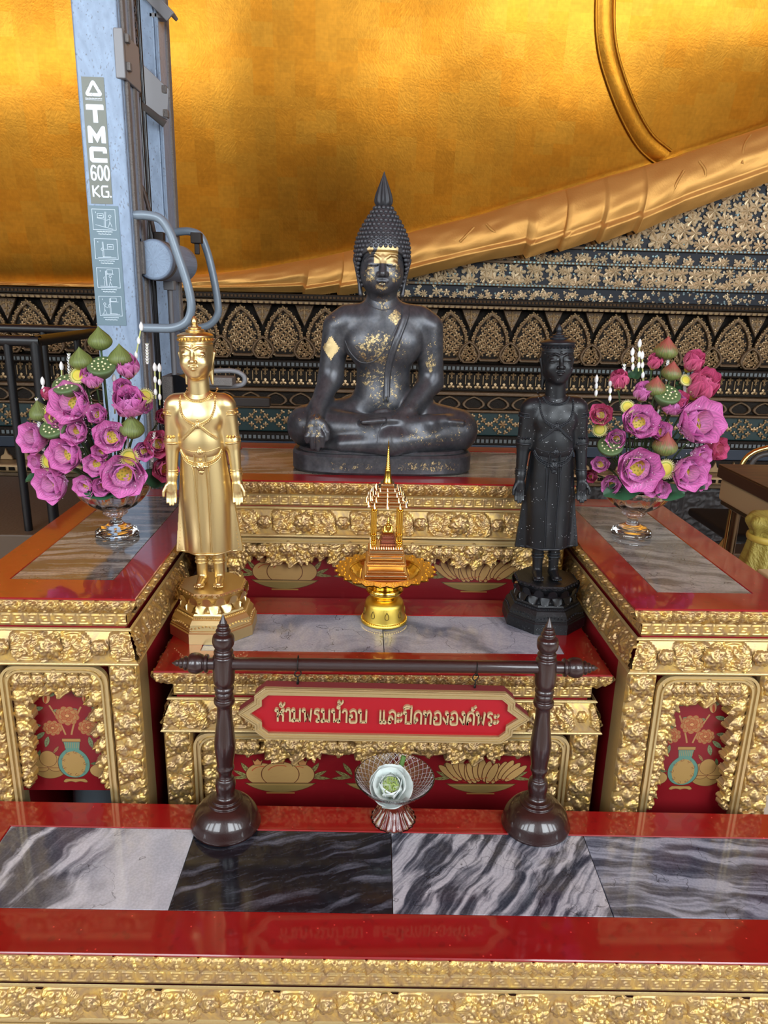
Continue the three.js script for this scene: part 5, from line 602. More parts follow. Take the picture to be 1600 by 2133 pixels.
  const rings = [[0, 0.224], [0.0125, 0.224], [0.0105, 0.228], [0.0085, 0.236], [0.0070, 0.246], [0.0062, 0.252]]; let y = 0.252, r = 0.0066; for (let i = 0; i < 11; i++) { rings.push([r, y], [r * 1.05, y + 0.0022], [r * 0.72, y + 0.0038]); y += 0.0044; r *= 0.90; } rings.push([0.0014, y + 0.002], [0.0022, y + 0.006], [0.0010, y + 0.010], [0.0014, y + 0.015], [0.0006, y + 0.019], [0, 0.327]);
  part('spire', lathe(rings, 16), shiny, s);
  // the figurine
  const f = thing('tiny_figurine', 'tiny golden seated figurine on a tiered red pedestal inside the miniature shrine', 'figurine', [P[0] + 0.004, P[1] + 0.1885, P[2]]);
  const ped = std(lin(0.32, 0.09, 0.05), 0.35, 0.4), fb = part('pedestal', merge([sq(0.036, 0, 0.006), sq(0.032, 0.006, 0.012), sq(0.034, 0.012, 0.016), sq(0.028, 0.016, 0.022), sq(0.030, 0.022, 0.025)]), ped, f, 'reddish tiered pedestal');
  part('studs', merge([row(0.036, 0.004, 9, 0.0014, bead), row(0.034, 0.014, 9, 0.0013, bead), row(0.030, 0.024, 8, 0.0012, bead)]), pink, fb);
  const d = union([[cap([-0.009, 0.029, 0.002], [0.009, 0.029, 0.002], 0.0042, 0.0042), 0.003], [cap([0, 0.032, 0], [0, 0.042, 0], 0.0058, 0.0066), 0.003], [cap([-0.0075, 0.042, 0], [-0.008, 0.032, 0.004], 0.0024, 0.002), 0.002], [cap([0.0075, 0.042, 0], [0.008, 0.032, 0.004], 0.0024, 0.002), 0.002], [ell([0, 0.051, 0], [0.0038, 0.0046, 0.004]), 0.002], [cap([0, 0.055, 0], [0, 0.064, 0], 0.0032, 0.0006), 0.001]]);
  part('figure', nets(d, [-0.016, 0.023, -0.009], [0.016, 0.066, 0.012], 0.0009), shiny, f);
}
// ---------- the stand, its rail and the hanging sign ----------
{
  const t = thing('sign_stand', 'dark turned-wood stand of two posts and a rail carrying the red sign', 'stand', [-0.004, 0.6004, -1.228]);
  const prof = smoothPts([[0.0665, 0.0], [0.0675, 0.004], [0.0655, 0.010], [0.060, 0.026], [0.048, 0.042], [0.036, 0.050]], 30).concat(smoothPts([[0.034, 0.0505], [0.0335, 0.055], [0.028, 0.057], [0.027, 0.061], [0.0205, 0.063], [0.0175, 0.068], [0.0185, 0.080], [0.0195, 0.092], [0.0165, 0.103], [0.0135, 0.106], [0.0125, 0.112], [0.0150, 0.121], [0.0165, 0.124], [0.0172, 0.128], [0.0158, 0.132], [0.0165, 0.142], [0.0192, 0.162], [0.0200, 0.180], [0.0178, 0.205], [0.0148, 0.232], [0.0140, 0.250], [0.0150, 0.262], [0.0180, 0.265], [0.0195, 0.270], [0.0182, 0.276], [0.0155, 0.278], [0.0168, 0.283], [0.0168, 0.288], [0.0150, 0.291], [0.0175, 0.2935], [0.0182, 0.298], [0.0165, 0.302], [0.0192, 0.310], [0.0202, 0.330], [0.0202, 0.352], [0.0190, 0.362], [0.0158, 0.366], [0.0180, 0.370], [0.0165, 0.374], [0.0140, 0.377], [0.0185, 0.384], [0.0200, 0.394], [0.0180, 0.403], [0.0115, 0.408], [0.0135, 0.411], [0.0125, 0.4145], [0.0092, 0.417], [0.0108, 0.420], [0.0095, 0.423], [0.0065, 0.425], [0.0072, 0.428], [0.0048, 0.433], [0.0022, 0.440], [0, 0.446]], 240));
  const pg = lathe([[0, 0], ...prof], 40);
  for (const [x, lean] of [[-0.307, -0.022], [0.304, 0.024]]) { const p = part('post', pg, M.wood, t, 'turned dark post with a domed foot'); p.position.x = x; p.rotation.z = lean; }
  const rail = part('rail', at(new THREE.CylinderGeometry(0.0118, 0.0118, 0.69, 24), 0, 0.3455, 0, 0, 0, Math.PI / 2 - 0.003), M.wood, t);
  const fin = lathe(smoothPts([[0.0105, 0], [0.0115, 0.008], [0.0165, 0.010], [0.017, 0.014], [0.0135, 0.017], [0.0160, 0.020], [0.0195, 0.030], [0.0175, 0.042], [0.0120, 0.047], [0.0135, 0.050], [0.0122, 0.053], [0.0090, 0.0555], [0.0100, 0.058], [0.0085, 0.061], [0.0055, 0.063], [0.0062, 0.066], [0.0035, 0.071], [0, 0.076]], 100), 32);
  for (const s of [-1, 1]) part('rail_finial', at(fin.clone(), s * 0.318, 0.3455 - s * 0.001, 0, 0, 0, -s * Math.PI / 2), M.wood, rail);
  // sign
  const g = thing('hanging_sign', 'red hanging sign with a gilded stepped border and raised golden lettering', 'sign', [-0.006, 0.852, -1.2265]); g.rotation.z = -0.0135;
  const outer = [[-0.222, 0.0525], [0.222, 0.0525], [0.241, 0.036], [0.241, 0.0235], [0.271, 0], [0.241, -0.0235], [0.241, -0.036], [0.222, -0.0525], [-0.222, -0.0525], [-0.241, -0.036], [-0.241, -0.0235], [-0.271, 0], [-0.241, 0.0235], [-0.241, 0.036]];
  const inner = [[-0.216, 0.0410], [0.216, 0.0410], [0.2285, 0.0300], [0.2285, 0.0175], [0.2515, 0], [0.2285, -0.0175], [0.2285, -0.0300], [0.216, -0.0410], [-0.216, -0.0410], [-0.2285, -0.0300], [-0.2285, -0.0175], [-0.2515, 0], [-0.2285, 0.0175], [-0.2285, 0.0300]];
  const dusty = std(lin(0.20, 0.022, 0.024), 0.7), face = std(lin(0.36, 0.002, 0.010), 0.42), goldL = std(lin(0.50, 0.37, 0.18), 0.42, 0.55, { bumpMap: bump(20), bumpScale: 0.0004 });
  part('board', at(prism(outer, 0.02, 0.001), 0, 0, -0.010), dusty, g, 'dusty red board'); part('field', at(prism(inner, 0.0015), 0, 0, 0.010), face, g, 'bright red field');
  const bord = part('border', at(prism(outer, 0.0075, 0.0015, [inner]), 0, 0, 0.0105), goldL, g, 'gilded moulded border');
  const letterGold = std(lin(0.56, 0.42, 0.22), 0.45, 0.25);
  const grow = (pts, k) => pts.map(([x, y]) => [x * (1 - k * 0.75), y * (1 - k * 3.4)]);
  for (const k of [0.012, 0.040]) { const l = grow(outer, k); part('border_ridge', at(ribbon([...l, l[0]], 0.0030, 0.003), 0, 0, 0.0185), goldL, bord); }
  // lettering, stroke by stroke
  const o = (cx, cy, r = 0.085, n = 14) => [...Array(n + 1)].map((_, i) => [cx + Math.cos(i / n * 6.2832) * r, cy + Math.sin(i / n * 6.2832) * r]);
  const cv = (...p) => new THREE.CatmullRomCurve3(p.map(([x, y]) => new V3(x, y, 0)), false, 'centripetal').getPoints(p.length * 5).map((q) => [q.x, q.y]);
  const TL = o(0.10, 0.90), st = [[0.195, 0.90], [0.195, 0]];
  const sara_a = [0.5, [cv([0.04, 0.78], [0.12, 0.95], [0.27, 0.97], [0.36, 0.82], [0.36, 0.6], [0.36, 0])]];
  const tho = (x) => cv([x - 0.20, 1.30], [x - 0.10, 1.42], [x - 0.03, 1.30], [x - 0.14, 1.24], [x - 0.02, 1.19], [x + 0.12, 1.30], [x + 0.20, 1.46]);
  const G = {
    h: [0.78, [TL, st, cv([0.195, 0.35], [0.33, 0.62], [0.46, 0.62], [0.6, 0.50], [0.6, 0.3], [0.6, 0]), o(0.58, 0.88), cv([0.50, 0.86], [0.42, 0.72], [0.36, 0.62])]], a: sara_a,
    m: [0.80, [TL, [[0.195, 0.90], [0.195, 0.12]], o(0.10, 0.10), cv([0.18, 0.06], [0.4, 0.10], [0.62, 0.02]), [[0.62, 0], [0.62, 1]]]], p: [0.88, [TL, [[0.195, 0.90], [0.235, 0], [0.42, 0.66], [0.6, 0], [0.69, 1]]]],
    r: [0.58, [o(0.30, 0.09), cv([0.385, 0.09], [0.39, 0.45], [0.30, 0.62], [0.10, 0.70], [0.12, 0.92], [0.28, 0.98], [0.44, 0.90])]], n: [0.80, [TL, st, cv([0.195, 0.04], [0.36, 0.16], [0.46, 0.12]), o(0.54, 0.10), [[0.62, 0.08], [0.62, 1]]]],
    o: [0.76, [o(0.21, 0.50), cv([0.125, 0.5], [0.10, 0.2], [0.16, 0.02], [0.38, 0], [0.60, 0.05], [0.62, 0.5], [0.56, 0.88], [0.36, 1.0], [0.10, 0.84])]], b: [0.80, [TL, st, [[0.195, 0.04], [0.62, 0.04]], [[0.62, 0], [0.62, 1]]]], P: [0.80, [TL, st, [[0.195, 0.04], [0.62, 0.04]], [[0.62, 0], [0.62, 1.42]]]],
    E: [0.66, [[[0.06, 1], [0.06, 0.1]], o(0.145, 0.09), [[0.34, 1], [0.34, 0.1]], o(0.425, 0.09)]], l: [0.76, [o(0.16, 0.10), cv([0.245, 0.10], [0.10, 0.34], [0.18, 0.55], [0.34, 0.50], [0.42, 0.32]), cv([0.10, 0.84], [0.34, 1.0], [0.58, 0.86], [0.62, 0.5], [0.62, 0])]],
    z: [0.50, [o(0.10, 0.70, 0.07), cv([0.17, 0.68], [0.26, 0.68], [0.38, 0.86]), o(0.10, 0.22, 0.07), cv([0.17, 0.20], [0.26, 0.20], [0.38, 0.38])]], d: [0.80, [o(0.25, 0.34), cv([0.25, 0.255], [0.14, 0.06], [0.10, 0.4], [0.14, 0.85], [0.38, 1.0], [0.60, 0.86], [0.63, 0.5], [0.63, 0])]],
    t: [0.78, [TL, [[0.195, 0.90], [0.195, 0]], cv([0.195, 0.55], [0.34, 0.9], [0.48, 1.0], [0.60, 0.86], [0.60, 0.5], [0.60, 0])]], g: [0.58, [o(0.34, 0.90), cv([0.425, 0.90], [0.43, 0.5], [0.40, 0.02]), [[0.40, 0.03], [0.06, 0.55]]]], k: [0.80, [o(0.30, 0.42), cv([0.24, 0.36], [0.15, 0.2], [0.13, 0]), cv([0.13, 0.0], [0.10, 0.5], [0.18, 0.88], [0.38, 1.0], [0.58, 0.88], [0.63, 0.5], [0.63, 0])]],
  };
  const word = (codes, x0, x1, y0) => { let w = 0; for (const [k] of codes) w += G[k][0]; const sc = (x1 - x0) / (w - 0.15), hgt = 0.0258; let x = 0; for (const [k, extra] of codes) { const lines = [...G[k][1], ...(extra ?? [])]; part('letter', merge(lines.map((l) => at(ribbon(l.map(([a, b]) => [x0 + (x + a) * sc, y0 + b * hgt]), 0.0033, 0.006), 0, 0, 0.0115))), letterGold, g, 'raised gilded letter'); x += G[k][0]; } };
  word([['h', [tho(0.52)]], ['a'], ['m'], ['p'], ['r'], ['m'], ['n', [tho(0.50).map(([x, y]) => [x + 0.16, y + 0.26]), o(0.52, 1.22, 0.085)]], ['a'], ['o'], ['b']], -0.203, -0.034, -0.016);
  word([['E'], ['l'], ['z'], ['P', [cv([-0.02, 1.22], [0.12, 1.40], [0.36, 1.44], [0.56, 1.30]), [[0.56, 1.30], [-0.02, 1.22]]]], ['d'], ['t'], ['o'], ['g'], ['o'], ['g'], ['k', [o(0.50, 1.26, 0.08), cv([0.57, 1.30], [0.66, 1.42], [0.78, 1.50])]], ['p'], ['r'], ['z']], -0.010, 0.212, -0.0165);
  for (const x of [-0.163, 0.166]) { part('hook', merge([at(new THREE.TorusGeometry(0.0062, 0.0013, 6, 16), x, 0.0745, 0.0, 0, 0.4, 0), tube([[x, 0.069, 0], [x, 0.062, 0.002], [x + 0.001, 0.0525, 0]], 0.0013, 8, 6), at(new THREE.TorusGeometry(0.004, 0.0012, 6, 12), x, 0.057, 0, 0, 1.2, 0), at(new THREE.TorusGeometry(0.0136, 0.001, 6, 24), x, 0.0945 - x * 0.01, 0, 0, Math.PI / 2, 0)]), std(lin(0.02, 0.018, 0.016), 0.5, 0.6), g, 'dark wire hook'); }
}
// ---------- cut-glass dish with a folded white lotus ----------
{
  const P = [0.018, 0.6, -1.243], hatch = dataTex(256, 64, (u, v) => { const a = Math.abs((u * 16 + v * 4) % 1 - 0.5) < 0.08 || Math.abs((u * 16 - v * 4 + 8) % 1 - 0.5) < 0.08 ? 0 : 1; return [a, a, a]; }, false); hatch.repeat.set(3, 2);
  const cut = phy(0xffffff, 0.03, 0, { transmission: 1, thickness: 0.006, ior: 1.5, bumpMap: hatch, bumpScale: 0.0003 });
  const t = thing('footed_glass_dish', 'small cut-glass footed dish holding the white lotus, between the posts of the sign', 'dish', P);
  part('plate', lathe([[0, 0.058], ...smoothPts([[0.012, 0.058], [0.030, 0.060], [0.052, 0.070], [0.070, 0.086], [0.0785, 0.097]], 24), [0.0775, 0.0985], ...smoothPts([[0.0765, 0.0985], [0.068, 0.090], [0.050, 0.0745], [0.030, 0.0645], [0, 0.063]], 24)], 64), cut, t, 'plate cut with a net of fine lines');
  { const prof = curveAt([[0.026, 0.0646], [0.038, 0.0688], [0.050, 0.0750], [0.060, 0.0828], [0.068, 0.0905], [0.0755, 0.0982]]), g = []; for (const s of [-1, 1]) for (let i = 0; i < 30; i++) { const pts = []; for (let k = 0; k <= 10; k++) { const r = lerp(0.026, 0.0755, k / 10), a = i / 30 * 2 * Math.PI + s * k * 0.10; pts.push([Math.sin(a) * r, prof(r) + 0.0003, Math.cos(a) * r]); } g.push(tube(pts, 0.00038, 12, 4)); } stuff(part('cut_lines', merge(g), std(lin(0.62, 0.60, 0.62), 0.4), t, 'fine pale net of cut lines')); }
  const ribbed = (pts) => { const n = pts.length - 1; return sheet(160, n, (u, v) => { const [r, y] = pts[Math.round(v * n)], a = u * 2 * Math.PI, k = r * (1 + 0.045 * Math.cos(a * 20) * sst(0.012, 0.03, r)); return [Math.sin(a) * k, y, Math.cos(a) * k]; }); };
  part('ribbed_foot', merge([ribbed([...smoothPts([[0.0435, 0], [0.0435, 0.004], [0.038, 0.012], [0.026, 0.028], [0.019, 0.044], [0.0175, 0.052], [0.019, 0.058]], 26)]), ribbed(smoothPts([[0.014, 0.050], [0.016, 0.036], [0.024, 0.020], [0.034, 0.008], [0.0395, 0.0]], 16)), sheet(80, 1, (u, v) => { const a = u * 2 * Math.PI, r = lerp(0.0395, 0.0435, 1 - v); return [Math.sin(-a) * r, 0, Math.cos(-a) * r]; })]), M.glass, t, 'flared ribbed foot');
  const white = phy(lin(0.78, 0.83, 0.80), 0.5, 0, { sheen: 0.3 }), green = std(lin(0.35, 0.45, 0.12), 0.6), f = thing('white_lotus', 'white lotus with folded petals and a pale green heart lying in the glass dish', 'flower', [P[0] - 0.006, P[1] + 0.068, P[2] + 0.006]); f.rotation.set(0.62, 0.15, 0.1); f.scale.setScalar(1.18);
  const pet = (w, l, c) => sheet(8, 8, (u, v) => { const x = (u - 0.5) * 2, k = Math.pow(Math.sin(Math.PI * clamp(0.06 + v * 0.90)), 0.6); return [x * w * k, l * Math.sin(v * c), l * (1 - Math.cos(v * c)) * 0.35 + 0.25 * w * (1 - x * x) * k * 0.8 + 0.004 * Math.sin(v * 5)]; });
  const rr = rngOf(8);
  for (const [n, w, l, r, tilt] of [[7, 0.021, 0.036, 0.007, 0.50], [7, 0.020, 0.036, 0.009, 0.15], [7, 0.017, 0.031, 0.010, -0.22]]) for (let i = 0; i < n; i++) { const a = (i + rr() * 0.4) / n * 2 * Math.PI, p = part('petal', pet(w, l, 2.0), white, f); p.rotation.set(0, 0, 0); p.rotation.order = 'YXZ'; p.rotation.y = a; p.rotation.x = tilt + (rr() - 0.5) * 0.2; p.position.set(Math.sin(a) * r, 0.004, Math.cos(a) * r); }
  stuff(part('heart', merge([...Array(70)].map(() => { const a = rr() * 6.28, r = 0.012 * Math.sqrt(rr()); return at(new THREE.CapsuleGeometry(0.0009, 0.005, 2, 5), Math.sin(a) * r, 0.031 + rr() * 0.006, Math.cos(a) * r, rr() * 2 - 1, 0, rr() * 2 - 1); })), green, f)); part('receptacle', lathe([[0, 0], [0.012, 0.002], [0.016, 0.02], [0.014, 0.030], [0, 0.031]], 20), std(lin(0.6, 0.68, 0.45), 0.6), f);
  part('stem', tube([[0.012, 0.006, -0.02], [0.024, 0.014, -0.036], [0.030, 0.022, -0.046]], 0.0042, 10, 8), std(lin(0.10, 0.20, 0.04), 0.5), f, 'green stalk');
}
// ---------- lotus bouquets in glass urns ----------
{
  const colours = { pink: [lin(0.95, 0.52, 0.80), lin(0.92, 0.40, 0.70)], rose: [lin(0.86, 0.27, 0.37), lin(0.78, 0.18, 0.30)] };
  const petalMap = dataTex(64, 128, (u, v) => { const s = 0.92 + 0.08 * Math.sin(u * 60 + 3 * n2(u * 4, v * 3)), k = sst(0.9, 0.1, v); return [s * (0.97 + 0.03 * k), s * (0.80 + 0.20 * k), s * (0.94 + 0.06 * k)]; });
  const pm = (c) => phy(c, 0.5, 0, { map: petalMap, sheen: 0.3, sheenRoughness: 0.5, side: THREE.DoubleSide, transmission: 0 });
  const mats = Object.fromEntries(Object.entries(colours).map(([k, v]) => [k, v.map(pm)]));
  const cream = std(lin(0.78, 0.72, 0.42), 0.6), yellow = std(lin(0.62, 0.50, 0.05), 0.5), seedGreen = std(lin(0.36, 0.40, 0.04), 0.5), frill = std(lin(0.70, 0.32, 0.62), 0.5), whiteDot = std(lin(0.85, 0.80, 0.80), 0.5), budGreen = std(lin(0.16, 0.20, 0.055), 0.5, 0, { bumpMap: bump(40), bumpScale: 0.001 }), podGreen = std(lin(0.085, 0.14, 0.05), 0.55), leafGreen = std(lin(0.03, 0.10, 0.045), 0.45, 0, { side: THREE.DoubleSide }), stalk = std(lin(0.05, 0.09, 0.03), 0.6), waxWhite = std(lin(0.80, 0.80, 0.78), 0.45), stickCol = std(lin(0.52, 0.55, 0.20), 0.6), budBlush = std(lin(0.32, 0.12, 0.08), 0.5);
  const rnd = rngOf(21);
  // petal: base at the origin, growing along +y, hollow side towards +z
  const petalGeo = (w, l, curl, tip) => sheet(8, 10, (u, v) => { const x = (u - 0.5) * 2, k = Math.pow(Math.sin(Math.PI * Math.pow(clamp(0.05 + v * 0.93), 0.82)), 0.75) * (1 - 0.25 * sst(0.75, 1, v)), a = v * curl, ww = x * w * k; return [ww, l * Math.sin(a) / Math.max(curl, 0.2) * 1.05, -l * (1 - Math.cos(a)) / Math.max(curl, 0.2) * 1.0 * -1 + x * x * w * k * 0.42 + tip * sst(0.75, 1, v), u, v]; });
  const G = { outer: petalGeo(0.27, 0.62, 0.95, -0.05), mid: petalGeo(0.23, 0.52, 1.05, -0.03), inner: petalGeo(0.15, 0.36, 1.0, -0.05) };
  const seedHead = lathe(smoothPts([[0.0, -0.12], [0.07, -0.11], [0.13, 0.02], [0.155, 0.10], [0.15, 0.125], [0.12, 0.135], [0, 0.13]], 24), 24), seeds = merge([...Array(14)].map((_, i) => { const r = i < 5 ? 0.05 : 0.105, a = i < 5 ? i / 5 * 6.283 : i / 9 * 6.283; return at(new THREE.SphereGeometry(0.018, 6, 5), Math.sin(a) * r, 0.133, Math.cos(a) * r); }));
  const stamens = (() => { const g = [], r = rngOf(3); for (let i = 0; i < 54; i++) { const a = i / 54 * 6.283 + r() * 0.1, R = 0.165 + r() * 0.035; g.push(at(new THREE.CapsuleGeometry(0.011, 0.075, 1, 4), Math.sin(a) * R, 0.10 + r() * 0.03, Math.cos(a) * R, Math.cos(a) * 0.5, 0, -Math.sin(a) * 0.5)); } return merge(g); })();
  const frillGeo = (() => { const g = [], r = rngOf(4); for (let i = 0; i < 34; i++) { const a = i / 34 * 6.283 * 2 + r() * 0.2, R = 0.22 + 0.10 * r(); g.push(at(petalGeo(0.045, 0.17 + 0.06 * r(), 1.1, 0), Math.sin(a) * R * 0.7, 0.02, Math.cos(a) * R * 0.7, 0.75 + 0.3 * r() - 0.35, a + Math.PI, 0)); } return merge(g); })();
  const dots = (() => { const g = [], r = rngOf(6); for (let i = 0; i < 40; i++) { const a = r() * 6.283, R = 0.24 + 0.16 * r(); g.push(ball(Math.sin(a) * R, 0.12 + 0.14 * r() + 0.25 * (R - 0.24), Math.cos(a) * R, 0.010, 0)); } return merge(g); })();
  function lotus(name, kind, open, label, group) {             // axis along +y, unit width about one
    const t = thing(name, label, 'flower', [0, 0, 0], 0, group), [a, b] = mats[kind];
    const ring = (n, geo, tilt, r, mat, off) => { for (let i = 0; i < n; i++) { const q = (i + off) / n * 2 * Math.PI, p = part('petal', geo, mat, t); p.rotation.order = 'YXZ'; p.rotation.y = q + Math.PI; p.rotation.x = -(tilt + (rnd() - 0.5) * 0.22); p.position.set(Math.sin(q) * r, -0.05, Math.cos(q) * r); } };
    ring(7, G.outer, 0.98 * open, 0.06, b, 0); ring(7, G.mid, 0.72 * open, 0.05, a, 0.5); if (open < 0.75) ring(5, G.inner, 0.30 * open, 0.06, a, 0.25);
    const s = part('seed_head', seedHead, yellow, t, 'yellow seed head'); part('seeds', seeds, seedGreen, s); part('stamens', stamens, cream, s, 'ring of cream stamens'); if (open >= 0.75) { part('frill', frillGeo, frill, t, 'crinkled lilac inner petals'); stuff(part('pollen_dots', dots, whiteDot, t)); }
    return t;
  }
  const budCurve = curveAt([[0, 0.02], [0.06, 0.17], [0.16, 0.33], [0.30, 0.44], [0.42, 0.46], [0.56, 0.40], [0.72, 0.25], [0.86, 0.11], [0.95, 0.035], [1, 0.002]]);
  const budMap = (top) => dataTex(64, 128, (u, v) => { const s = 0.92 + 0.10 * Math.sin(u * 90 + 2 * n2(u * 5, v * 2)), k = top ? sst(0.32, 0.85, v + 0.12 * n2(u * 9, v * 4)) : 0; return [lerp(0.44, 0.64, k) * s, lerp(0.49, 0.30, k) * s, lerp(0.25, 0.27, k) * s]; });
  const budMat = [std(0xffffff, 0.5, 0, { map: budMap(false) }), std(0xffffff, 0.5, 0, { map: budMap(true) })];
  const sepalGeo = sheet(14, 14, (u, v) => { const x = (u - 0.5) * 2, top = 0.97 - 0.40 * Math.pow(Math.abs(x), 1.6), y = v * top, a = x * 1.25, r = budCurve(y) * 1.035 + 0.012 * (1 - x * x); return [Math.sin(a) * r, y * 1.05 - 0.45, Math.cos(a) * r, u, y]; }), budCore = sheet(24, 20, (u, v) => { const a = u * 6.2832, r = budCurve(v); return [Math.sin(a) * r, v * 1.05 - 0.45, Math.cos(a) * r, u, v]; });
  const bud = (name, label, group, blush) => { const t = thing(name, label, 'flower bud', [0, 0, 0], 0, group), m = budMat[blush ? 1 : 0]; part('core', budCore, m, t); for (let i = 0; i < 4; i++) { const p = part('sepal', sepalGeo, m, t); p.rotation.y = i * 1.571 + 0.3; p.scale.set(1 + (i & 1) * 0.03, 1 - (i & 1) * 0.06, 1 + (i & 1) * 0.03); p.position.y = (i & 1) * -0.027; } return t; };
  const pod = (name, label, group) => { const t = thing(name, label, 'seed pod', [0, 0, 0], 0, group); part('cup', lathe(smoothPts([[0, -0.42], [0.14, -0.38], [0.36, -0.16], [0.49, 0.04], [0.50, 0.12], [0.46, 0.16], [0, 0.15]], 30), 28), podGreen, t); stuff(part('seeds', merge([...Array(17)].map((_, i) => { const r = i < 5 ? 0.13 : 0.32, a = i < 5 ? i / 5 * 6.283 : i / 12 * 6.283; return at(new THREE.SphereGeometry(0.042, 6, 5), Math.sin(a) * r, 0.155, Math.cos(a) * r); })), cream, t)); return t; };
  const heart = (name, label, group) => { const t = thing(name, label, 'flower', [0, 0, 0], 0, group); part('cup', lathe(smoothPts([[0, -0.4], [0.2, -0.34], [0.40, -0.08], [0.42, 0.10], [0, 0.10]], 24), 24), std(lin(0.55, 0.50, 0.16), 0.6), t); part('seed_disc', lathe([[0, 0.13], [0.2, 0.15], [0.30, 0.13], [0.34, 0.10]].reverse(), 24), yellow, t); part('green_ring', at(new THREE.TorusGeometry(0.31, 0.03, 6, 28), 0, 0.12, 0, Math.PI / 2), seedGreen, t); part('stamens', merge([...Array(60)].map((_, i) => { const a = i / 60 * 6.283 * 2, R = i < 30 ? 0.42 : 0.47; return at(new THREE.CapsuleGeometry(0.024, 0.16, 1, 4), Math.sin(a) * R, 0.08, Math.cos(a) * R, Math.cos(a) * 0.3, 0, -Math.sin(a) * 0.3); })), cream, t, 'fringe of cream stamens'); return t; };
  const UP = new V3(0, 1, 0);
  function pose(o, x, y, z, s, dir, spin) { o.position.set(x, y, z); o.scale.setScalar(s); o.quaternion.setFromUnitVectors(UP, dir.normalize()).multiply(new THREE.Quaternion().setFromAxisAngle(UP, spin)); }
  function stalkTo(parentPos, p, dir, s) { const a = p.clone().addScaledVector(dir, -s * 0.3), b = parentPos; return a; }
  function bouquet(vx, vz, where, D) {
    const vy = 1.0404, C = new V3(vx, vy + 0.24, vz - 0.01);
    // glass urn
    const u = thing('glass_urn', 'clear fluted glass urn on a square foot holding the bouquet ' + where, 'vase', [vx, vy, vz]);
    const bowl = (pts, lobes, amp) => { const n = pts.length - 1; return sheet(96, n, (q, v) => { const [r, y, k = 1] = pts[Math.round(v * n)], a = q * 2 * Math.PI, w = r * (1 + amp * k * (Math.abs(Math.cos(a * lobes / 2)) - 0.6)); return [Math.sin(a) * w, y, Math.cos(a) * w]; }); };
    const outside = smoothPts([[0.012, 0.044], [0.020, 0.050], [0.028, 0.056], [0.027, 0.061], [0.030, 0.064], [0.050, 0.076], [0.070, 0.094], [0.082, 0.112], [0.0835, 0.122], [0.080, 0.128]], 40), inside = smoothPts([[0.080, 0.128], [0.076, 0.122], [0.074, 0.110], [0.060, 0.090], [0.040, 0.078], [0.016, 0.072], [0.0005, 0.071]], 28);
    part('bowl', merge([bowl(outside, 14, 0.075), bowl(inside, 14, 0.02)]), M.glass, u); 
    const sq = smoothPts([[0.0005, 0.0006], [0.047, 0.0006], [0.050, 0.003], [0.049, 0.010], [0.046, 0.014], [0.038, 0.018], [0.034, 0.023], [0.022, 0.027], [0.015, 0.034], [0.0125, 0.040], [0.014, 0.046], [0.0005, 0.047]], 50), nn = sq.length - 1;
    part('foot', sheet(64, nn, (q, v) => { const [r, y] = sq[Math.round(v * nn)], a = q * 2 * Math.PI, k = sst(0.02, 0.04, r), c = 1 + k * 0.025 * Math.cos(a * 8); return [Math.sin(a) * r * c, y, Math.cos(a) * r * c]; }), M.glass, u, 'heavy glass foot');
    const place = (l, make, lean, out = 0) => { for (const [dx, dy, s, ...rest] of l) { const rr = Math.hypot(dx, (dy - 0.27) * 0.62), zz = Math.sqrt(Math.max(0.0008, 0.165 * 0.165 - rr * rr)) * 0.62 + out, p = new V3(vx + dx * 1.0, vy + dy - zz * 0.09, vz + zz - 0.02), d = p.clone().sub(C); d.x *= 0.75; d.y = d.y * 0.55 + lean; d.z += 0.15; make(p, d, s, rest); } };
    const stems = [];
    const addStem = (p, d, s) => { const e = p.clone().addScaledVector(d.clone().normalize(), -s * 0.36); stems.push(tube([[e.x - vx, e.y - vy, e.z - vz], [(e.x - vx) * 0.55, lerp(e.y - vy, 0.12, 0.5), (e.z - vz) * 0.5], [(e.x - vx) * 0.2, 0.10, (e.z - vz) * 0.2]], 0.0022, 10, 5)); };
    const size = (s) => s > 0.09 ? 'large' : s > 0.068 ? 'middling' : 'small';
    place(D.lotus, (p, d, s, [kind = 'pink', open = 1, spot = '']) => { const w = size(s), look = (open < 0.75 ? 'half-closed ' : 'wide-open ') + (kind === 'rose' ? 'rose-red' : 'pink'); const o = lotus('lotus_flower', kind, open, w + ' ' + look + ' lotus' + (spot && ' ' + spot) + ' in the bouquet ' + where, w + ' ' + look + ' lotuses ' + where); if (open < 0.75) d.y += 0.12; pose(o, p.x, p.y, p.z, s * (open < 0.75 ? 1.45 : 1.08), d, rnd() * 6); addStem(p, d, s * 0.6); }, 0.045);
    place(D.buds, (p, d, s, [spot]) => { const o = bud('lotus_bud', (D.blush ? 'red-blushed lotus bud ' : 'closed green lotus bud ') + spot + ' in the bouquet ' + where, 'lotus buds ' + where, D.blush); pose(o, p.x, p.y, p.z, s * 1.0, d.multiplyScalar(0.35).add(new V3(0, 0.3, 0)), rnd() * 6); addStem(p, d, s); }, 0.3, 0.02);
    place(D.pods, (p, d, s, [spot]) => { const o = pod('lotus_pod', 'green lotus seed pod ' + spot + ' in the bouquet ' + where, 'seed pods ' + where); pose(o, p.x, p.y, p.z, s, d.multiplyScalar(0.6).add(new V3(0, 0.16, 0.02)), rnd() * 6); addStem(p, d, s); }, 0.1, 0.02);
    place(D.hearts, (p, d, s, [spot]) => { const o = heart('lotus_heart', 'bare yellow lotus heart ' + spot + ' in the bouquet ' + where, 'bare lotus hearts ' + where); pose(o, p.x, p.y, p.z, s * 1.05, d, rnd() * 6); addStem(p, d, s); }, 0.05, 0.018);
    stuff(part('stalks', merge(stems), stalk, u, 'green stalks'));
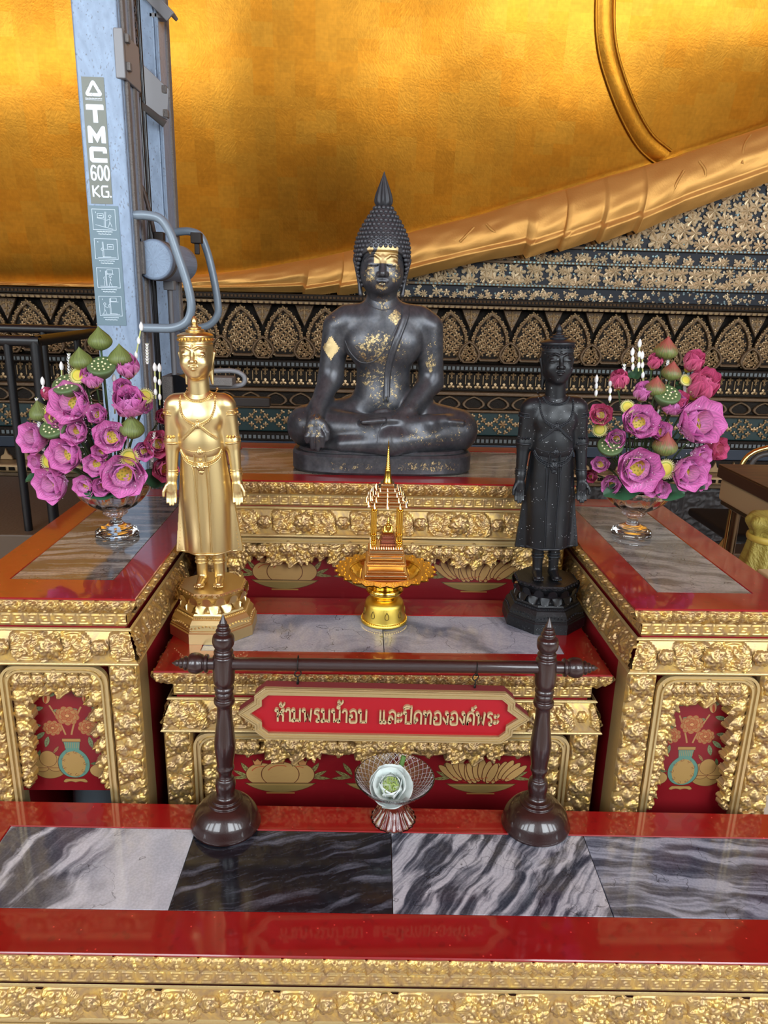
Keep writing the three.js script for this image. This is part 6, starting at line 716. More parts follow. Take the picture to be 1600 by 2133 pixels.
    const lift = (dx, dy) => { const rr = Math.hypot(dx, (dy - 0.27) * 0.62); return Math.sqrt(Math.max(0.0008, 0.165 * 0.165 - rr * rr)) * 0.62 + 0.035; };
    for (const l of D.picks) { const a = l[0], b = l[l.length - 1], z = Math.min(lift(...b), 0.085), o = thing('bud_pick', 'slender pick strung with white wax buds in the bouquet ' + where, 'decoration', [vx, vy, vz + z - 0.02], 0, 'wax bud picks ' + where); const pts = l.map(([x, y]) => new V3(x, y - 0.004, 0)), c = pts.length > 2 ? new THREE.CatmullRomCurve3(pts) : new THREE.LineCurve3(...pts); part('stick', new THREE.TubeGeometry(pts.length > 2 ? c : new THREE.CatmullRomCurve3(pts), 8, 0.0016, 6), stickCol, o); for (const q of [0.0, 0.38, 0.78]) { const p = c.getPoint(q), m = part('wax_bud', at(lathe(smoothPts([[0, -0.009], [0.003, -0.007], [0.0046, 0.0], [0.0036, 0.005], [0.0008, 0.010], [0, 0.011]], 12), 10), 0, 0, 0, 0, 0, 0, q ? 0.85 : 1), waxWhite, o); m.position.copy(p); } }
    for (const l of D.strands) { const z = Math.min(lift(...l[l.length - 1]), 0.09), c = new THREE.CatmullRomCurve3(l.map(([x, y]) => new V3(x, y, 0))), n = Math.round(c.getLength() / 0.0058), o = thing('jasmine_strand', 'beaded strand of tiny white jasmine buds in the bouquet ' + where, 'decoration', [vx, vy, vz + z - 0.02], 0, 'jasmine strands ' + where); part('thread', new THREE.TubeGeometry(c, 20, 0.0008, 5), stickCol, o); const bd = merge([0, 1, 2, 3].map((k) => at(new THREE.ConeGeometry(0.0026, 0.0068, 5), Math.sin(k * 1.571) * 0.0024, 0, Math.cos(k * 1.571) * 0.0024, 2.7 * Math.cos(k * 1.571) * 0.25, 0, -2.7 * Math.sin(k * 1.571) * 0.25))); for (let i = 0; i < n; i++) { const m = part('bud', bd, waxWhite, o); m.position.copy(c.getPoint((i + 0.5) / n)); m.rotation.y = i; } }
    for (const [x, y, z, l, w, ax, ay, az] of D.leaves) { const o = single('lotus_leaf', sheet(12, 8, (q, v) => { const k = Math.pow(Math.sin(Math.PI * clamp(0.04 + q * 0.93)), 0.7), s = (v - 0.5) * 2; return [(q - 0.5) * l, -0.10 * l * Math.cos((q - 0.5) * 2.4) * 0.6 + 0.02 * Math.abs(s) * k * 0.3 + 0.006 * Math.sin(q * 9), -s * w * k]; }), leafGreen, 'dark green leaf at the foot of the bouquet ' + where, 'leaf', [vx + x, vy + y, vz + z], 'bouquet leaves ' + where); o.rotation.set(ax, ay, az); }
  }
  const P = (l, ...x) => [...l, ...x];
  bouquet(-0.632, -1.682, 'beside the gold statue', {
    lotus: [[-0.033, 0.325, 0.107, 'pink', 1, 'uppermost'], [0.004, 0.372, 0.058, 'pink', 0.6, 'under the topmost pod'], [0.072, 0.391, 0.06, 'pink', 0.6, 'highest on the statue side'], [0.064, 0.357, 0.065, 'pink', 0.8, 'high among the buds'], [0.074, 0.314, 0.085, 'pink', 0.7], [-0.033, 0.272, 0.074, 'pink', 1, 'at the centre'], [0.036, 0.259, 0.084, 'pink', 1, 'on the statue side'], [-0.13, 0.243, 0.087, 'pink', 1, 'on the outer side'], [-0.054, 0.22, 0.096, 'pink', 1, 'at the centre'], [-0.001, 0.2, 0.062, 'pink', 1, 'low at the centre'], [0.053, 0.179, 0.112, 'pink', 1, 'low on the statue side'], [-0.1, 0.148, 0.095, 'pink', 1, 'low on the outer side'], [-0.03, 0.15, 0.06, 'pink', 1, 'lowest over the urn'], [-0.149, 0.18, 0.058, 'pink', 1, 'farthest out'], [0.118, 0.238, 0.075, 'rose', 1, 'upper of two'], [0.127, 0.181, 0.076, 'rose', 1, 'lower of two'], [0.131, 0.293, 0.05, 'rose', 0.8], [-0.096, 0.337, 0.034, 'rose', 0.6], [-0.072, 0.296, 0.062, 'pink', 0.9, 'between the two low pods'], [0.012, 0.305, 0.062, 'pink', 0.9, 'under the uppermost lotus'], [0.094, 0.226, 0.06, 'pink', 0.9, 'between the two rose-red ones'], [-0.082, 0.188, 0.056, 'pink', 0.9, 'between the two outer ones'], [0.012, 0.228, 0.05, 'pink', 0.9, 'nestled at the centre'], [-0.062, 0.342, 0.052, 'pink', 0.6, 'beside the tilted pod'], [0.098, 0.322, 0.055, 'pink', 0.9, 'under the highest ones'], [0.008, 0.152, 0.06, 'pink', 0.9, 'over the leaf']],
    buds: [[0.02, 0.463, 0.05, 'topmost'], [-0.018, 0.423, 0.048, 'second highest, outer side'], [0.061, 0.429, 0.05, 'second highest, statue side'], [-0.121, 0.307, 0.047, 'on the outer side'], [0.08, 0.282, 0.053, 'low on the statue side']], pods: [[0.026, 0.408, 0.06, 'under the topmost bud'], [-0.048, 0.369, 0.061, 'tilted outward'], [-0.085, 0.276, 0.06, 'lowest of three']], hearts: [[-0.023, 0.391, 0.038, 'under the topmost buds'], [-0.092, 0.307, 0.039, 'beside the outer bud'], [-0.111, 0.199, 0.039, 'lowest on the outer side'], [0.07, 0.218, 0.041, 'lowest on the statue side'], [0.107, 0.346, 0.035, 'highest on the statue side']],
    picks: [[[0.107, 0.488], [0.088, 0.412]], [[-0.067, 0.402], [-0.072, 0.333]], [[-0.11, 0.369], [-0.11, 0.328]], [[-0.05, 0.376], [-0.052, 0.338]], [[-0.024, 0.359], [-0.029, 0.297]], [[0.042, 0.379], [0.038, 0.303]], [[-0.072, 0.298], [-0.072, 0.251]], [[0.067, 0.293], [0.06, 0.22]], [[0.14, 0.403], [0.136, 0.324]], [[0.13, 0.404], [0.128, 0.337]]],
    strands: [[[-0.047, 0.427], [-0.05, 0.384]], [[0.117, 0.451], [0.115, 0.408]], [[-0.125, 0.332], [-0.122, 0.288], [-0.128, 0.261], [-0.128, 0.228], [-0.109, 0.206]], [[0.122, 0.263], [0.113, 0.196]], [[0.148, 0.331], [0.145, 0.3]]],
    leaves: [[0.005, 0.138, 0.078, 0.11, 0.03, 0.9, 0.1, 0.15], [-0.15, 0.145, 0.03, 0.07, 0.02, 0.5, 0.3, 0.1], [0.115, 0.15, 0.05, 0.08, 0.022, 0.6, -0.4, -0.1]],
  });
  bouquet(0.622, -1.745, 'beside the black statue', {
    blush: true,
    lotus: [[-0.049, 0.301, 0.1, 'pink', 1, 'upper on the statue side'], [0.073, 0.298, 0.13, 'pink', 1, 'upper on the outer side'], [-0.04, 0.199, 0.119, 'pink', 1, 'lower on the statue side'], [0.07, 0.192, 0.107, 'pink', 1, 'lower on the outer side'], [0.019, 0.334, 0.06, 'pink', 0.7, 'under the pod'], [-0.046, 0.361, 0.053, 'pink', 0.6, 'towards the statue'], [-0.093, 0.382, 0.058, 'rose', 0.5, 'towards the statue'], [0.083, 0.369, 0.087, 'rose', 0.6], [-0.022, 0.428, 0.044, 'rose', 0.6, 'behind the topmost bud'], [0.064, 0.425, 0.057, 'rose', 0.6, 'on the outer side'], [-0.122, 0.308, 0.064, 'rose', 1, 'higher of two'], [-0.113, 0.198, 0.05, 'pink', 1, 'farthest towards the statue'], [0.104, 0.226, 0.064, 'pink', 1, 'on the outer side'], [0.147, 0.232, 0.08, 'rose', 0.9], [-0.006, 0.161, 0.063, 'pink', 1, 'lowest over the urn'], [0.131, 0.157, 0.059, 'pink', 1, 'farthest out'], [-0.125, 0.165, 0.047, 'rose', 0.8, 'lower of two'], [-0.002, 0.285, 0.062, 'pink', 0.9, 'between the two upper ones'], [-0.09, 0.262, 0.06, 'pink', 0.9, 'above the statue-side pod'], [0.02, 0.152, 0.06, 'pink', 0.9, 'low at the centre'], [-0.085, 0.155, 0.062, 'pink', 0.9, 'low on the statue side'], [0.11, 0.318, 0.06, 'rose', 0.9, 'high on the outer side'], [0.035, 0.345, 0.05, 'rose', 0.6, 'under the highest bud'], [0.10, 0.172, 0.06, 'pink', 0.9, 'low on the outer side']],
    buds: [[0.0, 0.467, 0.053, 'topmost'], [0.013, 0.421, 0.044, 'second highest'], [0.013, 0.259, 0.057, 'lowest'], [-0.022, 0.387, 0.047, 'behind the pod']], pods: [[0.003, 0.369, 0.062, 'highest'], [-0.105, 0.245, 0.059, 'on the statue side'], [0.143, 0.317, 0.04, 'smallest on the outer side']], hearts: [[-0.078, 0.34, 0.032, 'upper on the statue side'], [-0.128, 0.282, 0.035, 'farthest towards the statue'], [0.021, 0.203, 0.045, 'lowest'], [0.047, 0.402, 0.027, 'highest and smallest']],
    picks: [[[-0.146, 0.393], [-0.143, 0.353]], [[-0.116, 0.386], [-0.113, 0.342]], [[-0.074, 0.456], [-0.068, 0.414]], [[-0.06, 0.475], [-0.055, 0.414]], [[-0.051, 0.449], [-0.042, 0.393]], [[0.056, 0.381], [0.06, 0.351]], [[0.003, 0.319], [0.014, 0.281], [0.019, 0.23]], [[0.1, 0.297], [0.104, 0.252]]],
    strands: [[[-0.091, 0.427], [-0.09, 0.407]], [[0.006, 0.442], [0.01, 0.391]], [[-0.048, 0.335], [-0.041, 0.26]]],
    leaves: [[-0.06, 0.135, 0.078, 0.10, 0.024, 0.9, 0.2, 0.08], [0.04, 0.136, 0.08, 0.09, 0.024, 0.9, -0.15, -0.1], [0.12, 0.145, 0.04, 0.06, 0.02, 0.6, -0.4, -0.2], [-0.06, 0.40, 0.05, 0.05, 0.016, 0.4, 0.4, 0.4], [0.045, 0.375, 0.06, 0.05, 0.014, 0.9, 0.1, -0.9]],
  });
}
// ---------- hand-cranked lift mast, railing and the things at the right edge ----------
{
  const O = [-0.81, FLOOR, -2.55], t = thing('lift_mast', 'grey-blue steel lift mast with printed stickers and two loop handles', 'lift', O);
  const worn = dataTex(256, 512, (u, v) => { const a = periodic(u, v, 2, 5), s = periodic(u + 0.2, v, 7, 3), k = sst(0.40, 0.55, s + 0.25 * a), m = 1 + 0.10 * a; return [lerp(0.53 * m, 0.33, k * 0.6), lerp(0.60 * m, 0.33, k * 0.6), lerp(0.69 * m, 0.33, k * 0.6)]; }); worn.repeat.set(3, 1.5);
  const paint = std(0xffffff, 0.45, 0.1, { map: worn }), dirty = std(lin(0.20, 0.18, 0.165), 0.65, 0.2, { bumpMap: bump(12), bumpScale: 0.002 }), grease = std(lin(0.03, 0.022, 0.018), 0.5, 0.4), blackCable = std(lin(0.008, 0.008, 0.010), 0.25), brown = std(lin(0.07, 0.045, 0.035), 0.55), tubeBlue = std(lin(0.20, 0.25, 0.30), 0.35, 0.1), steel = std(lin(0.25, 0.25, 0.26), 0.55, 0.2);
  const L = (g) => at(g, -O[0], -O[1], -O[2]), W = (...a) => L(bx(...a)), T = (pts, r, n = 24, k = 8) => L(tube(pts, r, n, k));
  part('front_upright', merge([W(-0.872, -0.746, 0.2, 3.3, -2.368, -2.35, 0.008), W(-0.872, -0.856, 0.2, 3.3, -2.46, -2.36, 0.004), W(-0.760, -0.744, 0.2, 3.3, -2.46, -2.36, 0.004)]), paint, t);
  part('upright_lip', merge([W(-0.752, -0.736, 0.2, 3.3, -2.40, -2.372, 0.005), W(-0.756, -0.738, 0.2, 3.3, -2.475, -2.445, 0.005)]), dirty, t, 'dirty grey-brown channel lip');
  part('inner_rail', merge([W(-0.79, -0.752, 0.2, 3.3, -2.545, -2.49, 0.004), W(-0.80, -0.79, 0.2, 3.3, -2.56, -2.46, 0.003)]), paint, t);
  part('rear_upright', merge([W(-0.868, -0.775, 0.2, 3.3, -2.76, -2.72, 0.005), W(-0.785, -0.735, 0.2, 3.3, -2.74, -2.70, 0.006), W(-0.735, -0.722, 0.2, 3.3, -2.80, -2.70, 0.004)]), paint, t); part('upright_lip', W(-0.742, -0.716, 0.2, 3.3, -2.83, -2.79, 0.006), dirty, t);
  for (const [x, z, r] of [[-0.762, -2.585, 0.006], [-0.772, -2.61, 0.007], [-0.765, -2.64, 0.006]]) part('cable', T([[x, 3.3, z], [x, 1.8, z], [x, 0.4, z]], r, 20), blackCable, t, 'black lifting cable');
  const links = []; for (let y = 2.18; y < 3.2; y += 0.02) { links.push(L(at(new THREE.TorusGeometry(0.009, 0.004, 5, 10), -0.758, y, -2.56, 0, (Math.round(y / 0.02) & 1) * 1.57, 0, [0.8, 1.25, 1]))); } stuff(part('chain', merge(links), brown, t, 'rusty brown chain'));
  part('cross_brace', merge([W(-0.86, -0.80, 2.9, 3.0, -2.72, -2.46), W(-0.86, -0.80, 1.0, 1.08, -2.72, -2.46), W(-0.86, -0.80, 0.4, 0.5, -2.72, -2.46)]), paint, t);
  // carriage plates with bolts
  const plate = part('carriage_plate', merge([W(-0.741, -0.733, 2.165, 2.285, -2.50, -2.352, 0.003), W(-0.760, -0.733, 2.165, 2.290, -2.362, -2.344, 0.004)]), steel, t); for (const [y, z] of [[2.27, -2.37], [2.20, -2.37]]) part('bolt', merge([W(-0.735, -0.722, y - 0.011, y + 0.011, z - 0.011, z + 0.011, 0.003)]), dirty, plate);
  const plate2 = part('carriage_plate', merge([L(at(prism([[0, 0], [0.10, -0.03], [0.11, 0.06], [0.03, 0.12], [0, 0.11]], 0.01, 0.002), -0.80, 2.165, -2.66, 0, 0.5, 0)), W(-0.735, -0.725, 2.13, 2.245, -2.79, -2.70, 0.003)]), steel, t); for (const y of [2.222, 2.152]) part('bolt', W(-0.722, -0.704, y - 0.012, y + 0.012, -2.715, -2.69, 0.003), dirty, plate2);
  part('roller', T([[-0.79, 2.17, -2.62], [-0.75, 2.145, -2.65], [-0.71, 2.115, -2.67]], 0.012, 12), dirty, t);
  part('angle_arm', merge([L(at(bx(-0.06, 0.06, -0.006, 0.006, -0.03, 0.03), -0.715, 2.475, -2.72, 0, 0, -0.75)), L(at(bx(-0.06, 0.06, -0.03, 0.0, 0.024, 0.034), -0.715, 2.475, -2.72, 0, 0, -0.75)), W(-0.75, -0.70, 2.425, 2.44, -2.74, -2.70)]), steel, t, 'angle-iron arm');
  part('hose', T([[-0.776, 2.19, -2.48], [-0.772, 2.078, -2.49], [-0.774, 1.957, -2.50], [-0.744, 1.89, -2.50], [-0.723, 1.793, -2.50], [-0.722, 1.75, -2.52]], 0.0065, 40), brown, t, 'brown hose'); part('hose_coupling', merge([T([[-0.785, 2.20, -2.46], [-0.77, 2.18, -2.49], [-0.75, 2.19, -2.52], [-0.755, 2.21, -2.55]], 0.009, 16)]), brown, t);
  // handles
  part('handle', T([[-0.758, 1.811, -2.38], [-0.70, 1.811, -2.378], [-0.666, 1.802, -2.376], [-0.64, 1.766, -2.374], [-0.625, 1.722, -2.372], [-0.590, 1.60, -2.37], [-0.586, 1.545, -2.37], [-0.602, 1.508, -2.37], [-0.64, 1.489, -2.37], [-0.70, 1.486, -2.372], [-0.758, 1.486, -2.38]], 0.0135, 90, 12), tubeBlue, t, 'bent steel tube handle');
  part('handle', T([[-0.725, 1.795, -2.78], [-0.67, 1.799, -2.78], [-0.635, 1.786, -2.78], [-0.612, 1.735, -2.78], [-0.582, 1.57, -2.78], [-0.583, 1.52, -2.78], [-0.612, 1.485, -2.78], [-0.66, 1.470, -2.78], [-0.725, 1.468, -2.78]], 0.0135, 90, 12), tubeBlue, t, 'bent steel tube handle');
  // winch drum
  const drum = part('winch_drum', L(at(lathe([[0, 0], ...smoothPts([[0.052, 0], [0.0585, 0.003], [0.061, 0.010]], 8), [0.061, 0.10], [0.0612, 0.34], ...smoothPts([[0.061, 0.345], [0.056, 0.362], [0.040, 0.372], [0, 0.374]], 10)], 40), -0.706, 1.689, -2.42, -Math.PI / 2, 0, 0)), paint, t, 'grey winch drum'); part('drum_band', L(at(lathe([[0.0612, 0], [0.0625, 0.002], [0.0625, 0.026], [0.0612, 0.028]], 40), -0.706, 1.689, -2.45, -Math.PI / 2, 0, 0)), dirty, drum);
  part('drum_bracket', merge([W(-0.766, -0.744, 1.635, 1.752, -2.44, -2.385), W(-0.745, -0.70, 1.672, 1.70, -2.50, -2.43), W(-0.742, -0.730, 1.645, 1.74, -2.425, -2.40)]), dirty, t); part('drum_valve', W(-0.72, -0.69, 1.745, 1.775, -2.52, -2.49), grease, t); part('drum_valve', merge([W(-0.648, -0.612, 1.755, 1.79, -2.72, -2.685), W(-0.638, -0.622, 1.72, 1.76, -2.71, -2.695)]), grease, t); part('drain_pipe', merge([T([[-0.705, 1.63, -2.6], [-0.705, 1.50, -2.6], [-0.705, 1.30, -2.6]], 0.009, 8), W(-0.722, -0.688, 1.60, 1.635, -2.617, -2.583)]), steel, t);
  // foot: crank loop, wheel, black spool
  part('base_frame', merge([W(-0.90, -0.50, 0.22, 0.30, -2.42, -2.34), W(-0.90, -0.50, 0.22, 0.30, -2.82, -2.74), W(-0.90, -0.82, 0.2, 0.30, -2.82, -2.34)]), paint, t);
  part('shelf_bracket', merge([W(-0.735, -0.50, 1.290, 1.318, -2.64, -2.56), W(-0.735, -0.70, 1.2, 1.32, -2.66, -2.54)]), dirty, t); part('crank_loop', T([[-0.60, 1.335, -2.6], [-0.49, 1.335, -2.6], [-0.465, 1.318, -2.6], [-0.468, 1.295, -2.6], [-0.51, 1.285, -2.6], [-0.60, 1.285, -2.6]], 0.0085, 40), steel, t); part('cable_spool', L(at(new THREE.CylinderGeometry(0.06, 0.06, 0.06, 32), -0.68, 1.265, -2.58, Math.PI / 2, 0, 0.3)), blackCable, t, 'black cable spool'); part('crossbar', merge([W(-0.55, -0.378, 1.216, 1.248, -2.63, -2.59, 0.004)]), grease, t);
  part('link_arm', T([[-0.72, 1.475, -2.68], [-0.66, 1.475, -2.68], [-0.63, 1.46, -2.68], [-0.60, 1.42, -2.68]], 0.007, 20), tubeBlue, t);
  // stickers
  const s1 = canvasTex(256, 1352, (c, w, h) => {
    c.fillStyle = '#6d7166'; c.fillRect(0, 0, w, h); c.fillStyle = '#dfe9fb'; c.strokeStyle = '#dfe9fb';
    c.lineJoin = 'round'; c.lineWidth = 52; c.beginPath(); c.moveTo(128, 62); c.lineTo(62, 172); c.lineTo(196, 172); c.closePath(); c.stroke(); c.fillStyle = '#6d7166'; c.beginPath(); c.moveTo(128, 78); c.lineTo(78, 164); c.lineTo(180, 164); c.closePath(); c.fill();
    c.strokeStyle = '#565a50'; c.lineWidth = 3; for (const p of [[[40, 108], [72, 92], [92, 112]], [[164, 108], [196, 124], [212, 104]], [[120, 164], [104, 186], [128, 206]]]) { c.beginPath(); p.forEach(([x, y], i) => i ? c.lineTo(x, y) : c.moveTo(x, y)); c.stroke(); }
    c.fillStyle = '#dfe9fb'; for (let i = 0; i < 15; i++) { c.fillRect(30 + i * 13, 216 + (i % 3), 9, 9); } for (let i = 0; i < 20; i++) c.fillRect(30 + i * 9.6, 234, 6, 5);
    const rr = (x, y, a, b, r = 14) => { c.beginPath(); c.moveTo(x + r, y); c.lineTo(x + a - r, y); c.quadraticCurveTo(x + a, y, x + a, y + r); c.lineTo(x + a, y + b); c.lineTo(x, y + b); c.lineTo(x, y + r); c.quadraticCurveTo(x, y, x + r, y); c.fill(); };
    rr(26, 282, 204, 58, 16); c.fillRect(102, 300, 54, 174);
    c.beginPath(); c.moveTo(26, 690); c.lineTo(26, 526); c.quadraticCurveTo(28, 508, 44, 508); c.quadraticCurveTo(66, 506, 76, 526); c.lineTo(128, 596); c.lineTo(178, 526); c.quadraticCurveTo(190, 506, 212, 508); c.quadraticCurveTo(230, 508, 230, 530); c.lineTo(230, 690); c.lineTo(178, 690); c.lineTo(178, 604); c.lineTo(130, 690); c.lineTo(78, 604); c.lineTo(78, 690); c.closePath(); c.fill();
    c.lineWidth = 48; c.strokeStyle = '#dfe9fb'; c.beginPath(); c.moveTo(208, 800); c.lineTo(208, 762); c.lineTo(202, 754); c.lineTo(58, 754); c.lineTo(52, 760); c.lineTo(52, 866); c.lineTo(62, 876); c.lineTo(232, 876); c.stroke();
    c.lineWidth = 22; c.lineJoin = 'round'; const zero = (x) => { c.beginPath(); c.ellipse(x, 1012, 26, 76, 0, 0, 6.3); c.stroke(); }; zero(136); zero(212); c.beginPath(); c.ellipse(58, 1048, 26, 40, 0, 0, 6.3); c.stroke(); c.beginPath(); c.moveTo(32, 1048); c.quadraticCurveTo(28, 936, 60, 936); c.quadraticCurveTo(80, 938, 84, 962); c.stroke();
    c.lineWidth = 20; c.beginPath(); c.moveTo(36, 1150); c.lineTo(36, 1276); c.moveTo(108, 1150); c.lineTo(44, 1214); c.lineTo(112, 1276); c.stroke(); c.beginPath(); c.moveTo(216, 1158); c.lineTo(150, 1158); c.lineTo(140, 1172); c.lineTo(140, 1258); c.lineTo(150, 1272); c.lineTo(208, 1272); c.lineTo(214, 1262); c.lineTo(214, 1216); c.lineTo(182, 1216); c.stroke(); c.fillStyle = '#dfe9fb'; c.beginPath(); c.arc(240, 1270, 11, 0, 6.3); c.fill();
  });
  const quadOn = (x0, x1, y0, y1, z) => L(at(new THREE.PlaneGeometry(x1 - x0, y1 - y0), (x0 + x1) / 2, (y0 + y1) / 2, z));
  part('sticker_print', quadOn(-0.8575, -0.795, 1.837, 2.167, -2.3488), std(0xffffff, 0.4, 0, { map: s1 }), t, 'olive sticker with large white letters');
  const s2 = canvasTex(512, 1980, (c, w, h) => {
    c.fillStyle = '#667d88'; c.fillRect(0, 0, w, h); c.strokeStyle = '#d3e0ea'; c.fillStyle = '#d3e0ea'; c.lineWidth = 6; c.lineCap = 'round';
    const line = (...p) => { c.beginPath(); p.forEach(([x, y], i) => i ? c.lineTo(x, y) : c.moveTo(x, y)); c.stroke(); }, man = (x, y, s) => { c.beginPath(); c.arc(x, y, 20, 0, 6.3); c.stroke(); line([x, y + 20], [x - 6, y + 90]); line([x - 6, y + 90], [x - 34, y + 170]); line([x - 6, y + 90], [x + 26, y + 170]); line([x, y + 42], [x + s * 60, y + 66]); };
    const caption = (y) => { for (const [k, n] of [[0, 15], [1, 12]]) for (let i = 0; i < n; i++) c.fillRect(w / 2 - n * 9 + i * 18, y + k * 38 + (i % 3) * 2, 13, 12); };
    for (let k = 0; k < 4; k++) { const y = 56 + k * 476; c.lineWidth = 7; c.strokeRect(64, y, 388, 330); c.lineWidth = 6; c.fillRect(120, y + 40, 8, 22); caption(y + 352);
      if (k === 0) { c.strokeRect(150, y + 70, 100, 66); line([140, y + 140], [268, y + 160]); line([276, y + 40], [250, y + 290]); line([296, y + 40], [272, y + 290]); man(360, y + 110, -1); line([110, y + 250], [400, y + 316]); c.fillRect(170, y + 96, 60, 10); }
      if (k === 1) { c.strokeRect(280, y + 90, 100, 76); line([210, y + 168], [380, y + 168]); line([196, y + 50], [196, y + 296]); line([212, y + 50], [212, y + 296]); c.beginPath(); c.arc(190, y + 170, 20, 1.5, 4.8); c.stroke(); line([110, y + 306], [420, y + 306]); line([200, y + 290], [330, y + 290]); c.fillRect(300, y + 122, 60, 10); }
      if (k === 2) { c.strokeRect(240, y + 30, 96, 66); line([220, y + 104], [350, y + 104]); line([212, y + 50], [212, y + 296]); line([226, y + 50], [226, y + 296]); c.beginPath(); c.arc(196, y + 170, 20, 1.5, 4.8); c.stroke(); man(290, y + 140, 0.2); line([110, y + 306], [400, y + 306]); line([186, y + 210], [186, y + 296]); }
      if (k === 3) { c.strokeRect(270, y + 26, 96, 56); line([252, y + 92], [400, y + 92]); line([246, y + 36], [246, y + 296]); line([262, y + 36], [262, y + 296]); man(160, y + 130, 1); c.beginPath(); c.arc(240, y + 160, 20, 1.5, 4.8); c.stroke(); line([100, y + 306], [410, y + 306]); line([250, y + 288], [370, y + 296]); } }
  });
  part('sticker_print', quadOn(-0.868, -0.780, 1.492, 1.832, -2.3485), std(0xffffff, 0.4, 0, { map: s2 }), t, 'blue-grey sticker with four line drawings');
}
{
  const t = thing('black_railing', 'black tubular steel railing on a low platform behind the left bouquet', 'railing', [-1.295, 0.65, -2.9]);
  t.userData.label = 'black tubular steel railing standing on a low brown platform beside the lift mast';
  const cyl = (a, b, r) => tube([a, [(a[0] + b[0]) / 2, (a[1] + b[1]) / 2, (a[2] + b[2]) / 2], b], r, 4, 14);
  part('top_rail', cyl([-1.2, 0.752, 0], [0.018, 0.752, 0], 0.021), M.black, t); part('top_rail', cyl([0, 0.752, 0.015], [0, 0.752, -0.80], 0.021), M.black, t); part('top_rail', cyl([-1.2, 0.755, -0.80], [0.35, 0.755, -0.80], 0.021), M.black, t);
  for (const [x, z, r] of [[0, 0, 0.021], [-0.105, 0, 0.016], [-0.42, 0, 0.016], [-0.72, 0, 0.016], [0, -0.42, 0.016], [0, -0.80, 0.020], [-0.3, -0.80, 0.016], [0.3, -0.80, 0.016]]) part('post', cyl([x, 0, z], [x, 0.752, z], r), M.black, t);
  single('platform', bx(-1.3, 0.05, 0, 0.45, -0.9, 0.06, 0.008), std(lin(0.10, 0.065, 0.04), 0.5, 0, { bumpMap: bump(3), bumpScale: 0.001 }), 'low brown platform carrying the black railing', 'platform', [-1.295, FLOOR, -2.9]);
}
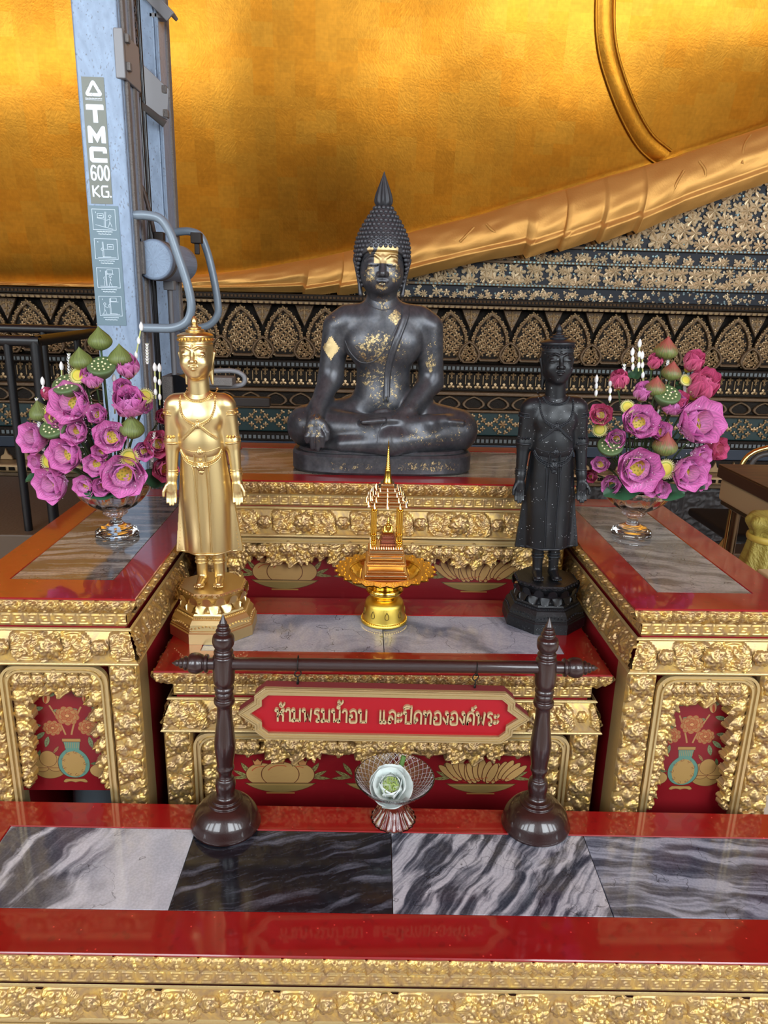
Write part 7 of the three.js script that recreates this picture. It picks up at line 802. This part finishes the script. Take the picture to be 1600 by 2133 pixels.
{
  const woodTex = dataTex(256, 256, (u, v) => { const g = 0.5 + 0.5 * Math.sin(v * 60 + 6 * fbm(u * 2, v * 8, 3)), k = 0.8 + 0.2 * g; return [0.42 * k, 0.27 * k, 0.16 * k]; }); woodTex.repeat.set(2, 2);
  const top = std(0xffffff, 0.35, 0, { map: woodTex }), edge = std(lin(0.07, 0.028, 0.012), 0.4), cream = std(lin(0.52, 0.38, 0.20), 0.55), brass = std(lin(0.16, 0.10, 0.05), 0.25, 0.8);
  const t = thing('side_desk', 'wood-topped desk with a cream apron and dark metal legs behind the right bouquet', 'desk', [1.345, FLOOR, -2.80]); t.userData.label = 'wood-topped desk with a cream apron and dark metal legs near the inlaid pedestal';
  const H = 0.8; part('desk_top', bx(0, 1.1, H - 0.004, H, 0, 0.75, 0.002), top, t, 'brown wooden top'); part('top_edge', bx(0.0, 1.1, H - 0.052, H - 0.004, 0, 0.75, 0.006), edge, t); part('apron', bx(0.012, 1.09, H - 0.14, H - 0.052, 0.012, 0.74, 0.012), cream, t, 'cream apron'); part('apron_rim', bx(0.02, 1.08, H - 0.158, H - 0.14, 0.02, 0.73, 0.006), brass, t);
  for (const [x, z] of [[0.05, 0.10], [0.05, 0.68], [1.05, 0.1], [1.05, 0.68]]) part('leg', at(new THREE.CylinderGeometry(0.017, 0.017, H - 0.155, 16), x, (H - 0.155) / 2, z), brass, t, 'dark bronze tube leg'); part('foot_rail', at(new THREE.CylinderGeometry(0.012, 0.012, 0.6, 12), 0.05, 0.16, 0.39, Math.PI / 2), brass, t);
  const c = thing('folding_chair', 'chair with a shiny brass-coloured rounded back behind the wood-topped desk', 'chair', [1.72, FLOOR, -2.98]); const gold = std(lin(0.65, 0.45, 0.16), 0.2, 1);
  part('back_frame', tube([[-0.2, 0, 0.02], [-0.2, 0.62, 0.01], [-0.17, 0.79, 0], [-0.08, 0.835, 0], [0.08, 0.835, 0], [0.17, 0.79, 0], [0.2, 0.62, 0.01], [0.2, 0, 0.02]], 0.011, 80, 10), gold, c); part('backrest', tube([[-0.165, 0.62, 0], [-0.13, 0.79, 0], [0, 0.808, 0], [0.13, 0.79, 0], [0.165, 0.62, 0]], 0.012, 30, 8), std(lin(0.04, 0.03, 0.025), 0.5), c); part('seat', bx(-0.2, 0.2, 0.42, 0.46, -0.4, 0.01, 0.015), std(lin(0.008, 0.007, 0.007), 0.7), c); for (const s of [-1, 1]) part('leg', tube([[s * 0.19, 0.43, -0.02], [s * 0.19, 0.2, -0.2], [s * 0.19, 0, -0.36]], 0.011, 10, 8), gold, c);
  const b = thing('wrapped_pot', 'olive-yellow cloth-wrapped pot gathered at the neck standing beside the desk leg', 'pot', [1.10, FLOOR, -1.95]); b.scale.set(0.78, 1.29, 0.78); const cloth = std(lin(0.34, 0.27, 0.05), 0.6, 0, { bumpMap: bump(6), bumpScale: 0.004 });
  const pr = smoothPts([[0.001, 0], [0.13, 0.0], [0.15, 0.02], [0.155, 0.20], [0.14, 0.36], [0.105, 0.50], [0.075, 0.58], [0.07, 0.61], [0.09, 0.635], [0.07, 0.65], [0.001, 0.645]], 50); part('cloth', sheet(60, pr.length - 1, (u, v) => { const [r, y] = pr[Math.round(v * (pr.length - 1))], a = u * 6.2832, k = 1 + 0.06 * Math.sin(a * 9) * sst(0.3, 0.6, y) + 0.02 * Math.sin(a * 4); return [Math.sin(a) * r * k, y, Math.cos(a) * r * k]; }), cloth, b); part('tie', at(new THREE.TorusGeometry(0.073, 0.008, 8, 30), 0, 0.60, 0, Math.PI / 2), std(lin(0.5, 0.36, 0.06), 0.5), b);
  single('cream_post', bx(-0.035, 0.035, 0, 0.76, -0.035, 0.035, 0.006), cream, 'square cream post standing before the wrapped pot', 'post', [0.985, FLOOR, -1.70]);
  const g = thing('flower_garland', 'short garland of white buds hanging against the cream post', 'garland', [0.985, 0.905, -1.655]); const bud = lathe(smoothPts([[0, -0.012], [0.006, -0.006], [0.007, 0.002], [0.002, 0.012], [0, 0.013]], 12), 10); for (let i = 0; i < 6; i++) { const m = part('bud', bud, std(lin(0.75, 0.75, 0.74), 0.5), g); m.position.set(-0.05 + i * 0.021, 0.006 * Math.sin(i * 2) - i * 0.003, 0); m.rotation.z = 1.3 + 0.5 * Math.sin(i * 3); }
  single('dark_bin', lathe(smoothPts([[0.001, 0], [0.10, 0], [0.11, 0.02], [0.115, 0.42], [0.118, 0.44], [0.10, 0.45], [0.001, 0.45]], 30), 32), std(lin(0.12, 0.10, 0.05), 0.5, 0.2), 'dark olive cylindrical bin under the desk', 'bin', [1.66, FLOOR, -2.55]);
}
single('ceramic_jar', lathe(smoothPts([[0.001, 0], [0.05, 0], [0.062, 0.04], [0.07, 0.16], [0.062, 0.27], [0.045, 0.32], [0.048, 0.335], [0.04, 0.338], [0.001, 0.336]], 40), 32), std(lin(0.36, 0.45, 0.52), 0.3), 'pale blue-white jar in the dark gap under the side table with the peony panel', 'jar', [-0.675, FLOOR, -1.56]);
scene.traverse((o) => { if (o.isMesh) { o.castShadow = true; o.receiveShadow = true; } });
renderer.render(scene, camera);
